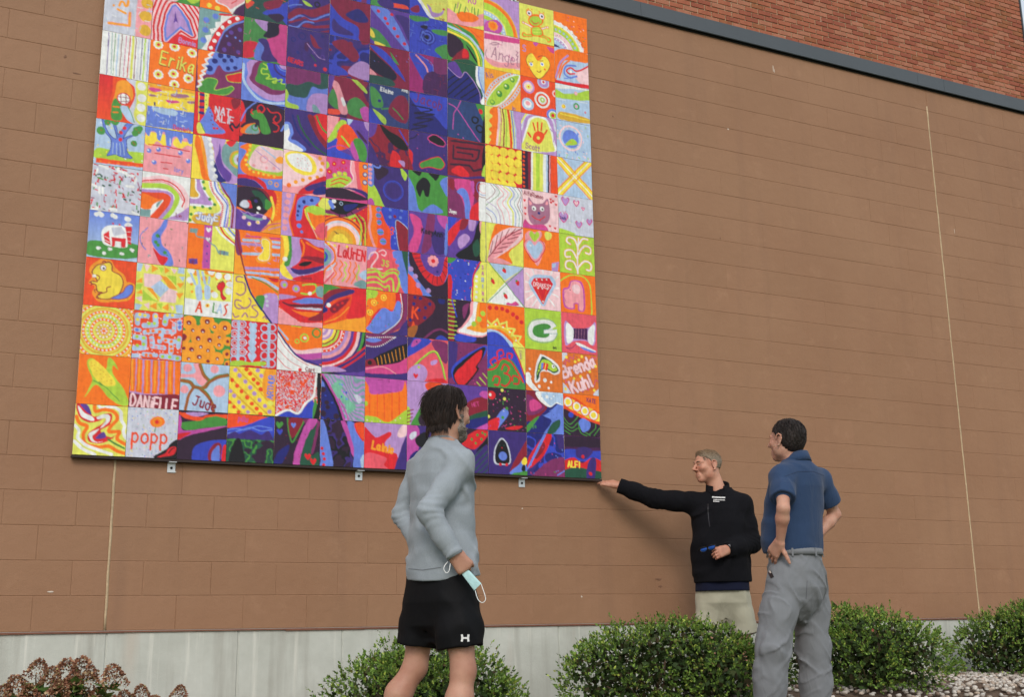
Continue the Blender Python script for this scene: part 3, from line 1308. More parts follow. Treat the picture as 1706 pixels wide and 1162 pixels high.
D p 1.3 33,17 39,21 44,15 51,18 56,24 59,30 56,38 49,38 42,38 36,33 33,26 50,11
D w 4 46,25
D o 5.4 15,83
D i 4.6 30,73 46,66 63,59 80,54 88,35 85,8 91,19
P r 35,99 57,75 74,61 101,49 102,80 58,98
P V 52,83 74,70 102,59 102,68 62,90
P B 75,84 102,71 102,91 72,96
T 4 7
bg V
P c -4,44 13,35 22,57 17,73 32,77 52,96 -2,105
P w -3,57 9,47 14,61 10,78 30,87 44,98 -2,105
P s -4,44 8,40 9,50 -3,59
L G 4 30,14 42,47 72,81 99,97
L B 5 18,16 31,49 61,83
P r 65,10 103,3 104,69 82,46
L g 4 75,8 89,36 104,47
P d 53,12 68,10 80,44 101,70 102,85 77,59
T 4 8
bg c
P u 0,-2 84,-2 81,30 49,30 28,42 2,45
P G 2,43 28,41 55,27 82,29 82,-2 103,-4 103,31 82,40 63,38 53,62 40,70 4,67
P l 51,85 56,67 71,53 104,55 105,96 56,101
P e -1,56 8,68 6,85 30,91 29,100 0,97
P t 64,82 75,85 83,100 67,99
D r 5 92,-9
D y 2 92,-9
T 4 9
bg V
R B 8 3 35,18
R B 5 3 14,30
D B 4 84,8 57,9 26,61
P h 41,35 52,30 50,53 43,52
P d 54,10 63,16 75,35 84,39 63,39
L l 1.8 47,34 61,48 75,62 91,65
R v 4 1.6 65,53
R v 4 1.6 85,60
X r 10 2.6 8 BEARS 4,87
D r 3.4 68,84
D r 4.6 92,90
L G 3 58,60 69,74
T 4 10
bg V
P b 1,30 25,24 23,42 4,55
P d 2,69 23,50 47,49 77,36 106,18 106,38 61,65 34,63 4,83
L c 4.4 4,87 26,69 40,70 61,71 106,44
L d 5 4,90 29,78 40,71 61,75 106,57
L c 4 4,99 24,98 40,81 62,79
P d 35,95 45,84 67,85 107,73 107,80 67,92
L c 3 1,50 17,43 33,40
P e 33,28 44,29 58,38 44,39
R K 6 4 70,31
P d 78,98 103,88 103,94
T 5 0
N 17 5 k,K,V,k
P c -3,1 11,12 21,50 30,105 -2,106
P h -2,76 2,89 -2,101
D r 3.6 5,63 8,74 10,85 9,98
P f 46,1 57,3 74,42 79,70 74,74 57,27
P c 60,3 79,5 88,25 101,40 102,106 77,107 77,60
P s 92,82 101,71 102,106 95,102
P O 78,4 100,4 101,42 82,21
L r 2.4 78,5 83,22 98,42
T 5 1
S 22 9 l,t
P n2 22,28 39,13 48,24 45,35 59,49 79,64 77,75 62,83 53,63 34,46
P z 75,43 86,42 94,52 86,60
P B -7,1 4,12 32,51 56,105 -4,105
P c -6,12 4,19 7,30 -4,28
J 97 10 2 3 c,b
D k 6.5 4,35 6,87 36,92
D k 5 13,63 -2,66 16,73 17,100
L K 5 -4,0 29,51 51,107
L f 4.5 1,0 34,51 57,107
L f 3 41,53 59,86 62,98
T 5 2
bg v
DW V 112 -4,-2
DW K 106 -4,-2
DW g 102 -4,-2
DW V 96 -4,-2
DW P 91 -4,-2
DW r 84 -4,-2
DW v 77 -4,-2
DW p 70 -4,-2
DW l 63 -4,-2
DW O 56 -4,-2
DW P 50 -4,-2
DW r 47 -4,-2
DW e 43 -4,-2
DW d 38 -4,-2
DW y 35 -4,-2
DW l 29 -4,-2
DW P 24 -4,-2
DW l 18 -4,-2
DW P 12 -4,-2
E y 2.6 32 20 -4,-2
E w 1.8 53 34 -4,-2
P V 101,35 102,85 27,91
L r 4 22,86 67,61 101,32
L r 4 44,87 73,68 101,46
P l -2,88 27,83 56,92 -2,97
D V 2 57,89 67,88 77,87 87,85
T 5 3
bg O
P i 1,94 54,75 85,58 100,70 98,102 2,105
P r 69,2 101,1 100,59 77,70 54,72 65,35
P g -5,0 42,5 12,13 -3,31
P d -4,31 18,11 41,5 69,5 65,15 38,27 18,34 -4,54
P V 13,29 41,14 69,4 68,14 30,30 10,44 -4,59
P r -4,59 16,48 41,29 62,23 50,45 25,67 -3,85
P d 16,51 41,33 59,27 49,43 25,64
D r 3.4 34,43 26,54 44,38
D w 5 12,46
P B -4,53 7,52 10,60 -4,67
L i 2 5,86 36,71 59,46
T 5 4
bg p
D s 34 -5,37
D l 28 -5,37
D t 22 -5,37
D b 14 -5,37
D g 9 -5,36
L P 3 7,1 27,16 22,42 3,68
L o 5 1,2 22,20 24,45 3,65 -1,85
X r 25 4 4 LaUrEN 32,32
L o 3 24,44 30,50 23,62 29,73 17,89 19,97
L o 3 37,42 43,50 36,62 42,73 32,88
L e 3 47,44 53,50 47,62 52,73 43,89
L o 3 60,41 63,49 57,63 62,73 52,90
L o 3 73,42 76,50 69,63 74,74 64,92
L e 3 81,47 82,58 77,70 78,82
L P 4 9,84 20,69 17,55
L R 4 0,99 14,83 23,71
P t 70,94 87,81 100,85 101,102
P s 81,70 100,56 100,79
D y 3 10,5 24,8 53,7
T 5 5
bg r
DW o 64 37,99
DW d 60 37,99
DW o 57 37,99
DW z 50 37,99
DW P 45 37,99
DW i 38 37,99
DW a 30 37,99
DW y 20 37,99
L e 4 69,28 83,47 86,73 82,100
L d 2.6 75,27 89,46 91,72 88,99
L e 3 81,30 95,45 96,98
P R -3,74 6,64 3,96
P e -4,26 22,31 63,23 66,38 22,38 -4,39
D e 3 58,39 69,43
P u 0,24 34,28 78,6 100,-6 100,6 63,26 34,35 2,36
J 99 8 6 1.6 k
K o 3 73,10 81,19
K o 3 82,6 91,15
P V -5,-21 33,-30 65,-27 100,-7 100,-30 33,-37 -5,-31
P Y -16,18 -2,-2 13,1 17,20 2,27
P c 8,0 22,0 25,21 14,22
P k 10,-13 34,-25 62,-21 99,-5 63,13 28,21 16,10
P d 18,-15 33,-23 62,-19 80,-11 63,-12 33,-15
D w 5.4 21,5
R w 4.4 1.6 38,6
D w 2 23,17
L c 3 51,-25 77,-17 81,-9 97,-5
P G 74,-23 100,-24 100,-9
T 5 5
P V -6,-27 25,-29 68,-27 103,-12 104,9 68,-12 26,-18 -5,-13
P K -3,-12 26,-21 61,-18 100,2 70,16 48,31 23,34 11,25 5,7
P Y -18,4 -2,-7 9,3 12,22 -5,21
P d 16,-8 47,-17 74,-10 47,-5
P c 6,7 14,3 22,19 15,23
D w 5 20,4
R s 3.4 1.5 37,7
D w 2.2 22,17
P B 44,11 77,2 63,18 47,24
P u 10,27 34,34 62,25 98,3 94,11 56,35 27,38
K K 2 32,32 35,40
K K 2 48,29 52,37
K K 2 61,23 67,29
T 5 6
bg m
F r 6 18,15 40,8 7,36
D y 1.6 18,15 40,8 7,36
D r 2 32,23 39,25 47,21 26,27
P e -2,14 4,14 6,24 -2,30
D e 5.6 20,43 31,37 44,36
D y 3 20,43 31,37 44,36
P e -1,59 12,51 38,41 59,44 54,64 9,74 -1,74
L r 2.6 12,59 32,48 52,51
L r 2.6 11,68 30,58 47,61
P p 58,-2 81,-2 76,20 92,67 42,72 65,46 59,26
P R 67,-2 81,-2 78,20 92,67 77,68 72,39
L P 2.6 61,-1 57,23 65,46 42,70
P o 79,1 102,-4 101,79 83,55
D B 6 93,10 93,30 93,49
D z 4 93,10 93,30 93,49
P V -2,77 27,70 56,71 86,78 101,88 101,76 80,67 33,69
P k -2,80 33,70 62,75 101,91 -2,98
T 5 7
bg v
P p -2,4 28,-1 22,35 -1,60
L r 2.6 28,2 23,34 1,58
P e 27,11 46,10 32,41 0,67
P v 24,36 39,21 35,49
P O 30,26 51,15 75,45 61,54 55,71 19,80
L e 4 35,46 55,68
P b 0,73 24,54 23,78 56,90 54,100 0,100
L f 2 1,83 31,68 55,76
P g 63,53 79,44 95,66 94,99 76,92
P f 60,54 66,62 77,90 70,100 56,75
P l 90,-4 120,-3 117,19 96,20
P h 72,24 96,47 95,54 75,36
P s 47,-2 62,-5 51,16
T 5 8
N 19 3 d,d,d,h
P g 6,40 20,34 29,55 27,82 2,69
P g 48,60 70,44 98,68 85,94 48,86
P p 5,14 23,16 37,48 49,87 29,89 20,46
P e 52,-4 75,3 95,23 89,27
P v -1,7 14,1 4,47
P w 31,54 37,51 43,67 37,71
P f 79,71 98,63 106,96 87,96
P O 1,85 26,83 29,94 1,97
T 5 9
N 23 3 B,b,B,V,d
P d 6,19 40,5 74,35 61,57 35,41
P l 47,87 74,52 102,58 103,95
P b 2,73 35,78 47,92 3,98
T 5 10
bg b
P d 3,6 103,-3 101,59 103,100 74,98 70,66 33,52 7,28
P B 39,39 72,18 95,40 86,51 58,51
P V 8,57 25,71 59,86 45,92 9,89
T 6 0
bg l
P r -4,12 26,32 57,18 63,26 48,43 56,63 77,68 71,108 -2,111
P R -3,77 15,66 52,77 46,92 64,108 -2,111
P V 82,67 101,24 100,108 71,108
P P 83,9 101,-6 97,25 78,27
X i 16 4.4 10 Lainie 18,57
T 6 1
bg f
J 85 30 12 1.2 u,f
P o -5,11 8,19 14,37 55,32 87,24 96,3 101,67 64,96 56,99 -4,89
K O 2 11,40 11,86
K O 2 29,36 29,88
K O 2 45,34 47,93
K O 2 64,30 64,92
K O 2 81,26 82,82
P e -4,88 25,87 56,98 101,66 101,102 -4,104
D P 1.6 6,96 17,98 36,97 73,92 84,86
D e 6 1,59
T 6 2
bg V
P u -4,3 42,1 71,3 33,28 -3,30
P c -2,16 18,10 39,13 18,21
E2 w 1.4 -2,30 33,28 71,3
E2 w 1.4 -2,7 12,10 42,6 68,4
P K 20,56 99,16 99,53 25,74
K i 1.4 28,55 31,72
K i 1.4 36,50 40,68
K i 1.4 45,46 49,65
K i 1.4 54,42 58,63
K i 1.4 63,38 67,60
K i 1.4 72,33 75,57
K i 1.4 81,28 84,54
K i 1.4 90,23 93,52
P d -1,63 19,59 25,74 -1,80
D K 5 10,67
P m -3,79 72,64 102,49 102,83 -2,91
L p 2 -1,83 42,74 72,88
T 6 3
bg o
P e -2,1 26,1 23,17 5,22 -2,42
R y 6 2 19,29 42,15 9,53
D y 2.6 19,29 42,15 9,53
P r -1,96 30,42 65,41 71,11 71,1 89,-1 77,34 27,79
P c 2,93 12,76 38,40 63,45 74,20 84,27 79,68 42,102
J 87 26 1 2 g,m,g,u
P u 86,3 101,2 98,62 71,90 42,106 27,102 80,67
L w 1.6 83,1 87,47 71,75 39,101
L d 2 87,2 91,47 74,77
P V 101,60 101,98 51,102 77,88
T 6 4
bg R
P l -4,0 24,-2 10,23 -3,33
L P 3.6 5,29 8,16 20,11 26,22 10,48 37,49
L P 2.6 29,9 39,3 47,9 43,17 36,15
X e 14 2.4 4 JS 34,41
L e 5 -2,63 25,56 37,69 55,56 73,56 79,76 71,103
L e 4 -1,75 22,69 40,80 55,70 64,74 66,103
L e 4 -1,86 25,82 43,91 54,87 56,104
L e 4 -1,98 32,96 41,106
L e 3 -2,56 19,50 40,60 58,47 79,52 84,87
P c 61,8 76,0 100,-1 101,102 82,81 78,35
D c 5 68,15 73,28 79,43 82,61 87,75 92,92
P G 85,0 100,-1 101,61
T 6 5
bg O
P o -4,4 20,0 23,41 24,100 -3,101
L p 5.4 5,1 8,29 5,59 18,99
D c 6.4 27,8 27,23 29,39
D c 8 32,62 39,84
K g 2.4 23,9 32,7
K g 2.4 23,24 32,23
K g 2.4 24,40 33,39
K g 2.4 25,63 39,62
K g 2.4 32,84 45,83
P b 38,-1 104,-8 103,100 60,101 57,57 41,30
D c 3.6 56,4 55,22 81,20 84,3
D d 4 67,20
D c 2 66,56 67,71 69,85
X O 15 3 -80 GS 62,66
P d:s:1.4 69,33 85,33 103,53 103,100 80,103
T 6 6
bg V
P e -2,48 17,53 38,95 38,102 -1,103
P f -2,91 10,84 17,101 -1,103
P c -1,-2 11,-2 14,50 -1,50
D p 4.4 5,2 5,14 5,25 5,35 5,47
P k 15,4 40,4 50,15 26,38 17,26
R b 24 2.4 63,58
R b 21 1 63,58
L c 4 14,4 22,7 29,4 29,-4
P e 79,-1 97,13 90,28
P l 72,-20 91,-17 85,1
T 6 7
N 25 3 d,h,d,d
P V -4,41 31,105 -3,100
P K 26,-2 51,12 83,26 99,51 76,53 45,30
L b 3 76,5 89,25 98,39
P r 60,60 77,70 81,97 54,98
P l 74,83 89,82 89,96
P v -4,-11 20,-15 17,19 5,36 -4,32
T 6 8
bg B2
P g 3,9 26,22 35,55 8,56
D B 4 26,41
L g 4 32,61 66,55 86,77
P d 66,25 89,18 102,45 92,87 49,67
P e 8,64 42,82 38,98
P b 2,67 15,76 32,101 3,101
L g 3 60,53 75,65 86,77
X w 10 2 6 Elaine 28,15
X w 8 2 6 AVE 82,5
T 6 9
bg d
P g 52,11 75,40 62,35 56,23
P K 0,17 30,35 67,65 57,84 1,62
P b 0,6 30,8 66,39 90,76 83,74 42,39
J 88 12 2 1.6 u,c
P p 0,64 18,77 0,79
P G 0,80 54,82 61,98 1,103
T 6 10
bg v
P c 0,5 43,2 68,32 101,93 88,95 44,50
P V 64,12 101,16 101,73 82,41
D r 4.4 55,13 38,27 44,39 61,49 70,67 88,83 20,12
P g -1,59 27,68 60,108 44,104 0,86
P y -8,61 5,64 13,81 3,82
P y 13,92 40,98 16,102
P O 35,101 57,103 54,114
T 6 11
bg B
P O 46,85 87,81 97,90 52,94
P g 0,89 17,79 35,101 2,106
P V 17,85 52,76 58,96 29,100
T 7 0
bg V
P f -4,2 29,8 21,90 -3,103
P B 8,70 27,57 53,80 47,104 8,103
P K 21,28 47,14 53,50 27,46
P z 5,26 11,17 22,14 21,26 11,33
T 7 1
bg l
P O 43,5 73,-3 99,14 60,26
P g 58,21 30,61 8,103 27,102 56,75
P c 40,48 50,45 46,60 37,67
P e -4,63 7,64 6,102 -4,102
K d 2.4 -2,71 15,65
K d 2.4 -2,79 13,74
K d 2.4 -2,87 12,82
K d 2.4 -2,96 10,91
P k 29,79 63,64 99,75 99,102 53,108 30,97
T 7 2
bg R
P b -2,1 60,4 6,43 -2,43
P V -2,1 15,2 -2,25
P f 9,18 18,4 34,4 22,17 11,22
D V 2 22,9
P u 59,4 102,9 98,52 82,44
L g 5 -3,91 34,49 63,28 79,42 93,88
L e 3.4 -3,87 34,48 63,27 80,42 94,90
P l 5,73 33,60 49,77 39,101 -3,105
H r 12 20,88
P l 57,52 73,47 71,57 58,61
D e 3 28,68
P r 47,98 82,89 95,94 95,99
T 7 3
bg k
P d -2,3 50,5 68,28 28,70 -1,73
D B 4 31,7 44,28 18,6 6,60 42,52 55,18 28,35 15,21
X O 26 4.4 4 K 11,55
X O 24 4 4 A 6,88
P n 1,80 25,72 15,99 1,98
L u 5 34,107 60,84 82,75 103,83
P b 66,107 82,89 103,103
P B 76,4 92,4 91,13 78,13
T 7 4
bg c
D f 5 -10,20 -8,35
P k 3,-3 24,-6 28,34 51,63 89,65 103,44 103,101 66,104 11,45
P r 9,-4 34,-7 38,27 60,46 82,47 92,6 103,0 101,35 90,64 66,73 34,49
K k 1.6 11,5 34,-1
K k 1.6 13,14 34,9
K k 1.6 16,23 36,18
K k 1.6 21,35 39,27
K k 1.6 31,48 48,35
K k 1.6 45,60 56,46
K k 1.6 60,69 65,48
K k 1.6 73,70 73,49
K k 1.6 86,63 79,46
K k 1.6 96,48 86,33
K k 1.6 101,28 90,20
K k 1.6 102,13 92,9
P v 34,-7 90,-14 92,6 83,44 60,46 38,27
F p 14 63,14
D r 5 63,14
D B 3 74,39
P O -3,52 21,72 36,102 -3,102
D l 6 7,40 26,77 52,87 18,57
T 7 5
bg v
P m 3,8 31,17 35,53 21,98 -1,93 14,49
P u 51,-3 68,2 58,79 34,100 41,52
P f 74,1 98,-2 98,33 81,23
P V 59,49 95,44 95,90 68,94
P c 95,25 100,24 100,90 92,91
X K 12 2.4 4 KaeyAnn 33,50
T 7 6
bg g
P K 19,38 37,13 55,25 52,57 42,58 37,44 29,63
P K 50,-2 79,-3 71,16 61,10
P K 8,-2 32,-2 27,11
P c -4,17 14,44 24,89 35,100 -3,103
P c 81,18 102,3 102,51 88,36
P c 40,93 64,76 89,94 40,101
T 7 7
bg V
L K 2.5 -1,23 13,18 23,6
P K:m:2.4 49,12 68,0 93,14 89,27 61,23
J 89 6 1 1.4 m
P g:r:2 29,79 54,64 78,56 93,71 82,87 54,85 33,92
P r -4,49 11,61 6,96 -4,97
P d -4,67 3,73 11,98 -4,101
T 7 8
bg B
P b 0,7 50,4 101,1 101,81 67,54 27,45
L K 3.4 7,36 60,39 14,56 65,49 17,68 62,63 11,86 47,82 7,99
X u 24 3 8 Jacob 10,25
T 7 9
bg f2
P b 0,2 34,4 65,34 44,70 17,38
L c 2 13,1 57,16 62,42 45,67
L b 5 16,2 47,18 54,50 42,61
L p 4.4 18,5 43,29 49,48 42,56
P h 47,45 105,40 105,99 39,100
J 93 20 14 1 d,u
P u 67,0 101,3 101,37 67,39
T 7 10
bg b
R B 20 2 48,51
R c 16 1.4 48,51
R B 12 2.4 48,51
R c 8 1.4 48,51
D K 6 46,52
J 98 40 9 1.3 c,B
P g -1,5 48,1 47,9 13,17
P g 59,29 103,24 103,36 74,39
P g 67,80 103,60 103,113 81,94
P K 30,25 47,21 47,30 31,31
T 7 11
bg Y
J 94 22 1 1.4 r,o
P w -1,55 23,49 53,87 77,105 105,115 105,123 74,120 33,109
P b -1,55 14,51 45,91 60,113 -1,113
P d 2,85 23,73 26,90 9,94
P o 47,102 77,109 105,118 105,129 67,122
P l 46,64 57,72 61,82 81,80 92,67 86,85 62,96 52,80
D r 3 91,68
X d 8 1.6 4 JOE 77,102
T 8 0
bg k
P V 1,5 46,15 100,37 99,110 0,114
P r 32,31 73,1 102,3 100,13 66,46
D g 3 59,23 73,13 86,8 83,22 69,32 93,11
K G 2.4 65,81 101,46
K G 2.4 67,93 101,59
K G 2.4 72,102 101,75
K G 2.4 82,106 101,88
K G 2.4 62,66 86,43
P K 67,53 100,18 100,30
T 8 1
bg v
P d 46,41 101,22 99,58 46,78
X m 9 1.6 -12 HET 61,49
P G 46,75 101,54 99,70 46,90
D K 6 60,88 81,79
P f 66,105 100,81 100,103
P B 46,84 101,69 100,84 53,102
P f 80,20 87,10 101,12 101,28
T 8 2
bg u
J 84 26 2 2 d,h,m
P V -2,4 24,7 14,75 -2,82
P b 10,84 18,50 91,3 96,22 67,58 37,106
P K 14,88 21,56 89,7 91,26 75,52 77,62 40,105
P r 18,89 23,68 82,15 84,33 70,55 71,65 37,103
K e 2.4 73,91 86,105
K e 2.4 80,80 95,95
K e 2.4 88,69 100,81
T 8 3
bg k
K d 14 9,-1 8,103
K e 2.6 0,3 19,3
K e 2.6 0,12 18,12
K e 2.6 0,21 18,22
K e 2.6 0,30 18,31
K e 2.6 0,41 17,42
K e 2.6 0,52 21,53
K e 2.6 0,63 23,63
K e 2.6 0,73 23,74
K e 2.6 0,84 23,85
K e 2.6 0,93 23,93
L b 3 10,2 22,41
P u 38,17 55,6 41,45
P b 21,83 67,82 67,97 21,99
P p 61,-1 104,-3 103,77 31,81 24,72 38,60 56,31
P w 68,0 103,-2 103,73 35,78 29,71 44,60 63,30
P i 78,0 103,-1 103,68 54,69 49,64 68,48
P o 83,1 103,0 103,54 81,56
D e 6.4 90,26 80,41 66,54
T 8 4
bg b
J 82 60 1 2 r,w,K,f,r
P Y 86,-1 105,-1 103,101 61,101 67,42 82,15
L r 3.6 87,-1 67,36 63,102
D w 3.4 74,38 74,49 74,63 74,76 73,89
P r -1,47 10,47 9,99 -1,100
X f 9 2 4 S 88,18
X f 9 2 4 A 88,33
X c 9 2 4 B 88,49
X c 9 2 4 I 89,65
X f 9 2 4 N 88,82
X q 9 2 4 A 88,98
P g 0,0 22,-1 9,13 0,13
T 8 5
bg v
P b 0,2 23,1 6,30 0,31
P r 1,38 33,3 56,-2 33,27 13,62 1,72
P d 37,2 55,3 44,25 30,27
P l 26,54 44,37 58,49 33,76
P l 56,-2 74,0 68,26 54,24
P K 92,-11 89,100 19,95 61,59 76,13
P G 65,65 79,46 84,79 71,90
P p 84,-3 90,-2 90,32 84,26
P Y 90,-2 99,-1 98,99 86,97 85,46
T 8 6
bg u
P m 12,8 64,3 70,40 56,100 37,52
P c 23,35 41,24 56,43 62,99 47,101 41,52
P r 61,72 88,50 87,102 59,103
P d 69,2 89,0 86,51 68,38
P d 2,7 16,6 16,32 2,24
P f 59,8 69,3 69,37
P w 86,-2 102,-3 101,103 82,103
R p 12 1.4 94,16
R c 18 1.4 94,16
R d 24 1.4 94,16
X w 8 1.8 4 Joyc 3,90
T 8 7
bg d
K k 5 10,8 99,4 93,67 68,76 57,64 8,69
K k 5 15,20 15,53 73,50 81,40 85,20 24,23
K k 4.6 26,35 66,34 66,40
P r 9,86 31,68 56,85 51,99 31,94
P K 95,13 110,14 98,75 91,72
P e 97,58 109,54 109,90 91,86
P V 2,97 41,96 91,86 91,93 2,105
T 8 8
bg B2
L f 2.4 14,78 17,38 28,19 37,-4
L f 2.4 3,14 25,23 56,63 85,98
R K 8 4.4 74,44
R K 8.6 4.4 86,65
P g 76,-1 105,1 104,55 87,25
P r 84,14 93,14 94,24 87,25
P K 98,30 109,61 104,101 90,102
D f 1.8 28,89 42,97
T 8 9
bg G
P v 0,14 22,1 43,39 25,39
P g 57,-19 85,-15 81,3 67,-4
P B 0,22 32,41 50,24 84,64 88,98 -1,101
K K 3 1,54 22,36
K K 3 1,74 43,32
K K 3 3,91 57,36
K K 3 18,94 67,47
K K 3 35,94 77,59
K K 3 53,96 84,71
L l 1.8 1,20 32,41 51,23 84,64 89,96
P w 79,-1 104,-1 103,98 89,94 98,69 78,45
P s 86,-1 103,1 102,85 85,37
L c 3 86,1 85,34 99,68
T 8 10
bg g
P k 2,28 43,47 36,87 12,92 1,79
P d 41,63 58,67 54,92 6,107
P r 43,63 54,64 57,81 40,85
P G 15,100 57,88 81,103 57,115
P K 50,48 71,71 85,96 71,81
P o 0,-17 108,-42 107,64 72,19 29,1
K O 2 15,0 103,57
K O 2 44,-6 103,33
K O 2 72,-13 104,8
L y 6 0,22 57,39 82,72 87,106
L e 3 0,16 61,33 89,71 93,105
L s 6 0,8 61,27 95,68 99,103
P w 85,103 103,99 103,106
T 8 11
bg Y
P p 0,62 30,73 72,66 104,55 104,87 0,106
P o 26,70 58,60 86,69 72,84 37,89
K g 2.6 19,68 23,46
K g 2.6 31,69 37,43
K g 2.6 47,63 51,47
K g 2.6 67,59 69,43
K g 2.6 76,62 75,45
K g 2.6 83,64 86,45
K q 2 26,56 30,41
K q 2 58,59 54,49
X f 16 3 6 KO 58,33
T 9 0
bg V
P d 104,12 54,92 75,91 104,44
P c 53,98 79,76 89,66 103,87 103,99
P y 87,66 95,58 102,65 96,77 87,74
P K 89,77 95,77 95,90 85,89
P g 61,98 103,90 102,109 54,108
P z 14,74 17,39 35,16 53,37 57,72 35,79
P K 18,72 20,39 35,20 50,38 54,71 35,76
D c 10.5 37,58
D G 1.6 29,33 40,33
D r 1.6 35,39
D r 3.6 30,78 47,77
T 9 1
bg k
J 72 60 1 2.4 m,g,m,d,h
F Y 4 38,5 43,25 1,69
P c 21,71 43,47 53,56 45,73 17,101
D g 4 38,69 49,47
P r -1,82 29,70 21,104 -1,101
J 73 14 1 1.6 w,f
D r 10 10,18
D w 3.6 6,17
P r 45,94 77,86 91,88 66,97
T 9 2
bg b
P g -2,63 34,32 68,34 101,92 101,104 -2,101
L r 4.4 -2,60 20,54 34,34 47,30 64,38 94,82
L r 4 13,48 8,38 20,29 28,38 20,42
L r 4 27,29 26,15 38,9 43,20 35,24
L r 4 54,33 53,17 65,18 63,26
L r 4 37,56 44,43 57,51 50,64
L r 4 13,85 18,74 31,76 28,93 18,94
L r 4 65,81 67,69 81,72 81,86 69,88
L r 4 44,64 57,69 60,81 46,95 36,92
P Y 70,0 103,1 102,66 83,29
L r 3.4 68,1 85,33 98,69 102,81
P k 100,66 103,66 102,103 99,104
X q 6 1.2 88 Connie 85,7
T 9 3
bg o
P b -2,71 21,64 48,77 70,103 -3,107
P s -2,64 28,65 58,84 75,103 65,104 45,81 21,68 -2,71
L a 7 -2,59 35,58 60,72 79,93
L y 4 -2,56 38,54 66,68 82,87
P Y 69,88 82,93 99,104 72,105
K Y 4.6 0,42 11,51 28,36 32,49 52,40 52,56 73,56 65,73 90,72 82,87 99,102
D w 2.2 2,53 22,50 42,54 59,65 76,84
D r 5.4 8,10 25,9 41,9 54,13 69,20 80,27 92,37
T 9 4
bg Y
Q s 5,-2 102,1 49,40
Q l 102,0 102,101 50,44
Q w 49,45 101,102 0,98
K g 1.8 5,-2 100,99
K g 1.8 100,1 2,99
D r 5 47,14 16,44 83,41 50,77
D r 3.6 49,17 18,48 84,45 52,81
D g 2.4 46,9 13,39 80,37 47,72
P m 56,93 65,94 77,88 86,97 53,100
T 9 5
bg Y
P o 33,-1 106,-1 100,30 61,69 68,97 7,101 11,69 6,66 18,21
P P 7,94 17,41 54,9 100,2 96,31 54,67
P p 7,94 29,46 58,22 96,7 83,32 46,68
L d 2.6 5,88 47,37 98,2
K d 2 10,76 18,45
K d 2 23,61 31,29
K d 2 36,49 43,18
K d 2 50,33 62,10
K d 2 65,23 80,6
K d 2 18,76 43,68
K d 2 30,63 57,54
K d 2 43,50 72,41
K d 2 58,36 87,25
K d 2 72,24 96,14
P p 7,86 21,91 32,86 68,97 7,99
T 9 6
bg w
L d 1.4 13,2 25,18 12,37 -1,46
L g 1.4 20,1 38,20 12,48 -1,58
L p 2 27,1 49,22 30,45 44,70 51,100
L l 1.6 5,49 26,59 37,78 40,101
L c 1.6 -1,63 19,74 28,86 29,103
L d 1.4 -1,77 12,85 18,104
L p 2 38,1 61,20 45,46 62,67 64,100
L Y 3.4 49,1 71,18 59,44 73,66 73,100
L c 1.8 63,0 78,17 66,43 81,68 80,101
L t 1.6 74,0 89,19 77,41 90,70 89,101
L d 1.6 86,-1 98,18 87,43 98,69 97,100
L v 1.4 95,-1 102,17 94,42 102,65
T 9 7
bg r
D y 12 10,14 28,14 50,14 72,14 95,14 6,35 24,36 46,36 68,36 90,37 9,56 29,57 51,56 73,56 94,57 6,77 25,77 47,79 69,79 91,79 9,97 29,99 49,99 71,99
R a 11 1 28,14 72,14 46,36 90,37 29,57 73,56 25,77 69,79
T 9 8
bg Y
P o 19,4 37,1 30,101 9,100 16,87 11,81 18,70 10,61 19,50 10,38 21,25 12,17
L P 6 38,1 39,39 31,103
L m 2 43,0 45,38 39,102
L d 3.4 48,-1 53,37 50,101
L e 4.6 57,0 59,36 58,102
L O 6.4 64,0 69,37 72,101
L c 3.4 72,1 78,49 80,100
L s 4 77,1 84,48 85,99
P l 78,1 102,2 100,100 87,98 86,48
T 9 9
bg i
X q 14 2.6 -16 Ais 5,27
L z 10 2,81 20,44 45,20 82,-2
E2 o 2.4 2,81 20,44 45,20 82,-2
P w 2,100 18,63 54,20 102,-5 83,45 42,92
P e 4,98 20,64 56,23 97,1 78,43 41,89
D g 8.4 61,39 41,62
D g 6.6 21,88 78,18
D e 4 59,37 39,60 20,87 77,17
D w 2.2 59,36 39,58 76,16
L z 9 42,99 77,69 99,32
E2 o 2.4 42,99 77,69 99,32
X q 11 2.4 4 in 75,99
T 9 10
bg P
Q m 0,6 104,1 103,15 0,22
J 74 20 6 1.6 f,m
P y 1,77 28,90 96,87 102,107 1,106
P p 1,72 42,77 100,68 100,82 28,92
X q 30 2.4 8 Angel 20,68
L q 2 7,50 3,64 8,74
L q 2 92,38 95,41 90,48 95,52 90,62
L q 2.4 16,33 29,26 43,27 32,32 21,34
T 9 11
bg l
DW a 96 0,107
DW o 93 0,107
DW e 84 0,107
DW Y 66 0,107
DW s 62 0,107
DW e 50 0,107
DW l 38 0,107
E w 2.4 57 40 0,107
P f 4,77 33,63 51,77 43,100 4,105
F i 14 25,82
F o 9 25,82
T 10 0
N 27 3 V,B,b,B
P r -2,83 5,56 47,4 67,4 47,48 19,75
P d 21,49 43,20 47,35 25,61
P c 44,4 51,4 10,74 -1,84
P u 6,105 24,89 60,63 102,56 102,106 2,109
J 75 24 2 2 g,u,c,m
L c 3 81,96 99,86
T 10 1
bg B
P d 1,2 32,6 56,39 0,75
P u 1,11 28,22 50,40 5,59
P m 10,24 28,22 42,37 13,49
P w 30,0 106,1 105,38 82,26 63,37 35,20
P s 41,4 106,3 104,29 82,23 64,33
D w 4.4 56,12
D w 2 75,9 68,15
P g -15,102 3,82 30,60 31,66 1,101
P c 41,54 48,56 67,45 60,46 71,40 84,29 91,29 105,38 103,105 44,108 67,71 48,59
J 76 40 1 1.2 B
P G 53,105 66,78 88,64 89,82 63,105
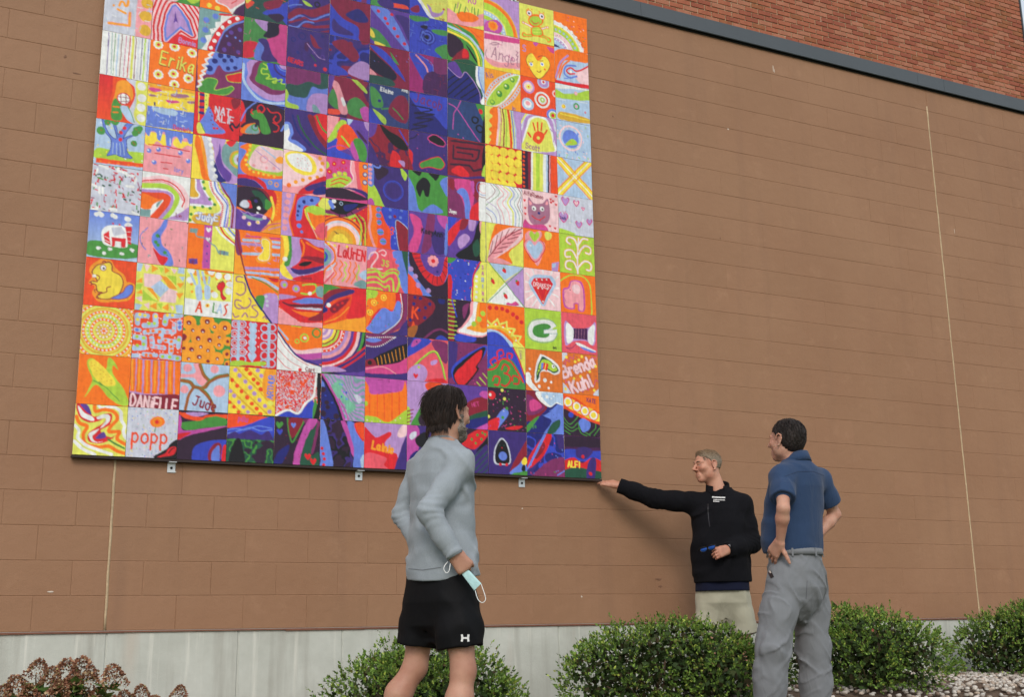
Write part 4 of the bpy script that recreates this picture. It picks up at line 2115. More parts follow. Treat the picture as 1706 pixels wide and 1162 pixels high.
X g 8 1.4 -12 ire 16,90
T 10 2
bg n3
P w 24,79 27,42 40,12 46,11 58,14 87,30 93,50 78,57 57,51 40,55 38,75
P G 28,75 31,45 43,20 48,15 60,20 82,34 89,47 76,53 54,46 41,52 35,68
P e 31,63 34,45 45,24 60,23 81,37 86,46 73,49 54,42 39,49
K K 1.6 31,63 37,66
K K 1.6 32,54 38,56
K K 1.6 33,45 39,48
Q r 49,29 62,32 58,50 47,45
Q c 43,31 49,30 46,46 41,49
Q y 54,31 56,32 53,48 51,47
D w 4.8 76,37
D K 2.2 77,37
L K 1.6 82,49 89,45
D w 5 52,73 10,67
D w 4 36,89 12,77
D w 3 62,91 11,48 69,76
P w -2,61 10,57 15,77 25,89 39,105 18,98 -2,78
T 10 3
bg e
L t 1.4 88,53 88,60 77,74 56,81 31,81 12,73 6,57 12,39 29,27 53,22 76,26 89,39
P w 9,56 14,40 29,29 53,25 75,27 87,40 87,58 77,72 56,79 31,79 14,71
P g 21,53 28,42 50,34 67,36 71,42 63,48 53,50 53,58 67,59 59,68 38,70 25,65
Q w 52,50 88,46 88,55 52,58
Q e 76,43 92,35 92,45 76,48
K t 1.2 52,59 88,56
K t 1.2 52,50 88,45
X K 6 1.4 -12 dog 76,95
T 10 4
bg P
K w 3.4 7,13 17,23
K w 3.4 24,4 28,14
K w 3.4 53,-2 53,9
K w 3.4 78,0 74,10
K w 3.4 96,12 85,22
K w 3.4 4,36 15,38
K w 3.4 97,41 86,44
K w 3.4 4,61 21,56
K w 3.4 7,80 27,65
K w 3.4 22,94 35,77
K w 3.4 94,64 78,58
K w 3.4 83,88 69,73
K w 3.4 40,99 44,89
P s 13,40 23,18 49,13 77,14 88,33 69,67 52,93 33,71
Q r 19,39 27,23 71,19 80,33 51,88
K O 2 31,41 50,82
K O 2 66,38 52,82
X P 10 2 3 DRAKES 26,44
D w 2 34,26 49,25 62,24 51,80 38,48 50,48 64,47 72,38
T 10 5
bg o
P Y 61,3 78,3 78,16 68,23 61,19
P p 5,16 17,6 32,7 47,2 52,13 42,30 57,29 61,43 51,68 37,93 19,68 3,54 5,33
H e 28 31,18
H r 60 31,54
H p 56 31,53
H s 46 31,52
H w 6 20,43
Q l 78,81 99,75 95,101 77,101
Q s 78,83 90,80 87,90 78,92
T 10 6
bg P
X d 10 1.8 6 AlfaRomeo 3,14
P q 16,20 30,33 55,30 72,17 74,70 43,90 17,78
P p 18,27 26,35 19,40
P p 69,22 72,31 63,32
D w 6 31,47 54,45
D K 2.4 30,48 55,46
D B 3.6 45,57
L r 2.6 25,67 36,73 47,74 62,64
D r 2 48,76
P m 6,78 21,90 58,85 67,104 4,104
L f 2 8,92 35,98 62,95
H r 7 5,29 7,49 7,64 79,16 94,28 75,86 90,90 86,20 80,24 94,6
T 10 7
bg w
Q k -1,-3 19,-4 17,103 -5,102
Q d 17,-4 27,-4 24,103 17,103
D O 3.4 6,5 6,16 5,27 5,38 5,49 5,60 5,71 4,83 4,93
Q Y 32,-5 61,-5 58,102 29,102
Q e 40,-5 51,-5 48,103 38,103
Q s 69,-6 75,-6 73,103 67,102
Q k 74,-6 82,-6 80,102 72,102
Q O 82,-6 105,-7 101,104 80,103
Q p 78,-5 81,-5 79,102 76,102
T 10 8
bg l
L z 5 1,45 12,8 42,-4 86,-2 98,31
L Y 4 0,28 12,5 16,1
P w -3,98 6,64 12,43 21,15 42,2 72,3 87,29 96,66 95,88 0,105
P Y 2,98 11,64 17,42 27,18 42,7 69,8 81,30 90,67 88,90
P O 32,67 39,46 55,41 66,52 51,75
D Y 4.4 48,60
K O 4.4 34,22 39,41
K O 4.4 47,18 47,40
K O 4.4 60,17 57,38
K O 4.4 73,35 63,51
K O 5 19,51 26,61
X q 14 2.6 6 Scott 11,92
L l 3 83,30 94,42 92,63
T 10 9
bg O
D l 17 23,27
D P 13 23,27
D Y 7 23,27
D r 2.4 23,27
D s 17 66,6
D l 14 66,6
D w 6.4 66,5
D r 3.6 66,5
D w 22 62,55
D O 17 62,55
D w 12 62,55
D e 7 62,55
D w 3 62,55
D s 17 20,74
D w 11 20,74
D p 6.4 20,72
D c 18 92,92
D w 12 92,92
D e 9 92,92
D r 5 92,92
D P 10 101,31
D O 6 101,31
T 10 10
bg o
H n 70 52,66
H y 66 52,65
D w 5.4 32,64 64,57
D c 3 32,64 64,57
D K 1.2 32,64 64,57
L d 2 48,79 54,82 61,76
D o 3 26,73 71,70
L d 1.6 23,58 32,58 37,55
L d 1.6 57,49 67,47
L d 1.6 51,40 60,34 71,35
X l 17 3 0 S 8,32
P f 39,2 54,0 46,11
P m 78,6 100,6 100,19 87,16
T 10 11
bg Y
D o 2 22,16 26,12 37,11 59,13 71,13 73,24
L o 6 41,62 12,53
L w 3 41,62 14,54
L o 6 59,62 81,51
L w 3 59,62 79,52
D o 4 11,53 82,51
D w 2.4 11,53 82,51
L o 8 41,80 24,87 11,85
L o 8 57,80 73,80 88,86
D o 7 13,87 85,86
D e 4 14,87 84,86
L e 3.4 41,80 24,87 13,86
L e 3.4 57,80 73,80 86,85
P o 34,62 60,54 68,77 37,84
P e 37,63 58,57 65,75 40,81
K Y 1.4 39,67 62,62
K Y 1.4 40,74 63,69
P o 25,42 37,25 63,22 70,39 55,55 34,58
P e 29,43 39,30 59,28 66,40 53,52 37,54
D o 9 29,23 65,24
D w 7 29,23 65,24
D K 3.2 28,24 66,24
L r 2.6 35,43 44,49 57,43
T 11 0
bg h
P k 0,4 105,4 105,24 -1,26
P b -1,36 30,33 44,43 71,36 108,34 107,57 -2,59
P V 34,31 63,26 78,38 55,55 33,50
P r -2,61 26,52 47,65 77,50 107,62 106,83 -3,83
P G -3,85 32,75 69,80 106,85 105,105 -3,108
P V 67,58 86,53 80,102 58,101
D r 4.4 70,89 50,49
X y 14 3.4 2 ALFI 8,75
T 11 1
bg O
P o 1,1 109,0 108,36 74,32 38,11
P y 1,14 14,7 34,18 56,26 82,34 104,49 103,62 73,58 37,44 0,27
D O 13 13,20 37,30 59,39 83,48
D w 11 13,20 37,30 59,39 83,48
D y 7.4 13,20 37,30 59,39 83,48
P k -2,39 36,53 73,64 106,75 105,103 -4,101
L g 2.4 -1,56 17,74 40,53
L g 2.4 -1,69 21,83 39,69 43,82 72,98
L g 2.4 -1,78 20,91 39,82 46,93 64,100
L g 2.4 -2,88 16,98
L g 2.4 70,95 87,80 88,70
L g 2.4 83,98 99,79
D b 7 20,51
P c 41,66 55,57 73,67 69,84 53,91 46,82
X u 9 2 6 KATE 65,16
T 11 2
bg n3
P z -1,3 15,3 0,23
P z 84,99 103,82 102,101
P z -2,74 20,94 19,105 -2,102
K m 1.8 2,23 9,29 11,16 20,22 22,9 31,14 33,3
K m 1.8 -1,66 7,58 9,76 17,69 18,88 27,81 29,97 38,90
K m 1.8 55,95 63,78 70,89 78,71 85,80 93,60 100,66
K m 1.8 69,11 80,17 84,4 95,9 99,-1
X d 27 8 -22 Brenda 4,63
X P 27 6.6 -22 Brenda 4,63
X d 28 8 -22 Kuhl 28,99
X P 28 6.6 -22 Kuhl 28,99
J 66 26 0.6 1.2 B
D y 3.6 55,6 36,20 12,11 94,27 77,41 50,56 88,88 7,90 47,15 31,63
T 11 3
bg R
P l 10,21 35,37 76,33 97,17 92,75 71,67 34,70 9,82
P w 14,27 32,38 32,67 14,75
P w 77,37 94,24 89,73 74,66
Q h 34,38 74,35 72,64 33,64
K q 1.2 41,38 39,63
K q 1.2 49,38 47,63
K q 1.2 57,38 55,63
K q 1.2 65,37 63,63
P w 40,73 53,75 96,90 81,92 45,80
P c 52,82 95,92 84,94 59,88
L u 1.6 41,76 27,88 12,88 23,93
T 11 4
bg o
L e 3.4 1,22 14,12 32,4 62,3 81,17 87,47 87,103
P f 7,81 6,43 22,36 30,19 55,16 67,33 68,88 49,93 48,77 39,78 38,90 18,91
P p 11,78 10,46 25,39 32,21 52,19 63,35 64,86 52,90 50,74 37,75 35,87 21,87
P P 34,31 46,26 56,33 53,49 40,49 34,42
D K 1.4 27,42
L f 1.6 12,49 9,61 13,72
T 11 5
bg e
L i 7 51,103 52,45 56,6
L i 7 53,37 45,11 26,8 21,19 31,25
L i 7 55,23 68,6 82,6
L i 7 54,48 71,25 89,28 88,42 75,42
L i 7 51,62 36,41 18,44 17,58 30,58
L i 7 53,82 70,65 89,69 88,85 77,86
L i 7 50,90 39,69 19,71 18,87 31,90
L w 4 51,103 52,45 56,6
L w 4 53,37 45,11 26,8 21,19 31,25
L w 4 55,23 68,6 82,6
L w 4 54,48 71,25 89,28 88,42 75,42
L w 4 51,62 36,41 18,44 17,58 30,58
L w 4 53,82 70,65 89,69 88,85 77,86
L w 4 50,90 39,69 19,71 18,87 31,90
T 11 6
bg z
J 77 12 8 2 w,s
H m 24 20,14
H l 19 20,14
H m 18 52,16
H P 11 52,16
H m 10 71,27
H P 5 71,27
H m 28 14,58
H l 23 14,57
K m 1.6 12,42 16,49 21,40
X B 7 1.6 2 Jack 3,63
H m 20 58,71
H l 15 58,71
H m 18 89,60
H l 13 89,59
P e -2,90 22,90 49,98 -1,107
T 11 7
bg s
K p 22 -1,1 103,93
K p 22 104,-11 -4,103
K y 18 -1,1 103,93
K y 18 104,-11 -4,103
K i 3 -7,9 95,102
K w 2.6 -1,1 103,93
K i 3 7,-5 107,84
K i 3 109,-3 4,108
K w 2.6 104,-11 -4,103
K i 3 95,-15 -9,96
T 11 8
bg s
J 78 50 5 2 P,e,c,P
R P 32 5 41,44
D c 24 41,46
P e 25,66 41,46 54,47 59,58
D a 2 41,55
T 11 9
bg s
P w 1,2 99,-1 99,4 56,7 0,15
P e 0,18 26,25 64,16 103,2 102,30 -1,40
D p 5 60,18
D P 2.6 60,18
L w 1.5 6,45 29,43
L w 1.5 67,39 94,39
D w 7 23,61
D a 6 23,61
D y 3.6 22,60
D g 9 61,54
D s 5 61,54
D p 3.4 61,54
D r 3 87,66
D P 1.4 87,66
P a 11,78 62,77 102,84 101,95 12,98
L y 3 13,83 100,86
T 11 10
bg s
P o -1,14 56,-2 100,1 100,25 59,29 28,35 13,70 -2,96
L l 5 2,86 15,44 40,17
L o 5 13,84 24,50 43,31
L s 6 23,86 28,56 47,38 74,36
P P 64,59 103,37 101,91 65,81
L c 5 62,42 35,47 27,67 42,78 65,70
L r 4.4 58,64 42,67 34,60 47,50 62,56 77,51 101,35
D w 4 46,61
L c 3 27,83 38,82
P r -1,93 34,92 103,88 103,98 -1,104
T 11 11
bg o
DW o 104 -6,126
DW w 98 -6,126
E w 5 96 34 -6,126
DW y 88 -6,126
DW e 84 -6,126
E s 3.4 76 40 -6,126
DW P 68 -6,126
DW w 56 -6,126
DW l 52 -6,126
DW s 46 -6,126
E w 2 49 34 -6,126
DW V 34 -6,126
J 79 60 1 2 r,w,g,f
DW m 10 -6,126
P o -4,0 106,-7 104,56 86,20 51,6 -5,11
P o -7,116 56,100 102,101 102,108 -8,131
"""
PAL = dict(w=(238, 240, 240), y=(248, 222, 70), Y=(228, 230, 100), o=(255, 120, 20), O=(240, 78, 30), r=(222, 34, 44), R=(232, 88, 104), d=(140, 28, 50),
           m=(214, 70, 140), f=(196, 80, 170), f2=(165, 36, 110), u=(128, 44, 100), h=(72, 28, 80), p=(243, 160, 170), P=(246, 206, 212), l=(186, 146, 208),
           v=(98, 62, 158), V=(62, 42, 120), k=(48, 26, 52), K=(20, 18, 26), b=(54, 72, 196), B=(32, 36, 120), B2=(44, 66, 120), s=(178, 204, 234),
           c=(104, 132, 224), g=(72, 148, 62), G=(34, 84, 64), e=(178, 214, 66), t=(124, 164, 166), n=(168, 96, 40), n2=(122, 190, 160), n3=(224, 116, 40),
           a=(226, 176, 50), i=(250, 160, 40), z=(206, 210, 226), q=(168, 112, 140))
PALL = {k_: np.array(lin(c)[:3], dtype=np.float32) for k_, c in PAL.items()}
FONT = {
    'A': '0,0 2,6 4,0|1,2 3,2', 'B': '0,0 0,6 3,6 3.6,5 3,3.3 0,3.2|3,3.3 4,2 3.2,0 0,0', 'C': '4,5 2.5,6 0.8,5 0,3 0.8,1 2.5,0 4,1', 'D': '0,0 0,6 2.5,5.6 4,3 2.5,0.4 0,0',
    'E': '3.6,6 0,6 0,0 3.8,0|0,3 3,3', 'F': '3.6,6 0,6 0,0|0,3 3,3', 'G': '4,5 2.5,6 0.8,5 0,3 0.8,1 2.5,0 4,1 4,3 2.4,3', 'H': '0,0 0,6|4,0 4,6|0,3 4,3', 'I': '1,0 1,6',
    'J': '3.4,6 3.4,1.2 2,0 0.4,1|1.6,6 4.4,6', 'K': '0,0 0,6|3.6,6 0,2.6|1.2,3.6 4,0', 'L': '0,6 0,0 3.6,0', 'M': '0,0 0.4,6 2,2 3.6,6 4,0', 'N': '0,0 0,6 3.6,0 3.6,6',
    'O': '2,0 0.3,1.4 0.3,4.6 2,6 3.7,4.6 3.7,1.4 2,0', 'P': '0,0 0,6 3,6 3.8,4.6 3,3 0,3', 'R': '0,0 0,6 3,6 3.8,4.6 3,3 0,3|1.6,3 4,0', 'S': '3.6,5.2 2,6 0.4,5 1,3.6 3.2,2.6 3.6,1 2,0 0.2,0.8',
    'T': '2,0 2,6|0,6 4,6', 'U': '0,6 0,1.4 1.6,0 3.2,0.6 3.6,6', 'V': '0,6 2,0 4,6', 'Y': '0,6 2,3 4,6|2,3 2,0', 'Z': '0,6 3.6,6 0,0 3.8,0',
    'a': '3,3.6 1.5,4 0.2,2 1.2,0.1 2.8,1.2 3,4|3,1.5 3.5,0', 'b': '0.3,6 0.3,0 2,0 3,1.8 2,3.8 0.3,3.2', 'c': '3,3.4 1.6,4 0.3,2 1.6,0 3,0.6', 'd': '3,6 3,0 1.2,0 0.2,2 1.2,3.9 3,3.2',
    'e': '0.2,2.1 3,2.3 2.4,3.8 1,3.8 0.1,2 1.2,0.1 3,0.6', 'g': '3,4 3,-1.2 1.6,-2.2 0.3,-1.4|3,3.4 1.4,4 0.2,2.2 1.4,0.4 3,1', 'h': '0.2,0 0.2,6|0.2,2.8 1.8,4 3,3 3,0', 'i': '1,0 1,3.8|1,5.2 1,5.5',
    'k': '0.2,0 0.2,6|2.8,4 0.2,1.6|1.2,2.4 3,0', 'l': '0.8,6 0.8,0.4 1.4,0', 'm': '0,0 0,4|0,3 1.2,4 1.9,3 1.9,0|1.9,3 3,4 3.8,3 3.8,0', 'n': '0.2,0 0.2,4|0.2,2.8 1.8,4 3,3 3,0',
    'o': '1.6,0 0.2,1.2 0.3,3 1.7,4 3,2.8 3,1 1.6,0', 'p': '0.2,-2.2 0.2,4|0.2,3.3 1.8,4 3.2,2.4 2,0.4 0.2,1', 'r': '0.3,0 0.3,4|0.3,2.6 1.4,3.9 2.6,3.6', 's': '2.8,3.5 1.2,4 0.4,3 2.4,1.4 2.2,0.2 0.2,0.5',
    't': '1.2,5.6 1.2,0.6 2.2,0|0,4 2.4,4', 'u': '0.2,4 0.3,0.8 1.6,0 2.8,1|2.9,4 2.9,0', 'y': '0.2,4 1.6,0.8|3,4 1.2,-2'}
for k_ in 'f':
    FONT[k_] = '2.6,5.6 1.4,6 1,5 1,0|0,3.6 2.2,3.6'
NR = 129
GV = 64
YY, XX = np.meshgrid(np.linspace(0, 100, NR), np.linspace(0, 100, NR), indexing='ij')


def n2d(x, y, seed):
    return vn(np.stack([x.ravel(), y.ravel(), np.full(x.size, seed * 3.7 + 0.5)], 1)).reshape(x.shape)


_p2 = np.random.default_rng(21).random((64, 64)).astype(np.float32)


def vn(P):
    x, y, s = P[:, 0] + P[:, 2] * 17.3, P[:, 1] + P[:, 2] * 9.1, P[:, 2]
    i, j = np.floor(x).astype(int), np.floor(y).astype(int)
    fx, fy = x - i, y - j
    fx, fy = fx * fx * (3 - 2 * fx), fy * fy * (3 - 2 * fy)
    i &= 63
    j &= 63
    i1, j1 = (i + 1) & 63, (j + 1) & 63
    return 2 * ((_p2[i, j] * (1 - fx) + _p2[i1, j] * fx) * (1 - fy) + (_p2[i, j1] * (1 - fx) + _p2[i1, j1] * fx) * fy) - 1


def smooth(pts, closed):
    pts = np.array(pts, dtype=float)
    n = len(pts)
    if n < 3:
        return pts
    out = []
    m = n if closed else n - 1
    for i in range(m):
        p0 = pts[(i - 1) % n] if closed or i > 0 else pts[0]
        p1, p2 = pts[i], pts[(i + 1) % n]
        p3 = pts[(i + 2) % n] if closed or i + 2 < n else pts[-1]
        for t in (0, 0.25, 0.5, 0.75):
            out.append(0.5 * (2 * p1 + (p2 - p0) * t + (2 * p0 - 5 * p1 + 4 * p2 - p3) * t * t + (3 * p1 - p0 - 3 * p2 + p3) * t ** 3))
    if not closed:
        out.append(pts[-1])
    return np.array(out)


class Canvas:
    def __init__(self, seed):
        self.C = np.zeros((NR, NR, 3), dtype=np.float32)
        self.X = XX + 0.7 * n2d(XX / 11, YY / 11, seed + 1)
        self.Y = YY + 0.7 * n2d(XX / 11, YY / 11, seed + 2)
        self.seed = seed
        self.nop = 0

    def put(self, m, c, sl=(slice(None), slice(None))):
        self.nop += 1
        j = 1.0 + 0.10 * math.sin(self.nop * 12.9898 + self.seed * 7.1) * 0.5
        self.C[sl][m] = PALL[c] * j

    def window(self, x0, y0, x1, y1):
        a = max(0, int((min(x0, x1) - 3) * (NR - 1) / 100))
        b = min(NR, int((max(x0, x1) + 3) * (NR - 1) / 100) + 2)
        c = max(0, int((min(y0, y1) - 3) * (NR - 1) / 100))
        d = min(NR, int((max(y0, y1) + 3) * (NR - 1) / 100) + 2)
        return (slice(c, d), slice(a, b)) if a < b and c < d else None

    def poly(self, pts, c):
        pts = np.array(pts, dtype=float)
        w = self.window(pts[:, 0].min(), pts[:, 1].min(), pts[:, 0].max(), pts[:, 1].max())
        if w is None:
            return
        X, Y = self.X[w], self.Y[w]
        ins = np.zeros(X.shape, dtype=bool)
        q = np.roll(pts, -1, 0)
        for (ax, ay), (bx, by) in zip(pts, q):
            if ay == by:
                continue
            cr = (Y < max(ay, by)) & (Y >= min(ay, by))
            ins ^= cr & (X < ax + (Y - ay) * (bx - ax) / (by - ay))
        self.put(ins, c, w)

    def line(self, pts, wd, c):
        pts = np.array(pts, dtype=float)
        r = wd / 2
        w = self.window(pts[:, 0].min() - r, pts[:, 1].min() - r, pts[:, 0].max() + r, pts[:, 1].max() + r)
        if w is None:
            return
        X, Y = self.X[w], self.Y[w]
        m = np.zeros(X.shape, dtype=bool)
        for (ax, ay), (bx, by) in zip(pts[:-1], pts[1:]):
            dx, dy = bx - ax, by - ay
            t = np.clip(((X - ax) * dx + (Y - ay) * dy) / max(dx * dx + dy * dy, 1e-9), 0, 1)
            m |= (X - ax - t * dx) ** 2 + (Y - ay - t * dy) ** 2 < r * r
        self.put(m, c, w)

    def disc(self, x, y, r, c, hole=0.0):
        w = self.window(x - r, y - r, x + r, y + r)
        if w is None:
            return
        d = np.hypot(self.X[w] - x, self.Y[w] - y)
        self.put((d < r) & (d >= hole), c, w)

    def text(self, s, x, y, h, wd, slope, c):
        u = h / 6.0
        a = math.radians(slope)
        ca, sa = math.cos(a), math.sin(a)
        cx = 0.0
        adv = sum(max(float(p.split(',')[0]) for st in FONT[ch].split('|') for p in st.split()) * 0.8 + 1.25 for ch in s) * u
        room = 99.0 - x
        sq = min(1.0, room / max(adv * abs(ca), 1e-6)) if abs(slope) < 45 else 1.0
        for ch in s:
            g = FONT[ch]
            wmax = 0
            for st in g.split('|'):
                pts = [tuple(map(float, p.split(','))) for p in st.split()]
                wmax = max(wmax, max(p[0] for p in pts))
                P_ = [(x + ((cx + px * 0.8) * sq * ca + py * sa) * u, y + ((cx + px * 0.8) * sq * sa - py * ca) * u) for px, py in pts]
                self.line(smooth(P_, False) if len(P_) > 3 and ch not in 'AEFHKLMNTVWXYZk' else P_, wd, c)
            cx += wmax * 0.8 + 1.25

    def run(self, t):
        op, c = t[0], t[1]
        pts = [tuple(map(float, k_.split(','))) for k_ in t if ',' in k_ and k_.replace(',', '').replace('.', '').replace('-', '').isdigit()]
        if op == 'bg':
            self.C[:] = PALL[c]
        elif op == 'G':
            f_ = (self.Y / 100)[..., None]
            self.C[:] = PALL[c] * (1 - f_) + PALL[t[2]] * f_
        elif op in 'PQ':
            cc = c.split(':')
            q = smooth(pts, True) if op == 'P' else np.array(pts)
            self.poly(q, cc[0])
            if len(cc) > 1:
                self.line(np.concatenate([q, q[:1]]), float(cc[2]), cc[1])
        elif op == 'L':
            self.line(smooth(pts, False), float(t[2]), c)
        elif op == 'K':
            self.line(pts, float(t[2]), c)
        elif op in ('D', 'DW', 'C'):
            for x, y in pts:
                self.disc(x, y, float(t[2]), c)
        elif op == 'R':
            for x, y in pts:
                self.disc(x, y, float(t[2]) + float(t[3]) / 2, c, float(t[2]) - float(t[3]) / 2)
        elif op == 'RG':
            self.disc(pts[0][0], pts[0][1], float(t[3]) + float(t[2]) / 2, c, float(t[3]) - float(t[2]) / 2)
        elif op == 'E':
            n = int(t[4])
            for k_ in range(n):
                a = 2 * math.pi * k_ / n
                self.disc(pts[0][0] + float(t[3]) * math.cos(a), pts[0][1] + float(t[3]) * math.sin(a), float(t[2]), c)
        elif op == 'E2':
            q = smooth(pts, False)
            d = 0
            for a, b in zip(q[:-1], q[1:]):
                L_ = np.hypot(*(b - a))
                while d < L_:
                    p = a + (b - a) * d / L_
                    self.disc(p[0], p[1], float(t[2]), c)
                    d += float(t[2]) * 3.6
                d -= L_
        elif op == 'F':
            r = float(t[2])
            for x, y in pts:
                for k_ in range(9):
                    a = 2 * math.pi * k_ / 9 + x
                    self.disc(x + r * 0.68 * math.cos(a), y + r * 0.68 * math.sin(a), r * 0.33, c)
                self.disc(x, y, r * 0.66, c)
        elif op == 'H':
            s_ = float(t[2]) / 2
            for x, y in pts:
                self.poly(smooth([(x, y - s_ * 0.45), (x - s_ * 0.55, y - s_ * 0.95), (x - s_ * 1.02, y - s_ * 0.4), (x - s_ * 0.7, y + s_ * 0.35), (x, y + s_ * 1.05), (x + s_ * 0.7, y + s_ * 0.35), (x + s_ * 1.02, y - s_ * 0.4), (x + s_ * 0.55, y - s_ * 0.95)], True), c)
        elif op == 'X':
            self.text(t[5], pts[0][0], pts[0][1], float(t[2]), float(t[3]), float(t[4]), c)
        elif op == 'J':
            rn = random.Random(int(c) + self.seed)
            cols = t[5].split(',')
            for k_ in range(int(t[2])):
                x, y, a = rn.uniform(0, 100), rn.uniform(0, 100), rn.choice((0, 90, 15, 100)) + rn.uniform(-15, 15)
                L_ = float(t[3]) * rn.uniform(0.7, 1.3) / 2
                ca, sa = math.cos(math.radians(a)) * L_, math.sin(math.radians(a)) * L_
                self.line([(x - ca, y - sa), (x + ca, y + sa)], float(t[4]) * rn.uniform(0.8, 1.3), rn.choice(cols))
        elif op == 'N':
            cols = t[3].split(',')
            s_ = float(t[2])
            v_ = n2d(self.X / 100 * s_, self.Y / 100 * s_ * 0.8, int(c)) + 0.4 * n2d(self.X / 50 * s_, self.Y / 50 * s_, int(c) + 3)
            qs = np.quantile(v_, np.linspace(0, 1, len(cols) + 1)[1:-1])
            k_ = np.searchsorted(qs, v_)
            for i, cn in enumerate(cols):
                self.C[k_ == i] = PALL[cn]
        elif op == 'S':
            cols = t[3].split(',')
            ph = self.Y * 0.75 - self.X * 0.55 + 12 * n2d(self.X / 34, self.Y / 34, int(c)) + 5 * np.sin(self.X / 7)
            k_ = np.floor(ph / (float(t[2]) * 0.5)).astype(int) % len(cols)
            for i, cn in enumerate(cols):
                self.C[k_ == i] = PALL[cn]
        elif op == 'Z':
            self.C[:] = self.C * (1 - float(t[2])) + PALL[c] * float(t[2])
        elif op == 'BD':
            pts_ = np.array(pts)
            bw, n = float(t[2]), int(t[3])
            cols = c.split(',')
            d = np.full(self.X.shape, 1e9)
            q = np.roll(pts_, -1, 0)
            for (ax, ay), (bx, by) in zip(pts_, q):
                dx, dy = bx - ax, by - ay
                t_ = np.clip(((self.X - ax) * dx + (self.Y - ay) * dy) / max(dx * dx + dy * dy, 1e-9), 0, 1)
                d = np.minimum(d, np.hypot(self.X - ax - t_ * dx, self.Y - ay - t_ * dy))
            k_ = np.minimum(np.floor(d / bw).astype(int), n)
            for i in range(n):
                self.C[k_ == i] = PALL[cols[i % len(cols)]]

    def verts(self):
        c = self.C
        # a little brush streaking in the paint itself
        st = 1.0 + 0.12 * n2d(XX / 3.2, YY / 16, self.seed + 5) + 0.08 * n2d(XX / 7, YY / 5, self.seed + 6)
        c = np.clip(c * st[..., None], 0, 1)
        p = np.pad(c, ((1, 1), (1, 1), (0, 0)), mode='edge')
        p = 0.25 * p[:-2] + 0.5 * p[1:-1] + 0.25 * p[2:]
        p = 0.25 * p[:, :-2] + 0.5 * p[:, 1:-1] + 0.25 * p[:, 2:]
        return p[::2, ::2]


tiles = {}
cur = None
for ln in ART.strip().split('\n'):
    tk = ln.split()
    if tk[0] == 'T':
        cur = (int(tk[1]), int(tk[2]))
        tiles.setdefault(cur, [])
    else:
        tiles[cur].append(tk)


def filler(c, r):
    """panels above the edge of the photograph: same kind of patterns in the same families of colour"""
    rn = random.Random(c * 31 + r)
    dark = 3 <= c <= 7
    pal = ['V', 'b', 'd', 'G', 'k', 'v', 'B', 'u'] if dark else ['Y', 'p', 'o', 's', 'e', 'l', 'w', 'i', 'P']
    rn.shuffle(pal)
    k_ = rn.randrange(3)
    if k_ == 0:
        return [['N', str(rn.randrange(99)), '4', ','.join(pal[:4])], ['J', str(rn.randrange(99)), '20', '4', '2', ','.join(pal[4:6])]]
    if k_ == 1:
        return [['S', str(rn.randrange(10)), '22', ','.join(pal[:3])]]
    o = [['bg', pal[0]]]
    for i in range(7):
        o.append(['D', pal[1 + i % 4], str(rn.randint(6, 14)), '%d,%d' % (rn.randint(5, 95), rn.randint(5, 95))])
    return o


def mat_panel():
    m, nt, b = new_mat('painted_panel')
    a = nt.nodes.new('ShaderNodeVertexColor')
    a.layer_name = 'paint'
    v = objvec(nt)
    nz = ramp(nt, noise(nt, 45.0, 4, 0.6, v), [(0.3, (0.90, 0.90, 0.90, 1)), (0.7, (1, 1, 1, 1))])
    nt.links.new(mixc(nt, 1.0, a.outputs['Color'], nz, 'MULTIPLY'), b.inputs['Base Color'])
    b.inputs['Roughness'].default_value = 0.5
    b.inputs['Specular IOR Level'].default_value = 0.35
    bump(nt, b, noise(nt, 130.0, 3, 0.6, objvec(nt, (1, 1, 0.5))), 0.0008, 0.6)
    return m


M_PANEL = mat_panel()
M_EDGE = plain('panel_edge_primer', lin((214, 196, 176)), 0.7, 0.06, 8)
M_BACK = plain('dark_backing_frame', lin((46, 32, 28)), 0.7, 0.15, 6)
M_ZINC = plain('zinc_clip', lin((206, 210, 212)), 0.35, 0.1, 30, 0.0004, 60, 0.6)
MZ0, MTH, MTW = 1.5983, 0.30935, 0.3048
MY = -0.050                                             # painted faces
mural = empty('mural', (0.0, 0.0, MZ0))
tag(mural, 'large square mural of painted panels forming a face, fixed to the brown wall', 'mural')
mb = MB()
mb.box((0.012, -0.036, MZ0 + 0.012), (12 * MTW - 0.012, -0.008, MZ0 + 12 * MTH - 0.012))
mb.build('backing_frame', M_BACK, mural)
mb = MB()                                               # dark lip under the bottom row
mb.box((-0.003, -0.049, MZ0 - 0.016), (12 * MTW + 0.003, -0.010, MZ0 - 0.002))
mb.build('bottom_rail', M_BACK, mural)
ii, jj = np.meshgrid(np.arange(GV), np.arange(GV), indexing='ij')
q0 = (ii * (GV + 1) + jj).ravel()
grid_f = np.stack([q0, q0 + GV + 1, q0 + GV + 2, q0 + 1], 1)
side = []
top_ = [k_ for k_ in range(GV + 1)]
bot_ = [GV * (GV + 1) + k_ for k_ in range(GV + 1)]
NV = (GV + 1) ** 2
corner = [0, GV, NV - 1, GV * (GV + 1)]
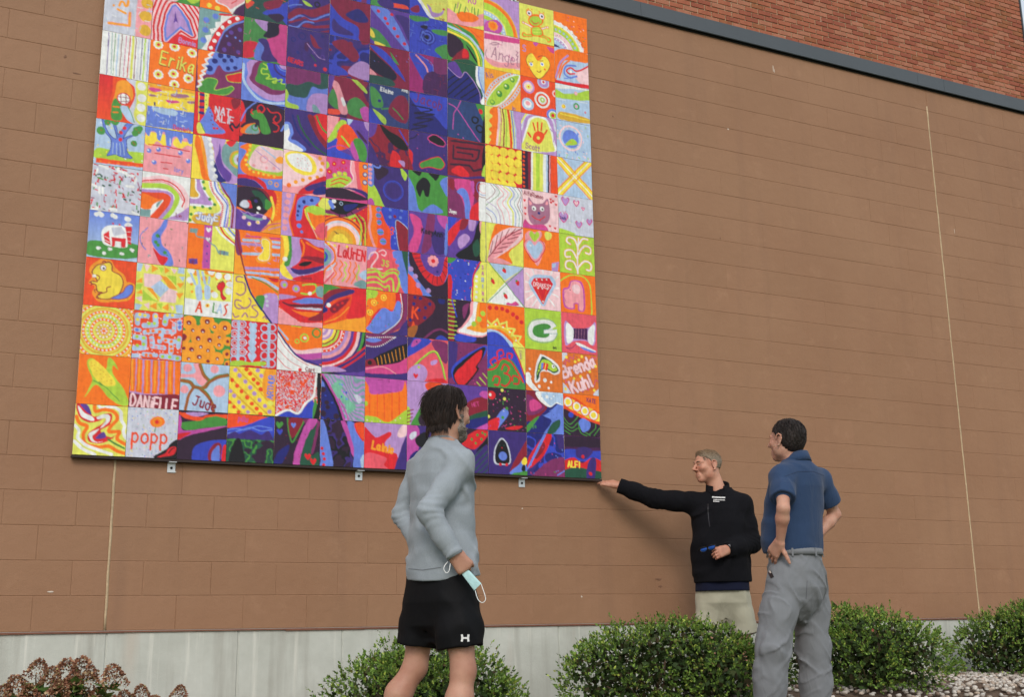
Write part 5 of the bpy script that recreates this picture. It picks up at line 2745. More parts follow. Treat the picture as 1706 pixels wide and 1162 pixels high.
PANEL_LABELS = {(0, 0): 'panel with a red and white winding figure on lime',
    (0, 1): 'panel with a corn cob on orange',
    (0, 2): 'panel of white dots in orange rings',
    (0, 3): 'panel with a yellow beaver on orange red',
    (0, 4): 'panel with a red barn and sheep on green',
    (0, 5): 'panel with pale basket weave and red flecks',
    (0, 6): 'panel with a blue tree on green ground',
    (0, 7): 'panel with a red and orange half sun and dotted disc',
    (0, 8): 'panel of thin upright stripes on white',
    (0, 9): 'panel with orange letters beside three yellow discs',
    (1, 0): 'speckled panel lettered popp under an orange poppy',
    (1, 1): 'panel of hanging carrots lettered DANiELLE',
    (1, 2): 'panel of pale blue maze pieces on red',
    (1, 3): 'quilt patterned panel with a blue diamond',
    (1, 4): 'pink panel with a blue river',
    (1, 5): 'panel with a bent rainbow',
    (1, 6): 'pink cake panel with dripping blue icing',
    (1, 7): 'panel with a yellow sunset over blue water',
    (1, 8): 'orange panel lettered Erika among daisies',
    (1, 9): 'panel with a lilac arrowhead badge on red stripes',
    (2, 1): 'pale blue panel with brown branches lettered Jude',
    (2, 2): 'panel of orange poppies on green',
    (2, 3): 'panel with a red footprint over coloured letters',
    (2, 5): 'panel of curving striped road lettered JudyE',
    (2, 7): 'red panel lettered NATALIE',
    (3, 1): 'yellow panel of dotted diagonal bands lettered ARTHUR',
    (3, 2): 'red panel with chains of pale blue hearts',
    (3, 5): 'panel with the painted left eye of the face',
    (4, 3): 'panel with the left half of the painted lips',
    (4, 4): 'panel with the painted nose',
    (5, 3): 'panel with the right half of the painted lips',
    (5, 4): 'pink panel lettered LaUrEN with wavy lines',
    (5, 5): 'panel with the painted right eye of the face over a yellow sun',
    (6, 0): 'red and lilac panel lettered Lainie',
    (6, 1): 'panel with an orange picket shape under magenta',
    (6, 8): 'dark blue panel lettered Elaine',
    (7, 3): 'dark panel with a red letter K',
    (7, 8): 'blue panel lettered Jacob with black scribble',
    (8, 7): 'dark red panel with a black maze spiral',
    (9, 0): 'violet panel with a small penguin',
    (9, 2): 'panel of red scrolls on green and blue',
    (9, 4): 'panel of four triangles each with a strawberry',
    (9, 5): 'panel with a red leaf on yellow',
    (9, 7): 'panel of yellow discs on red',
    (9, 9): 'panel with an open green pea pod',
    (9, 10): 'pink panel lettered Angel',
    (9, 11): 'panel with a rainbow quarter arc',
    (10, 2): 'panel with a leaping striped fish on orange',
    (10, 3): 'lime panel with a green and white letter G oval',
    (10, 4): 'panel with a red diamond and white rays',
    (10, 5): 'orange panel with stacked hearts',
    (10, 6): 'pink panel with a purple cat face',
    (10, 7): 'panel of broad upright stripes',
    (10, 8): 'panel with an orange hand print lettered Scott',
    (10, 9): 'red panel of target circles',
    (10, 10): 'orange panel with a yellow heart face',
    (10, 11): 'yellow panel with a waving frog',
    (11, 0): 'dark panel lettered ALFI in yellow',
    (11, 1): 'panel with four yellow discs in a chain over black',
    (11, 2): 'orange panel lettered Brenda Kuhl',
    (11, 3): 'rose panel with a thread spool and needle',
    (11, 4): 'orange panel with a pink elephant',
    (11, 5): 'lime panel with a white curling plant',
    (11, 6): 'pale panel of scattered lilac hearts',
    (11, 7): 'pale blue panel with a yellow X',
    (11, 9): 'panel with striped bands and small rings',
    (11, 10): 'panel with a red and blue swirl',
    (11, 11): 'orange panel with a scalloped rainbow'}
prn = random.Random(4)
for r_ in range(12):
    for c_ in range(12):
        cv = Canvas(c_ * 13 + r_ * 7)
        for tk in tiles.get((c_, r_)) or filler(c_, r_):
            cv.run(tk)
        if 3 <= c_ <= 7 and r_ >= 8 and (c_, r_) != (3, 8):
            cv.C = cv.C * 0.80 + PALL['V'] * 0.13        # the hair panels share a violet glaze
        col = cv.verts().reshape(-1, 3)
        g0 = 0.0011
        w_, h_ = MTW - 2 * g0, MTH - 2 * g0
        gx_ = np.linspace(0, w_, GV + 1)
        gz_ = np.linspace(h_, 0, GV + 1)
        Z_, X_ = np.meshgrid(gz_, gx_, indexing='ij')
        V_ = np.stack([X_.ravel(), np.zeros(NV), Z_.ravel()], 1)
        ex = np.array([[0, 0, h_], [w_, 0, h_], [w_, 0, 0], [0, 0, 0], [0, 0.0125, h_], [w_, 0.0125, h_], [w_, 0.0125, 0], [0, 0.0125, 0]], dtype=float)
        sf = np.array([[NV + k_, NV + 4 + k_, NV + 4 + (k_ + 1) % 4, NV + (k_ + 1) % 4] for k_ in range(4)])
        me = mesh_np('panel', np.concatenate([V_, ex]), np.concatenate([grid_f, sf]))
        at = me.color_attributes.new('paint', 'FLOAT_COLOR', 'POINT')
        full = np.ones((NV + 8, 4), dtype=np.float32)
        full[:NV, :3] = col
        at.data.foreach_set('color', full.ravel())
        me.materials.append(M_PANEL)
        me.materials.append(M_EDGE)
        mi = np.zeros(len(me.polygons), dtype=np.int32)
        mi[-4:] = 1
        me.polygons.foreach_set('material_index', mi)
        o = link('panel', me, None, mural)
        if (c_, r_) in PANEL_LABELS:
            o['label'] = PANEL_LABELS[(c_, r_)]
        o.location = (c_ * MTW + g0 + prn.uniform(-0.0004, 0.0004), MY + prn.uniform(-0.0008, 0.0008), r_ * MTH + g0 + MZ0)
# zinc clips under and over the frame
for cxp in (0.59, 1.81, 3.025):
    for top in (False, True):
        z0 = MZ0 - 0.016 if not top else MZ0 + 12 * MTH + 0.001
        s_ = -1 if not top else 1
        mb = MB()
        mb.box((cxp - 0.024, -0.0062, min(z0, z0 + s_ * 0.062)), (cxp + 0.024, -0.0012, max(z0, z0 + s_ * 0.062)))
        mb.box((cxp - 0.024, -0.052, min(z0, z0 + s_ * 0.004)), (cxp + 0.024, -0.0064, max(z0, z0 + s_ * 0.004)))
        o = mb.build('zinc_clip', M_ZINC, mural)
        mb = MB()
        mb.tube([(cxp, -0.0068, z0 + s_ * 0.034), (cxp, -0.0105, z0 + s_ * 0.034)], 0.0085, 6)
        b_ = mb.build('bolt', M_DARK, o)

# ------------------------------------------------------------------ planting
def mat_leaf(name, stops):
    m, nt, b = new_mat(name)
    g = nt.nodes.new('ShaderNodeNewGeometry')
    c = ramp(nt, g.outputs['Random Per Island'], stops)
    v = objvec(nt, world=True)
    c2 = mixc(nt, math_n(nt, 'MULTIPLY', noise(nt, 7.0, 3, 0.5, v), 0.35), c, tuple(x * 0.55 for x in stops[len(stops) // 2][1][:3]) + (1,))
    nt.links.new(c2, b.inputs['Base Color'])
    b.inputs['Roughness'].default_value = 0.6
    b.inputs['Specular IOR Level'].default_value = 0.22
    b.inputs['Transmission Weight'].default_value = 0.0
    b.inputs['Subsurface Weight'].default_value = 0.0
    return m


M_LEAF = mat_leaf('shrub_leaf', [(0.0, lin((62, 88, 38))), (0.35, lin((92, 124, 52))), (0.62, lin((112, 146, 60))), (0.80, lin((136, 168, 72))), (0.90, lin((94, 66, 44))), (0.97, lin((182, 200, 88)))])
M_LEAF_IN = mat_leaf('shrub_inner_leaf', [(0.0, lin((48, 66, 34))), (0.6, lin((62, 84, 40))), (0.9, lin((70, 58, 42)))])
M_TWIG = plain('twig_bark', lin((86, 66, 50)), 0.9, 0.25, 30)
M_PETAL = mat_leaf('dried_petal', [(0.0, lin((112, 70, 54))), (0.4, lin((146, 96, 74))), (0.72, lin((174, 130, 102))), (0.93, lin((206, 182, 142))), (0.98, lin((150, 160, 90)))])
M_HLEAF = mat_leaf('hydrangea_leaf', [(0.0, lin((52, 74, 34))), (0.6, lin((84, 112, 50))), (0.95, lin((120, 128, 66)))])
M_PINK = plain('pink_petal', lin((206, 60, 92)), 0.6, 0.1)


def leaf_cloud(pos, dirs, sizes, rs, width=0.42, fold=0.18):
    """one folded four point leaf per row"""
    n = len(pos)
    d = dirs / np.linalg.norm(dirs, axis=1)[:, None]
    r_ = rs.normal(size=(n, 3))
    s = np.cross(d, r_)
    s /= np.linalg.norm(s, axis=1)[:, None]
    nn = np.cross(s, d)
    L = sizes[:, None]
    V = np.stack([pos, pos + d * L * 0.45 + s * L * width * 0.5 + nn * L * fold * 0.5, pos + d * L - nn * L * fold * 0.4, pos + d * L * 0.45 - s * L * width * 0.5 + nn * L * fold * 0.5], 1)
    Fq = np.arange(n * 4).reshape(n, 4)
    return V.reshape(-1, 3), Fq


def make_bush(x0, x1, y, top, seed, label, z0=0.0, count=2300):
    rs = np.random.default_rng(seed)
    cx, hw = (x0 + x1) / 2, (x1 - x0) / 2
    H = top - z0 - 0.055
    root = empty('shrub', (cx, y, z0))
    tag(root, label, 'shrub', 'clipped evergreen shrubs along the footing')
    # lobes: a mound of smaller mounds
    lob = []
    for i in range(26):
        a = rs.uniform(0, 2 * np.pi)
        rr = np.sqrt(rs.uniform(0, 1)) * 0.78
        lx, ly = np.cos(a) * rr, np.sin(a) * rr
        hh = max(0.08, 1 - rr * rr * 1.15) ** 0.75
        r_ = rs.uniform(0.20, 0.32) * min(1.0, hw / 0.6)
        lz = z0 + max(0.10, (H - r_ * 0.75) * hh * rs.uniform(0.72, 1.02))
        lob.append((cx + lx * (hw - r_ * 0.5), y + ly * min(0.55, hw * 0.75), lz, r_))
    lob.append((cx + 0.05 * hw, y, z0 + H - 0.24, 0.26))
    lob = np.array(lob)
    pts, nrm = [], []
    per = int(count / len(lob) * 2.6)
    for lx, ly, lz, r_ in lob:
        q = rs.normal(size=(per, 3))
        q /= np.linalg.norm(q, axis=1)[:, None]
        p = np.array([lx, ly, lz]) + q * r_ * rs.uniform(0.82, 1.06, size=(per, 1)) * np.array([1, 1, 0.85])
        dd = np.sqrt((((p[:, None, :] - lob[None, :, :3]) / (lob[None, :, 3:4] * np.array([1, 1, 0.85]))) ** 2).sum(2))
        ok = (dd.min(1) > 0.78) & (p[:, 2] > z0 + 0.02)
        pts.append(p[ok])
        nrm.append(q[ok])
    pts, nrm = np.concatenate(pts), np.concatenate(nrm)
    # shoots at each point: a rosette of small leaves along a short twig
    up = nrm + np.array([0, 0, 0.55]) + rs.normal(size=pts.shape) * 0.25
    up /= np.linalg.norm(up, axis=1)[:, None]
    shoot = np.where(rs.random(len(pts)) < 0.10, rs.uniform(0.04, 0.085, len(pts)), rs.uniform(0.012, 0.04, len(pts)))
    P_, D_, S_ = [], [], []
    for k_ in range(7):
        t = k_ / 6.0
        base = pts + up * (shoot * t)[:, None]
        out = rs.normal(size=pts.shape)
        out -= (out * up).sum(1)[:, None] * up
        out /= np.linalg.norm(out, axis=1)[:, None]
        P_.append(base)
        D_.append(out * (0.9 - 0.5 * t) + up * (0.45 + 0.6 * t))
        S_.append(rs.uniform(0.014, 0.026, len(pts)))
    V_, Fq = leaf_cloud(np.concatenate(P_), np.concatenate(D_), np.concatenate(S_), rs, 0.55)
    tag(link('leaves', mesh_np('leaves', V_, Fq), M_LEAF, root), kind='stuff')
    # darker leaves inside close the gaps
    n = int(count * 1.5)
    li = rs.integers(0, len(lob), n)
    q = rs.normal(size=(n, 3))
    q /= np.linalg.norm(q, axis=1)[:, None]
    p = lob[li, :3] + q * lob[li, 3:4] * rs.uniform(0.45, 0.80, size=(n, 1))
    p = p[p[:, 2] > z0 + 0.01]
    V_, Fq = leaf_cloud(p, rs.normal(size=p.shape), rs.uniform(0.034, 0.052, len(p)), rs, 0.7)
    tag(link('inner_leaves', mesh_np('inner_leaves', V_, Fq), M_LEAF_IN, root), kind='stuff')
    mb = MB()
    for i in range(16):
        a = lob[rs.integers(0, len(lob))]
        b0 = Vector((cx + rs.uniform(-0.1, 0.1), y + rs.uniform(-0.08, 0.08), z0 - 0.02))
        m_ = b0.lerp(Vector(a[:3]), 0.5) + Vector((rs.uniform(-0.04, 0.04), rs.uniform(-0.04, 0.04), -0.03))
        mb.tube([b0, m_, Vector(a[:3])], [0.009, 0.006, 0.003], 5)
    tag(mb.build('stems', M_TWIG, root, True), kind='stuff')
    return root


BUSHES = [(1.216, 2.66, -0.95, 0.542), (2.716, 4.173, -1.12, 0.65), (4.444, 5.884, -0.95, 0.705), (6.487, 7.877, -0.72, 0.739)]
BLAB = ['broad green shrub behind the legs of the man in grey', 'largest rounded shrub hiding the legs of the man in black pullover',
        'tall green shrub beside the man in grey trousers, a tuft on its top', 'shrub on white gravel right of the far caulk joint']
for i, (x0, x1, y, top) in enumerate(BUSHES):
    b_ = make_bush(x0, x1, y, top, 40 + i, BLAB[i], ground_z((x0 + x1) / 2, y) - 0.02, 2500 if i < 3 else 2200)
    if i == 2:
        mb = MB()
        for (dx, dy, dz) in ((-0.30, -0.46, 0.50),):
            for k_ in range(5):
                a = 2 * math.pi * k_ / 5
                c = Vector(((x0 + x1) / 2 + dx, y + dy, dz))
                q1 = c + Vector((math.cos(a), -0.3, math.sin(a))) * 0.012
                q2 = c + Vector((math.cos(a + 0.5), -0.4, math.sin(a + 0.5))) * 0.010
                mb.add([c, q1, q2], [(0, 1, 2)])
        tag(mb.build('pink_blossom', M_PINK, b_), kind='stuff')

# dried hydrangea at the left
HEADS = [(-0.177, -0.875, 0.357), (-0.249, -0.8, 0.275), (-0.313, -0.737, 0.246), (-0.109, -0.938, 0.328), (-0.019, -0.75, 0.33), (0.059, -0.825, 0.348), (0.011, -0.775, 0.271), (-0.078, -0.963, 0.247), (0.09, -0.85, 0.289), (0.192, -0.95, 0.318), (0.288, -0.75, 0.192), (0.353, -0.812, 0.223), (0.547, -0.82, 0.222), (0.12, -0.875, 0.22), (-0.206, -0.945, 0.223), (0.057, -0.812, 0.181), (-0.268, -0.775, 0.182), (-0.124, -0.912, 0.174), (0.409, -0.862, 0.157), (-0.377, -0.938, 0.215), (0.19, -0.938, 0.147), (-0.022, -0.845, 0.137)]
hyd = empty('hydrangea', (-0.15, -0.85, 0.0))
tag(hyd, 'hydrangea with dried rust brown flower heads below the left caulk joint', 'shrub')
variants = []
for k_ in range(4):
    rs = np.random.default_rng(90 + k_)
    n = 420
    t = rs.uniform(0, 1, n) ** 0.8
    a = rs.uniform(0, 2 * np.pi, n)
    rad = 0.062 * (1 - t) ** 0.6 * rs.uniform(0.75, 1.08, n) + 0.006
    p = np.stack([np.cos(a) * rad, np.sin(a) * rad, t * 0.115 - 0.03], 1)
    d = np.stack([np.cos(a), np.sin(a), rs.uniform(-0.3, 0.8, n)], 1) + rs.normal(size=(n, 3)) * 0.35
    V_, Fq = leaf_cloud(p, d, rs.uniform(0.010, 0.018, n), rs, 0.85, 0.25)
    me = mesh_np('flower_head', V_, Fq)
    me.materials.append(M_PETAL)
    variants.append(me)
stem = MB()
lp, ld, ls = [], [], []
rs = np.random.default_rng(77)
for i, h in enumerate(HEADS):
    o = link('flower_head', variants[i % 4], None, hyd)
    tag(o, kind='stuff')
    o.location = h
    tl = (rs.uniform(-0.5, 0.5), rs.uniform(-0.5, 0.4), rs.uniform(0, 6.28))
    o.rotation_euler = tl
    s_ = rs.uniform(0.8, 1.15) * (0.75 if i in (11, 12) else 1)
    o.scale = (s_, s_, s_)
    base = Vector((-0.15 + (h[0] + 0.15) * 0.35, -0.85 + rs.uniform(-0.1, 0.1), -0.02))
    top = Vector(h)
    mid = base.lerp(top, 0.55) + Vector((0, 0, 0.02))
    stem.tube([base, mid, top], [0.006, 0.0045, 0.003], 5)
    for k_ in range(34):
        q = mid.lerp(top, rs.uniform(-0.3, 0.85))
        a = rs.uniform(0, 6.28)
        lp.append(q)
        ld.append((math.cos(a), math.sin(a), rs.uniform(-0.3, 0.5)))
        ls.append(rs.uniform(0.05, 0.10))
V_, Fq = leaf_cloud(np.array(lp), np.array(ld), np.array(ls), rs, 0.5, 0.2)
tag(link('leaves', mesh_np('leaves', V_, Fq), M_HLEAF, hyd), kind='stuff')
tag(stem.build('stems', M_TWIG, hyd, True), kind='stuff')

# white river gravel in the bed
def mat_gravel():
    m, nt, b = new_mat('river_gravel')
    g = nt.nodes.new('ShaderNodeNewGeometry')
    c = ramp(nt, g.outputs['Random Per Island'], [(0.0, lin((150, 140, 130))), (0.3, lin((196, 190, 182))), (0.6, lin((214, 210, 204))), (0.85, lin((186, 168, 150))), (0.97, lin((120, 98, 86)))])
    nt.links.new(mixc(nt, math_n(nt, 'MULTIPLY', noise(nt, 90.0, 4, 0.6, objvec(nt, world=True)), 0.3), c, lin((150, 140, 128))), b.inputs['Base Color'])
    b.inputs['Roughness'].default_value = 0.7
    return m


M_GRAVEL = mat_gravel()
t_ = (1 + 5 ** 0.5) / 2
ico_v = np.array([(-1, t_, 0), (1, t_, 0), (-1, -t_, 0), (1, -t_, 0), (0, -1, t_), (0, 1, t_), (0, -1, -t_), (0, 1, -t_), (t_, 0, -1), (t_, 0, 1), (-t_, 0, -1), (-t_, 0, 1)]) / math.sqrt(1 + t_ * t_)
ico_f = np.array([(0, 11, 5), (0, 5, 1), (0, 1, 7), (0, 7, 10), (0, 10, 11), (1, 5, 9), (5, 11, 4), (11, 10, 2), (10, 7, 6), (7, 1, 8), (3, 9, 4), (3, 4, 2), (3, 2, 6), (3, 6, 8), (3, 8, 9), (4, 9, 5), (2, 4, 11), (6, 2, 10), (8, 6, 7), (9, 8, 1)])
rs = np.random.default_rng(5)
n = 7000
gx_ = rs.uniform(2.6, 9.4, n)
gy_ = rs.uniform(-2.3, -0.02, n)
keep = rs.random(n) < np.where(gx_ > 5.2, 1.0, 0.55)
gx_, gy_ = gx_[keep], gy_[keep]
n = len(gx_)
sc = rs.uniform(0.010, 0.024, (n, 3)) * np.array([1.15, 1.0, 0.7])
an = rs.uniform(0, 6.28, n)
ca, sa = np.cos(an), np.sin(an)
base = ico_v[None] * sc[:, None, :] * rs.uniform(0.85, 1.15, (n, 12, 1))
xx = base[..., 0] * ca[:, None] - base[..., 1] * sa[:, None]
yy = base[..., 0] * sa[:, None] + base[..., 1] * ca[:, None]
zz = base[..., 2] + np.array([ground_z(a, b_) for a, b_ in zip(gx_, gy_)])[:, None] + sc[:, 2:3] * 0.5 + rs.uniform(0, 0.012, (n, 1))
V_ = np.stack([xx + gx_[:, None], yy + gy_[:, None], zz], -1).reshape(-1, 3)
Fq = (ico_f[None] + (np.arange(n) * 12)[:, None, None]).reshape(-1, 3)
gr = link('gravel', mesh_np('gravel', V_, Fq), M_GRAVEL, None, True)
tag(gr, 'white and tan river gravel spread under the shrubs', 'gravel', kind='stuff')

# ------------------------------------------------------------------ bodies and clothes are grown as distance fields and meshed
def v3(a):
    return np.array(a, dtype=np.float32)


def unit(a):
    a = np.array(a, dtype=np.float64)
    return a / np.linalg.norm(a)


_perm = np.random.default_rng(3).random((32, 32, 32)).astype(np.float32)


def vnoise(P):
    """smooth value noise, -1..1"""
    i = np.floor(P).astype(np.int32)
    f = P - i
    f = f * f * (3 - 2 * f)
    i &= 31
    j = (i + 1) & 31
    a = _perm
    x0, y0, z0, x1, y1, z1 = i[:, 0], i[:, 1], i[:, 2], j[:, 0], j[:, 1], j[:, 2]
    fx, fy, fz = f[:, 0], f[:, 1], f[:, 2]
    c00 = a[x0, y0, z0] * (1 - fx) + a[x1, y0, z0] * fx
    c10 = a[x0, y1, z0] * (1 - fx) + a[x1, y1, z0] * fx
    c01 = a[x0, y0, z1] * (1 - fx) + a[x1, y0, z1] * fx
    c11 = a[x0, y1, z1] * (1 - fx) + a[x1, y1, z1] * fx
    return 2 * ((c00 * (1 - fy) + c10 * fy) * (1 - fz) + (c01 * (1 - fy) + c11 * fy) * fz) - 1


class Field:
    """list of shapes blended one after another"""
    def __init__(self):
        self.ops = []

    def cap(self, a, b, ra, rb=None, k=0.02, mode='+'):
        a, b = v3(a), v3(b)
        rb = ra if rb is None else rb
        r = max(ra, rb)
        lo, hi = np.minimum(a, b) - r, np.maximum(a, b) + r

        def fn(P):
            ab = b - a
            t = np.clip(((P - a) @ ab) / max(float(ab @ ab), 1e-9), 0, 1)
            q = P - a - t[:, None] * ab
            return np.sqrt((q * q).sum(1)) - (ra + (rb - ra) * t)
        self.ops.append((mode, fn, lo, hi, k))
        return self

    def chain(self, pts, rads, k=0.02, mode='+'):
        for i in range(len(pts) - 1):
            self.cap(pts[i], pts[i + 1], rads[i], rads[i + 1], k, mode)
        return self

    def ell(self, c, rad, axes=None, k=0.02, mode='+'):
        c, rad = v3(c), v3(rad)
        A = np.eye(3, dtype=np.float32) if axes is None else np.array(axes, dtype=np.float32)
        m = float(rad.max())

        def fn(P):
            q = (P - c) @ A.T
            k0 = np.sqrt(((q / rad) ** 2).sum(1))
            k1 = np.sqrt(((q / (rad * rad)) ** 2).sum(1)) + 1e-9
            return k0 * (k0 - 1.0) / k1
        self.ops.append((mode, fn, c - m, c + m, k))
        return self

    def loft(self, st, lvec, fvec, k=0.02, p=2.3, mode='+', cap=0.0):
        """stations (x, y, z, half width, half depth) rising in z"""
        S = np.array(st, dtype=np.float32)
        l, f = v3(lvec), v3(fvec)
        m = float(S[:, 3:].max())
        lo = S[:, :3].min(0) - np.array([m, m, 0.02])
        hi = S[:, :3].max(0) + np.array([m, m, 0.02])

        def fn(P):
            z = P[:, 2]
            cx = np.interp(z, S[:, 2], S[:, 0])
            cy = np.interp(z, S[:, 2], S[:, 1])
            # cosine eased widths
            hw = np.interp(z, S[:, 2], S[:, 3])
            hd = np.interp(z, S[:, 2], S[:, 4])
            qx = (P[:, 0] - cx) * l[0] + (P[:, 1] - cy) * l[1]
            qy = (P[:, 0] - cx) * f[0] + (P[:, 1] - cy) * f[1]
            e = (np.abs(qx / hw) ** p + np.abs(qy / hd) ** p) ** (1.0 / p)
            d = (e - 1.0) * np.minimum(hw, hd)
            dz = np.maximum(S[0, 2] - z, z - S[-1, 2])
            return np.maximum(d, dz)
        self.ops.append((mode, fn, lo.astype(np.float32), hi.astype(np.float32), k))
        return self

    def half(self, pt, nrm, k=0.004, mode='&'):
        """keep what lies behind the plane"""
        pt, n = v3(pt), v3(unit(nrm))
        self.ops.append((mode, lambda P: (P - pt) @ n, None, None, k))
        return self

    def warp(self, fn):
        self.ops.append(('w', fn, None, None, 0))
        return self

    def copy(self):
        f = Field()
        f.ops = list(self.ops)
        return f

    def bounds(self):
        lo = np.min([o[2] for o in self.ops if o[0] == '+' and o[2] is not None], axis=0)
        hi = np.max([o[3] for o in self.ops if o[0] == '+' and o[3] is not None], axis=0)
        return lo, hi

    def __call__(self, P):
        d = np.full(len(P), 0.25, dtype=np.float32)
        for mode, fn, lo, hi, k in self.ops:
            if mode == 'w':
                m = np.abs(d) < 0.05
                if m.any():
                    d[m] += fn(P[m]).astype(np.float32)
                continue
            if lo is not None:
                pad = 0.1
                m = ((P > lo - pad) & (P < hi + pad)).all(1)
                if not m.any():
                    continue
                x = fn(P[m]).astype(np.float32)
                y = d[m]
            else:
                m = slice(None)
                x = fn(P).astype(np.float32)
                y = d
            k = max(k, 1e-5)
            if mode == '+':
                h = np.maximum(k - np.abs(x - y), 0) / k
                d[m] = np.minimum(x, y) - h * h * k * 0.25
            elif mode == '-':
                h = np.maximum(k - np.abs(-x - y), 0) / k
                d[m] = np.maximum(-x, y) + h * h * k * 0.25
            else:
                h = np.maximum(k - np.abs(x - y), 0) / k
                d[m] = np.maximum(x, y) + h * h * k * 0.25
        return d


def mesh_field(field, h, name, pad=0.03, lo=None, hi=None):
    """sparse surface nets"""
    if lo is None:
        lo, hi = field.bounds()
    lo = np.asarray(lo, dtype=np.float64) - pad
    hi = np.asarray(hi, dtype=np.float64) + pad
    B = 8
    nb = np.ceil((hi - lo) / (h * B)).astype(int)
    n = nb * B + 1
    bc = np.stack(np.meshgrid(*[np.arange(k) for k in nb], indexing='ij'), -1).reshape(-1, 3)
    cen = (lo + (bc + 0.5) * B * h).astype(np.float32)
    dc = field(cen)
    keep = np.abs(dc) < B * h * 0.5 * 1.7320508 + 0.022
    bc = bc[keep]
    D = np.full(tuple(n), 1.0, dtype=np.float32)
    off = np.stack(np.meshgrid(*[np.arange(B + 1)] * 3, indexing='ij'), -1).reshape(-1, 3)
    done = np.zeros(tuple(n), dtype=bool)
    for s in range(0, len(bc), 400):
        idx = (bc[s:s + 400, None, :] * B + off[None]).reshape(-1, 3)
        fresh = ~done[idx[:, 0], idx[:, 1], idx[:, 2]]
        idx = np.unique(idx[fresh] @ np.array([n[1] * n[2], n[2], 1]))
        ii = np.stack([idx // (n[1] * n[2]), (idx // n[2]) % n[1], idx % n[2]], -1)
        D[ii[:, 0], ii[:, 1], ii[:, 2]] = field((lo + ii * h).astype(np.float32))
        done[ii[:, 0], ii[:, 1], ii[:, 2]] = True
    sgn = D < 0
    cs = np.zeros(tuple(n - 1), dtype=np.int8)
    ok = np.ones(tuple(n - 1), dtype=bool)
    for i in (0, 1):
        for j in (0, 1):
            for k in (0, 1):
                sl = (slice(i, n[0] - 1 + i), slice(j, n[1] - 1 + j), slice(k, n[2] - 1 + k))
                cs += sgn[sl]
                ok &= done[sl]
    act = (cs > 0) & (cs < 8) & ok
    cell = np.argwhere(act)
    vid = np.full(tuple(n - 1), -1, dtype=np.int64)
    vid[act] = np.arange(len(cell))
    acc = np.zeros((len(cell), 3))
    cnt = np.zeros(len(cell))
    corners = [(i, j, k) for i in (0, 1) for j in (0, 1) for k in (0, 1)]
    for a in corners:
        for ax in range(3):
            if a[ax]:
                continue
            b = list(a)
            b[ax] = 1
            pa, pb = cell + a, cell + b
            da, db = D[pa[:, 0], pa[:, 1], pa[:, 2]], D[pb[:, 0], pb[:, 1], pb[:, 2]]
            m = (da < 0) != (db < 0)
            t = da[m] / (da[m] - db[m])
            q = np.tile(np.array(a, float), (m.sum(), 1))
            q[:, ax] = t
            acc[m] += q
            cnt[m] += 1
    V = lo + (cell + acc / cnt[:, None]) * h
    quads = []
    for ax in range(3):
        o1, o2 = [(1, 2), (2, 0), (0, 1)][ax]
        sa = [slice(0, n[0]), slice(0, n[1]), slice(0, n[2])]
        A = [slice(1, n[0] - 1), slice(1, n[1] - 1), slice(1, n[2] - 1)]
        A[ax] = slice(0, n[ax] - 1)
        Bs = list(A)
        Bs[ax] = slice(1, n[ax])
        s0, s1 = sgn[tuple(A)], sgn[tuple(Bs)]
        e = np.argwhere(s0 != s1)
        if not len(e):
            continue
        flip = s0[s0 != s1]
        base = e + 1
        base[:, ax] -= 1
        def at(d1, d2):
            q = base.copy()
            q[:, o1] += d1
            q[:, o2] += d2
            return vid[q[:, 0], q[:, 1], q[:, 2]]
        q = np.stack([at(-1, -1), at(0, -1), at(0, 0), at(-1, 0)], -1)
        q[~flip] = q[~flip][:, ::-1]
        quads.append(q)
    Q = np.concatenate(quads)
    Q = Q[(Q >= 0).all(1)]
    # drop specks: keep only the biggest connected shell
    par = np.arange(len(V))
    for _ in range(60):
        mn = par[Q].min(1)
        new = par.copy()
        for c in range(4):
            np.minimum.at(new, Q[:, c], mn)
        new = new[new]
        if (new == par).all():
            break
        par = new
    for _ in range(4000):
        mn = par[Q].min(1)
        new = par.copy()
        for c in range(4):
            np.minimum.at(new, Q[:, c], mn)
        new = new[new]
        new = new[new]
        if (new == par).all():
            break
        par = new
    roots, counts = np.unique(par, return_counts=True)
    best = roots[counts.argmax()]
    kv = par == best
    Q = Q[kv[Q[:, 0]]]
    mp = np.cumsum(kv) - 1
    return mesh_np(name, V[kv], mp[Q])


def frame(fwd, up=(0, 0, 1)):
    """axes left, forward, up of something that looks along fwd"""
    f = unit(fwd)
    l = unit(np.cross(up, f))
    return np.array([l, f, np.cross(f, l)])

# ------------------------------------------------------------------ materials of the people
def mat_skin(name, base, ruddy):
    m, nt, b = new_mat(name)
    v = objvec(nt)
    c = ramp(nt, noise(nt, 9.0, 4, 0.6, v), [(0.35, base), (0.7, ruddy)])
    s = ramp(nt, noise(nt, 160.0, 2, 0.5, v), [(0.6, (0, 0, 0, 1)), (0.75, (1, 1, 1, 1))])
    nt.links.new(mixc(nt, math_n(nt, 'MULTIPLY', s, 0.22), c, tuple(x * 0.6 for x in ruddy[:3]) + (1,)), b.inputs['Base Color'])
    b.inputs['Roughness'].default_value = 0.52
    b.inputs['Subsurface Weight'].default_value = 0.12
    b.inputs['Subsurface Radius'].default_value = (0.012, 0.005, 0.003)
    bump(nt, b, noise(nt, 260.0, 3, 0.6, v), 0.0012)
    return m


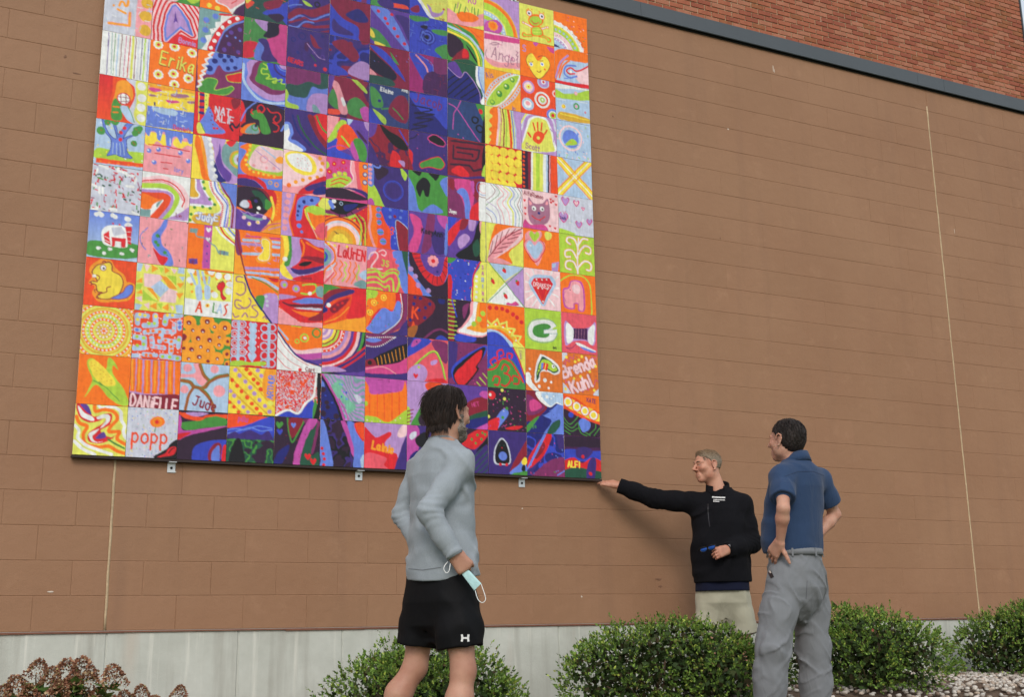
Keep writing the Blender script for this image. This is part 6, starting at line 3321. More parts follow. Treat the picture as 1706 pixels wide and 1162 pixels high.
def mat_cloth(name, c, var=0.1, weave=900.0, fold=0.010, heather=0.0, rough=0.9, fscale=12.0, sheen=0.12):
    m, nt, b = new_mat(name)
    v = objvec(nt)
    f = noise(nt, 5.0, 4, 0.6, v)
    d = tuple(x * (1 - var) for x in c[:3]) + (1,)
    l = tuple(min(1, x * (1 + var)) for x in c[:3]) + (1,)
    col = ramp(nt, f, [(0.3, d), (0.7, l)])
    if heather > 0:
        h = noise(nt, 330.0, 2, 0.7, objvec(nt, (1, 1, 0.35)))
        hh = ramp(nt, h, [(0.42, (0, 0, 0, 1)), (0.62, (1, 1, 1, 1))])
        col = mixc(nt, math_n(nt, 'MULTIPLY', hh, heather), col, tuple(x * 0.55 for x in c[:3]) + (1,))
    nt.links.new(col, b.inputs['Base Color'])
    b.inputs['Roughness'].default_value = rough
    b.inputs['Specular IOR Level'].default_value = 0.2
    b.inputs['Sheen Weight'].default_value = sheen
    n1 = noise(nt, fscale, 2, 0.45, objvec(nt, (1, 1, 0.5)), 0.6)
    rid = math_n(nt, 'ABSOLUTE', math_n(nt, 'SUBTRACT', n1, 0.5))
    n2 = noise(nt, weave, 2, 0.6, v)
    bump(nt, b, math_n(nt, 'ADD', math_n(nt, 'MULTIPLY', rid, -1.0), math_n(nt, 'MULTIPLY', n2, 0.03)), fold, 0.75)
    return m


def mat_hair(name, dark, lite, scale=(60, 60, 6)):
    m, nt, b = new_mat(name)
    v = objvec(nt, scale)
    f = noise(nt, 3.0, 4, 0.6, v, 0.6)
    nt.links.new(ramp(nt, f, [(0.35, dark), (0.68, lite)]), b.inputs['Base Color'])
    b.inputs['Roughness'].default_value = 0.5
    b.inputs['Specular IOR Level'].default_value = 0.35
    bump(nt, b, f, 0.008, 1.0)
    return m


M_SKIN_A = mat_skin('skin_tanned', lin((192, 146, 124)), lin((174, 122, 102)))
M_SKIN_B = mat_skin('skin_ruddy', lin((200, 150, 126)), lin((184, 120, 98)))
M_SKIN_C = mat_skin('skin_fair', lin((200, 154, 132)), lin((186, 130, 110)))
M_EYEW = plain('eye_white', lin((214, 208, 200)), 0.25, 0.03)
M_IRIS = plain('iris', lin((58, 66, 70)), 0.2, 0.1)
M_GREY_TEE = mat_cloth('grey_heather_jersey', lin((150, 158, 166)), 0.05, 900, 0.016, 0.16, fscale=10.0)
M_BLACK_SHORTS = mat_cloth('black_mesh_shorts', lin((13, 13, 17)), 0.1, 700, 0.012, rough=0.75, fscale=8.0, sheen=0.0)
M_BLACK_FLEECE = mat_cloth('black_pullover_knit', lin((15, 15, 20)), 0.12, 500, 0.014, rough=0.95, fscale=12.0, sheen=0.0)
M_NAVY = mat_cloth('navy_cotton', lin((22, 26, 48)), 0.1, sheen=0.02)
M_KHAKI = mat_cloth('pale_khaki_cotton', lin((178, 174, 154)), 0.05, 900, 0.010)
M_POLO = mat_cloth('blue_pique_polo', lin((46, 66, 98)), 0.07, 800, 0.011, 0.06)
M_TROUSER = mat_cloth('grey_cotton_twill', lin((122, 125, 130)), 0.06, 900, 0.018, 0.05, fscale=11.0)
M_HAIR_A = mat_hair('dark_brown_hair', lin((26, 19, 17)), lin((58, 42, 36)))
M_BEARD = mat_hair('grey_beard', lin((92, 80, 72)), lin((176, 166, 156)), (90, 90, 30))
M_HAIR_B = mat_hair('short_sandy_grey_hair', lin((96, 76, 56)), lin((158, 138, 108)), (80, 80, 20))
M_HAIR_C = mat_hair('short_dark_hair', lin((20, 15, 14)), lin((46, 34, 30)))
M_SHOE = plain('shoe_leather', lin((70, 66, 64)), 0.5, 0.1, 20)
M_WHITE_PRINT = plain('white_print', lin((232, 232, 232)), 0.6, 0.02)


# ------------------------------------------------------------------ anatomy
def head_field(F, c, fwd, neck, width=1.0, chin=0.0):
    A = frame(fwd)
    l, f, u = A
    c = np.array(c)
    g = lambda a, b_, d: c + l * a + f * b_ + u * d
    F.ell(g(0, -0.014, 0.032), (0.076 * width, 0.097, 0.084), A, 0.02)
    F.ell(g(0, 0.028, -0.030), (0.056 * width, 0.060, 0.082), A, 0.03)
    F.ell(g(0, 0.062, -0.097 - chin), (0.027, 0.025, 0.021), A, 0.030)
    for s in (-1, 1):
        F.ell(g(s * 0.046 * width, 0.006, -0.058), (0.022, 0.034, 0.034), A, 0.035)
        F.ell(g(s * 0.042, 0.060, -0.018), (0.022, 0.022, 0.020), A, 0.025)
        F.cap(g(s * 0.012, 0.085, 0.025), g(s * 0.046, 0.069, 0.026), 0.0100, 0.0095, 0.014)
    F.cap(g(0, 0.086, 0.018), g(0, 0.114, -0.022), 0.0078, 0.0118, 0.010)
    for s in (-1, 1):
        F.ell(g(s * 0.011, 0.098, -0.029), (0.009, 0.010, 0.008), A, 0.008)
        F.ell(g(s * 0.032, 0.096, 0.004), (0.018, 0.017, 0.0105), A, 0.012, '-')
    for s in (-1, 1):
        F.cap(g(s * 0.019, 0.0815, 0.0110), g(s * 0.046, 0.0730, 0.0092), 0.0062, 0.0058, 0.005)
        F.cap(g(s * 0.020, 0.0800, -0.0052), g(s * 0.045, 0.0720, -0.0044), 0.0060, 0.0056, 0.005)
    F.cap(g(-0.018, 0.083, -0.060), g(0.018, 0.083, -0.060), 0.0075, 0.0075, 0.012)
    F.cap(g(-0.015, 0.082, -0.073), g(0.015, 0.082, -0.073), 0.0085, 0.0085, 0.012)
    F.cap(g(-0.023, 0.089, -0.0675), g(0, 0.0955, -0.0665), 0.0026, 0.0030, 0.004, '-')
    F.cap(g(0.023, 0.089, -0.0675), g(0, 0.0955, -0.0665), 0.0026, 0.0030, 0.004, '-')
    for s in (-1, 1):
        F.cap(g(s * 0.020, 0.092, -0.030), g(s * 0.034, 0.072, -0.062), 0.0022, 0.0018, 0.010, '-')
    for s in (-1, 1):
        ea = frame(f * 0.86 - l * s * 0.45 + u * 0.0, u * 1.0 - f * 0.22)
        e0 = 0.083 * width
        rim = [(0.010, 0.010), (0.004, 0.030), (-0.012, 0.037), (-0.027, 0.028), (-0.030, 0.008), (-0.022, -0.012), (-0.010, -0.030), (0.002, -0.030)]
        F.chain([g(s * (e0 + 0.006 * (0.4 - b_ * 14)), b_, d_ - 0.004) for b_, d_ in rim], [0.0042, 0.0046, 0.005, 0.005, 0.0048, 0.0044, 0.0062, 0.005], 0.003)
        F.ell(g(s * (e0 - 0.001), -0.011, 0.000), (0.0045, 0.016, 0.027), ea, 0.004)
        F.ell(g(s * (e0 + 0.004), -0.004, 0.002), (0.004, 0.009, 0.016), ea, 0.003, '-')
    F.cap(g(0, -0.026, -0.050), np.array(neck) + np.array([0, 0, -0.02]), 0.056, 0.064, 0.03)
    return A, g


def hand(F, wrist, d, pn, thumb, curl=(30, 40, 30), spread=0.06, s=1.0, th=(0.75, 0.55, 0.2), thc=25, fan=None):
    """palm from the wrist along d; pn points out of the palm; thumb is the sideways direction on the thumb side"""
    d, pn = unit(d), unit(pn)
    side = unit(np.array(thumb) - d * np.dot(thumb, d) - pn * np.dot(thumb, pn))
    pn = unit(pn - d * np.dot(pn, d) - side * np.dot(pn, side))
    w = np.array(wrist)
    offs = (0.030, 0.010, -0.011, -0.030)
    L = (0.072, 0.080, 0.074, 0.058)
    for i in range(4):
        base = w + (d * (0.088 - abs(i - 1.2) * 0.005) + side * offs[i]) * s
        F.cap(w + side * offs[i] * 0.55 * s + d * 0.010, base, 0.017 * s, 0.0125 * s, 0.016)
        cu = fan[i] if fan else curl
        a = 0.0
        p = base
        sp = (1.2 - i) * spread
        for j, fr in enumerate((0.46, 0.30, 0.24)):
            a += math.radians(cu[j])
            dd = unit(d * math.cos(a) + pn * math.sin(a) + side * sp * math.cos(a))
            q = p + dd * L[i] * fr * s
            F.cap(p, q, (0.0092 - 0.0009 * j) * s, (0.0084 - 0.0009 * j) * s, 0.004)
            p = q
    p = w + (d * 0.026 + side * 0.022 + pn * 0.006) * s
    td = unit(side * th[0] + d * th[1] + pn * th[2])
    F.cap(w + d * 0.012, p, 0.016 * s, 0.016 * s, 0.014)
    for j, ln in enumerate((0.038, 0.032, 0.026)):
        q = p + td * ln * s
        F.cap(p, q, (0.0145 - 0.0022 * j) * s, (0.0125 - 0.0022 * j) * s, 0.006)
        p = q
        td = unit(td * math.cos(math.radians(thc)) + (d * 0.7 + pn * 0.4) * math.sin(math.radians(thc)))


def lerp(a, b, t):
    return np.array(a) * (1 - t) + np.array(b) * t


def torso_st(P, rows, lv, fv):
    """rows of (height share from hip centre to neck, half width, half depth, forward shift)"""
    hip = (np.array(P['hipL']) + P['hipR']) / 2
    nk = np.array(P['neck'])
    out = []
    for t, hw, hd, fs in rows:
        c = lerp(hip, nk, t) + np.array([fv[0], fv[1], 0]) * fs
        z = hip[2] + (nk[2] - hip[2]) * t
        out.append((c[0], c[1], z, hw, hd))
    return out


def axes_of(P):
    l = np.array(P['shL']) - P['shR']
    l[2] = 0
    l = unit(l)
    return l, np.array([l[1], -l[0], 0.0])


TORSO = [(-0.18, 0.10, 0.08, 0.0), (-0.04, 0.165, 0.115, -0.005), (0.12, 0.165, 0.115, 0.0), (0.32, 0.142, 0.105, 0.005), (0.55, 0.158, 0.115, 0.005),
         (0.75, 0.172, 0.118, -0.005), (0.88, 0.168, 0.098, -0.015), (0.96, 0.10, 0.066, -0.015), (1.0, 0.068, 0.058, -0.012)]


def infl(rows, w, d, lo=-9, hi=9, shift=0.0):
    return [(t, a + w, b + d, s + shift) for t, a, b, s in rows if lo <= t <= hi]


def body(P, hf, ghz, bulk=1.0, arm=1.0, width=1.0):
    F = Field()
    lv, fv = axes_of(P)
    F.loft(torso_st(P, [(t, a * bulk, b * bulk, s) for t, a, b, s in TORSO], lv, fv), lv, fv, 0.03)
    A, g = head_field(F, P['head'], hf, P['neck'], width)
    for s in 'LR':
        F.cap(lerp(P['neck'], P['sh' + s], 0.35) + np.array([0, 0, -0.035]), P['sh' + s], 0.05, 0.056 * arm, 0.04)
        F.chain([P['sh' + s], lerp(P['sh' + s], P['el' + s], 0.45), P['el' + s]], [0.053 * arm, 0.048 * arm, 0.039 * arm], 0.03)
        F.chain([P['el' + s], lerp(P['el' + s], P['wr' + s], 0.3), P['wr' + s]], [0.039 * arm, 0.042 * arm, 0.027 * arm], 0.02)
        F.cap(lerp(P['hip' + s], P['kn' + s], 0.0), lerp(P['hip' + s], P['kn' + s], 0.4), 0.088 * bulk, 0.075 * bulk, 0.04)
        F.cap(lerp(P['hip' + s], P['kn' + s], 0.4), P['kn' + s], 0.075 * bulk, 0.052, 0.03)
        calf = lerp(P['kn' + s], P['an' + s], 0.30) - fv * 0.018
        F.chain([P['kn' + s], calf, lerp(P['kn' + s], P['an' + s], 0.72), P['an' + s]], [0.050, 0.057, 0.040, 0.036], 0.03)
    return F, A, g, lv, fv


def cover(F, P, what, bulk, arm, off=0.007):
    """the figure's own shape a little fattened, so that cloth never lets it through"""
    lv, fv = axes_of(P)
    if 'torso' in what:
        F.loft(torso_st(P, [(t, a * bulk + off, b * bulk + off, s) for t, a, b, s in TORSO[1:]], lv, fv), lv, fv, 0.012)
        for s in 'LR':
            F.cap(lerp(P['neck'], P['sh' + s], 0.35) + np.array([0, 0, -0.035]), P['sh' + s], 0.05 + off, 0.056 * arm + off, 0.02)
    for s in 'LR':
        if 'uparms' in what:
            F.chain([P['sh' + s], lerp(P['sh' + s], P['el' + s], 0.45), lerp(P['sh' + s], P['el' + s], 0.6)], [0.053 * arm + off, 0.048 * arm + off, 0.044 * arm + off], 0.012)
        if 'forearms' in what:
            F.chain([lerp(P['sh' + s], P['el' + s], 0.5), P['el' + s], lerp(P['el' + s], P['wr' + s], 0.3), lerp(P['el' + s], P['wr' + s], 0.75)],
                    [0.047 * arm + off, 0.039 * arm + off, 0.042 * arm + off, 0.034 * arm + off], 0.012)
        if 'hips' in what:
            F.cap(P['hip' + s], lerp(P['hip' + s], P['kn' + s], 0.4), 0.088 * bulk + off, 0.075 * bulk + off, 0.02)


def eyes(g, A, parent, gaze=None):
    l, f, u = A
    gz = unit(f if gaze is None else gaze)
    for s in (-1, 1):
        c = g(s * 0.0315, 0.0706, 0.0030)
        q = frame(gz)
        vs, fs, mi = [], [], []
        R_ = 0.0120
        rings = [0, 16, 30, 50, 75, 100, 130, 180]
        n = 10
        for a in rings:
            for k_ in range(n):
                b_ = 2 * math.pi * k_ / n
                vs.append(c + (q[1] * math.cos(math.radians(a)) + (q[0] * math.cos(b_) + q[2] * math.sin(b_)) * math.sin(math.radians(a))) * R_)
        for i in range(len(rings) - 1):
            for k_ in range(n):
                k2 = (k_ + 1) % n
                fs.append((i * n + k_, i * n + k2, (i + 1) * n + k2, (i + 1) * n + k_))
                mi.append(1 if i < 2 else 0)
        me = mesh_from('eye', vs, fs)
        me.materials.append(M_EYEW)
        me.materials.append(M_IRIS)
        me.polygons.foreach_set('material_index', np.array(mi, dtype=np.int32))
        link('eye', me, None, parent, True)


def brows(g, mat, parent):
    for s in (-1, 1):
        mb = MB()
        mb.tube([g(s * 0.014, 0.0935, 0.026), g(s * 0.028, 0.0905, 0.031), g(s * 0.046, 0.076, 0.028)], [0.003, 0.0042, 0.002], 6)
        mb.build('eyebrow', mat, parent, True)


def add(field, h, name, mat, parent, lo=None, hi=None):
    me = mesh_field(field, h, name, lo=lo, hi=hi)
    return link(name, me, mat, parent, True)


def ridge(P, sc, seed=0.0):
    q = P * np.array(sc, dtype=np.float32) + seed
    q = q + 0.35 * vnoise(q * 0.9 + 11.0)[:, None]
    return np.exp(-(vnoise(q) / 0.30) ** 2)


def sleeve(a, b, c, ra, rb, rc, cut=None, amp=0.005, k=0.03, bend=0.07):
    """a cloth sleeve over shoulder, elbow, wrist with creases gathered at the bend"""
    S = Field()
    a, b, c = np.array(a), np.array(b), np.array(c)
    S.chain([a, lerp(a, b, 0.5), b], [ra, (ra + rb) / 2, rb], k)
    S.chain([b, lerp(b, c, 0.5), c], [rb, (rb + rc) / 2, rc], k)
    ax1, ax2 = unit(b - a), unit(c - b)
    b32, x32 = v3(b), v3(unit(ax1 + ax2))
    mid = v3(lerp(b, c, 0.85))
    x2 = v3(ax2)

    def w(P):
        n = vnoise(P * 13.0)
        q = P - b32
        r2 = (q * q).sum(1)
        t = q @ x32
        e = np.exp(-r2 / (bend * bend))
        o = -amp * e * (0.5 + 0.5 * np.sin(t / 0.036 * 6.28 + n * 6.0))
        q2 = P - mid
        e2 = np.exp(-(q2 * q2).sum(1) / (0.05 ** 2))
        o -= 0.6 * amp * e2 * (0.5 + 0.5 * np.sin((q2 @ x2) / 0.026 * 6.28 + n * 5.5))
        return o - 0.0045 * ridge(P, (15, 15, 11), 4.0) + 0.0015
    S.warp(w)
    if cut is not None:
        S.half(cut[0], cut[1])
    return S


def union(F, S, k):
    lo, hi = S.bounds()
    F.ops.append(('+', lambda P: S(P), lo.astype(np.float32), hi.astype(np.float32), k))


def cut_by(F, S, k=0.004):
    lo, hi = S.bounds()
    F.ops.append(('-', lambda P: S(P), lo.astype(np.float32), hi.astype(np.float32), k))


def collar(c, axis_f, r0, r1, h0, h1, tilt, thick, gapdeg=0, n=40, front_drop=0.0):
    """a folded band of cloth round the neck; open at the front by gapdeg"""
    A = frame(axis_f)
    l, f, u = A
    vs, fs = [], []
    for i in range(n + 1):
        t = math.radians(90 + gapdeg / 2 + (360 - gapdeg) * i / n)
        dirv = l * math.cos(t) + f * math.sin(t)
        drop = -tilt * (0.5 + 0.5 * math.sin(t)) - front_drop * max(0, math.sin(t)) ** 4
        wv = 0.0015 * math.sin(5 * t)
        for (rr, hh) in ((r0, h0), (r0 + thick, h0 + thick * 0.6), (r1 + thick, h1), (r1, h1 - 0.002)):
            vs.append(np.array(c) + dirv * (rr + wv) * (1.0 if abs(math.cos(t)) < 2 else 1) + u * (hh + drop))
    for i in range(n):
        for k_ in range(4):
            k2 = (k_ + 1) % 4
            fs.append((i * 4 + k_, i * 4 + k2, (i + 1) * 4 + k2, (i + 1) * 4 + k_))
    fs.append((0, 3, 2, 1))
    fs.append((n * 4, n * 4 + 1, n * 4 + 2, n * 4 + 3))
    return mesh_from('collar', vs, fs)


def shoes(P, toe, parent, gz, lift=(0.0, 0.0)):
    for s, lf in (('L', lift[0]), ('R', lift[1])):
        a = np.array(P['an' + s])
        tv = unit((toe[0], toe[1], -0.35 if lf > 0 else 0))
        z0 = gz(a[0], a[1]) + 0.035
        heel = np.array([a[0], a[1], z0 + lf]) - tv * 0.045
        F = Field()
        tip = heel + tv * 0.245
        tip[2] = max(tip[2], z0 - 0.006)
        F.cap(heel, tip - tv * 0.05, 0.036, 0.042, 0.02)
        F.cap(tip - tv * 0.06, tip, 0.042, 0.030, 0.02)
        F.cap(heel + tv * 0.04 + np.array([0, 0, 0.02]), a + np.array([0, 0, -0.01]), 0.042, 0.045, 0.02)
        add(F, 0.007, 'shoe', M_SHOE, parent)


# ------------------------------------------------------------------ the man in the grey tee
PA = {'head': (1.388, -2.507, 1.526), 'neck': (1.365, -2.496, 1.392), 'shL': (1.318, -2.327, 1.3), 'shR': (1.384, -2.65, 1.284), 'elL': (1.259, -2.264, 1.08), 'elR': (1.213, -2.688, 1.054), 'wrL': (1.297, -2.395, 0.933), 'wrR': (1.308, -2.735, 0.875), 'waist': (1.355, -2.491, 1.003), 'hipL': (1.334, -2.38, 0.753), 'hipR': (1.374, -2.601, 0.745), 'knL': (1.293, -2.337, 0.391), 'knR': (1.402, -2.626, 0.38), 'anL': (1.115, -2.26, 0.01), 'anR': (1.391, -2.62, -0.023)}
PB = {'head': (4.245, -0.544, 1.659), 'neck': (4.318, -0.558, 1.484), 'shR': (4.18, -0.467, 1.402), 'shL': (4.454, -0.648, 1.376), 'elR': (3.965, -0.282, 1.44), 'wrR': (3.741, -0.159, 1.54), 'elL': (4.494, -0.679, 1.109), 'wrL': (4.241, -0.743, 1.051), 'waist': (4.31, -0.554, 1.009), 'hipR': (4.234, -0.516, 0.782), 'hipL': (4.377, -0.61, 0.779), 'knR': (4.217, -0.53, 0.442), 'knL': (4.399, -0.643, 0.44), 'anR': (4.235, -0.517, 0.113), 'anL': (4.411, -0.627, 0.099)}
PC = {'head': (3.759, -2.011, 1.602), 'neck': (3.799, -2.031, 1.484), 'shL': (3.652, -2.092, 1.376), 'shR': (3.999, -1.997, 1.383), 'elL': (3.54, -2.215, 1.179), 'elR': (4.126, -1.97, 1.183), 'wrL': (3.572, -2.131, 1.003), 'wrR': (3.96, -1.966, 1.031), 'waist': (3.779, -2.021, 1.058), 'hipL': (3.65, -2.046, 0.818), 'hipR': (3.879, -1.982, 0.839), 'knL': (3.537, -2.046, 0.417), 'knR': (3.895, -1.967, 0.409), 'anL': (3.506, -1.997, 0.027), 'anR': (3.881, -1.96, 0.007)}


def strands(name, pts_dirs, mat, parent):
    """thin tapering locks that break the hair's outline"""
    mb = MB()
    for p, d1, d2, L, r_ in pts_dirs:
        p = np.array(p)
        q1 = p + np.array(d1) * L * 0.5
        q2 = q1 + np.array(d2) * L * 0.5
        mb.tube([p, q1, q2], [r_, r_ * 0.8, r_ * 0.15], 4, False)
    return tag(mb.build(name, mat, parent, True), kind='stuff')


def hair_locks(g, A, n, region, length, r_, seed, fall=0.75, lift=0.006, rr=(0.082, 0.103, 0.091), cz=0.032, cy=-0.016):
    l, f, u = A
    rn = random.Random(seed)
    out = []
    tries = 0
    while len(out) < n and tries < n * 40:
        tries += 1
        th_, ph = rn.uniform(0, 2 * math.pi), math.acos(rn.uniform(-0.75, 1))
        q = np.array([math.cos(th_) * math.sin(ph), math.sin(th_) * math.sin(ph), math.cos(ph)])
        if not region(q) or q[2] > 0.86:
            continue
        nrm = unit(l * q[0] / rr[0] + f * q[1] / rr[1] + u * q[2] / rr[2])
        p = g(q[0] * rr[0], cy + q[1] * rr[1], cz + q[2] * rr[2])
        down = -u * fall - f * 0.25 + l * rn.uniform(-0.2, 0.2)
        tan = unit(down - nrm * np.dot(down, nrm) + nrm * 0.03)
        tan2 = unit(tan - nrm * rn.uniform(0.0, 0.35) - u * 0.35)
        out.append((p + nrm * rn.uniform(-0.002, lift), tan, tan2, length * rn.uniform(0.6, 1.2), r_ * rn.uniform(0.7, 1.3)))
    return out


def make_man_a():
    P = PA
    root = empty('person', (P['hipR'][0], P['hipR'][1], ground_z(P['hipR'][0], P['hipR'][1])))
    tag(root, 'walking bearded man in grey long sleeved top and black shorts holding a mask', 'person')
    hf = unit((0.955, 0.29, -0.03))
    F, A, g, lv, fv = body(P, hf, ground_z, 0.90, 0.80)
    wr, el = np.array(P['wrR']), np.array(P['elR'])
    d = unit(wr - el)
    out = unit(np.array(CAM_POS) - wr)
    hd = unit(d + np.array([fv[0], fv[1], 0]) * 0.25)
    hand(F, wr, hd, -out + fv * -0.1, np.array([fv[0], fv[1], 0.25]), fan=[(62, 70, 45), (66, 72, 45), (70, 74, 45), (72, 74, 45)], th=(0.15, 0.75, 0.65), thc=42)
    wl_, ell_ = np.array(P['wrL']), np.array(P['elL'])
    hand(F, wl_, unit(wl_ - ell_), -lv, fv, (25, 30, 20))
    add(F, 0.005, 'body', M_SKIN_A, root)
    eyes(g, A, root)
    brows(g, M_HAIR_A, root)
    # hair: full at the back, brushed over the ears, ragged above the collar
    l, f, u = A
    H = Field()
    H.ell(g(0, -0.020, 0.034), (0.090, 0.108, 0.098), A, 0.02)
    H.ell(g(0, -0.050, -0.026), (0.076, 0.072, 0.082), A, 0.04)
    H.half(g(0, 0.066, 0.058), f * 0.9 - u * 0.42, 0.02)
    fc = Field()
    fc.cap(g(-0.12, 0.072, -0.03), g(0.12, 0.072, -0.03), 0.072, 0.072)
    fc.cap(g(-0.12, 0.045, -0.085), g(0.12, 0.045, -0.085), 0.07, 0.07, 0.03)
    cut_by(H, fc, 0.01)
    for s in (-1, 1):
        ef = Field()
        ef.ell(g(s * 0.094, 0.000, -0.010), (0.022, 0.025, 0.032), A)
        cut_by(H, ef, 0.008)
    A32 = A.astype(np.float32)

    def hw(Pq):
        q = (Pq - v3(g(0, 0, 0))) @ A32.T
        ang = np.arctan2(q[:, 0], -q[:, 1] - 0.02)
        n = vnoise(np.stack([ang * 9.0, q[:, 2] * 16.0, q[:, 1] * 6], 1))
        n2 = vnoise(np.stack([ang * 24.0, q[:, 2] * 22.0, q[:, 1] * 14], 1))
        rag = np.clip((-0.062 - q[:, 2]) / 0.03, 0, 1)
        return 0.006 * n + 0.003 * n2 + rag * 0.012 * (0.4 + n2)
    H.warp(hw)
    hair = add(H, 0.004, 'hair', M_HAIR_A, root)
    reg = lambda q: q[1] < 0.35 and not (q[1] > -0.15 and q[2] < 0.15)
    strands('hair_locks', hair_locks(g, A, 800, reg, 0.085, 0.0013, 5, rr=(0.089, 0.107, 0.097), cz=0.034, cy=-0.020), M_HAIR_A, hair)
    low = []
    rn = random.Random(9)
    for i in range(180):
        t = math.radians(rn.uniform(195, 345))
        p = g(math.cos(t) * 0.070, -0.045 + math.sin(t) * 0.062, rn.uniform(-0.075, -0.05))
        dn = unit(-u + l * rn.uniform(-0.15, 0.15) + (l * math.cos(t) + f * math.sin(t)) * 0.12)
        low.append((p, dn, unit(dn + f * 0.1), rn.uniform(0.03, 0.055), 0.0014))
    strands('nape_locks', low, M_HAIR_A, hair)
    B = Field()
    B.ell(g(0, 0.056, -0.098), (0.044, 0.038, 0.034), A, 0.03)
    for s in (-1, 1):
        B.cap(g(s * 0.066, 0.014, -0.020), g(s * 0.055, 0.020, -0.070), 0.014, 0.020, 0.02)
        B.cap(g(s * 0.055, 0.020, -0.070), g(s * 0.022, 0.060, -0.095), 0.020, 0.024, 0.02)
        B.cap(g(0, 0.094, -0.050), g(s * 0.024, 0.084, -0.060), 0.006, 0.007, 0.01)
    mo = Field()
    mo.cap(g(-0.016, 0.100, -0.067), g(0.016, 0.100, -0.067), 0.008)
    cut_by(B, mo, 0.006)
    B.warp(lambda q: 0.005 * vnoise(q * 95.0) + 0.003 * vnoise(q * 40.0))
    add(B, 0.004, 'beard', M_BEARD, root)

    # long sleeved top
    T = Field()
    rows = [(-0.16, 0.190, 0.150, 0.010), (0.0, 0.186, 0.146, 0.010), (0.18, 0.174, 0.138, 0.008), (0.36, 0.162, 0.130, 0.006), (0.58, 0.168, 0.128, 0.004),
            (0.76, 0.174, 0.126, -0.006), (0.86, 0.164, 0.108, -0.014), (0.93, 0.142, 0.090, -0.016), (0.975, 0.086, 0.074, -0.014), (1.01, 0.064, 0.064, -0.010)]
    T.loft(torso_st(P, rows, lv, fv), lv, fv, 0.03, 2.2)
    for s in 'LR':
        T.cap(lerp(P['neck'], P['sh' + s], 0.25) + np.array([0, 0, -0.040]), np.array(P['sh' + s]) + np.array([0, 0, -0.020]), 0.055, 0.056, 0.05)

    cover(T, P, 'torso', 0.9, 0.8, 0.009)
    T.half(np.array(P['neck']) + np.array([0, 0, 0.012]), unit(u * 1.0 + f * 0.25), 0.004)
    hipc = (np.array(P['hipL']) + P['hipR']) / 2

    def tw(q):
        r0 = ridge(q, (7, 7, 4.5), 1.3)
        r1 = ridge(q @ np.array([[0.8, 0, 0.6], [0, 1, 0], [-0.6, 0, 0.8]], dtype=np.float32), (6, 6, 13), 7.7)
        low_ = np.clip((1.15 - q[:, 2]) / 0.35, 0, 1)
        return 0.004 - 0.012 * r0 * (0.35 + 0.65 * low_) - 0.010 * r1
    T.warp(tw)
    cover(T, P, 'uparms forearms', 0.9, 0.8)
    for s in 'LR':
        w_, e_ = np.array(P['wr' + s]), np.array(P['el' + s])
        dd = unit(w_ - e_)
        S = sleeve(np.array(P['sh' + s]) + np.array([0, 0, -0.020]), P['el' + s], w_ + dd * 0.05, 0.055, 0.045, 0.037, (w_ + dd * 0.012, dd), 0.008, bend=0.075)
        union(T, S, 0.022)
    # the hem dips at the back and rises towards the pocket hand
    nrm = unit(np.array([0, 0, -1.0]) + 0.06 * lv + np.array([fv[0], fv[1], 0]) * 0.13)
    T.half(hipc + np.array([0, 0, 0.032]), nrm, 0.006)
    hem = Field()
    hem.loft(torso_st(P, [(-0.3, 0.170, 0.126, 0.010), (0.06, 0.158, 0.118, 0.010)], lv, fv), lv, fv)
    cut_by(T, hem, 0.01)
    tee = add(T, 0.0055, 'grey_top', M_GREY_TEE, root)
    rb = [np.array(P['neck']) + np.array([0, 0, 0.012]) + 0.066 * (lv * math.cos(t) + fv * math.sin(t)) - np.array([0, 0, 0.018 * max(-0.3, math.sin(t))]) for t in [2 * math.pi * i / 36 for i in range(37)]]
    mb = MB()
    mb.tube(rb, 0.0065, 7)
    mb.build('neck_rib', M_GREY_TEE, tee, True)
    for s in 'LR':
        w_, e_ = np.array(P['wr' + s]), np.array(P['el' + s])
        dd = unit(w_ - e_)
        mb = MB()
        mb.tube([w_ - dd * 0.036, w_ - dd * 0.012, w_ + dd * 0.016], [0.0375, 0.0395, 0.038], 20)
        mb.build('cuff', M_GREY_TEE, tee, True)

    # shorts
    S = Field()
    S.loft(torso_st(P, [(-0.36, 0.03, 0.03, 0), (-0.28, 0.10, 0.09, 0), (-0.12, 0.166, 0.118, 0.0), (0.05, 0.162, 0.116, 0.0), (0.22, 0.150, 0.108, 0.0)], lv, fv), lv, fv, 0.04)
    for s, sp in (('L', 1), ('R', -1)):
        L_ = Field()
        hp, kn = np.array(P['hip' + s]), np.array(P['kn' + s])
        ax = unit(kn - hp)
        L_.chain([hp + np.array([0, 0, -0.085]) - lv * sp * 0.02, lerp(hp, kn, 0.5), kn + ax * 0.10], [0.086, 0.091, 0.095], 0.03)
        L_.half(lerp(hp, kn, 0.71), unit(ax * 0.7 + np.array([0, 0, -0.5])), 0.004)
        union(S, L_, 0.05)

    def sw(q):
        r0 = ridge(q, (9, 9, 2.2), 3.1)
        r1 = ridge(q @ np.array([[0.7, 0, 0.7], [0, 1, 0], [-0.7, 0, 0.7]], dtype=np.float32), (5, 5, 10), 2.0)
        return 0.003 - 0.012 * r0 - 0.008 * r1
    S.warp(sw)
    cover(S, P, 'hips', 0.9, 0.8, 0.008)
    S.loft(torso_st(P, [(t, a * 0.9 + 0.010, b * 0.9 + 0.010, s_) for t, a, b, s_ in TORSO[1:4]], lv, fv), lv, fv, 0.012)
    S.half((np.array(P['hipL']) + P['hipR']) / 2 + np.array([0, 0, 0.10]), (0, 0, 1), 0.004)
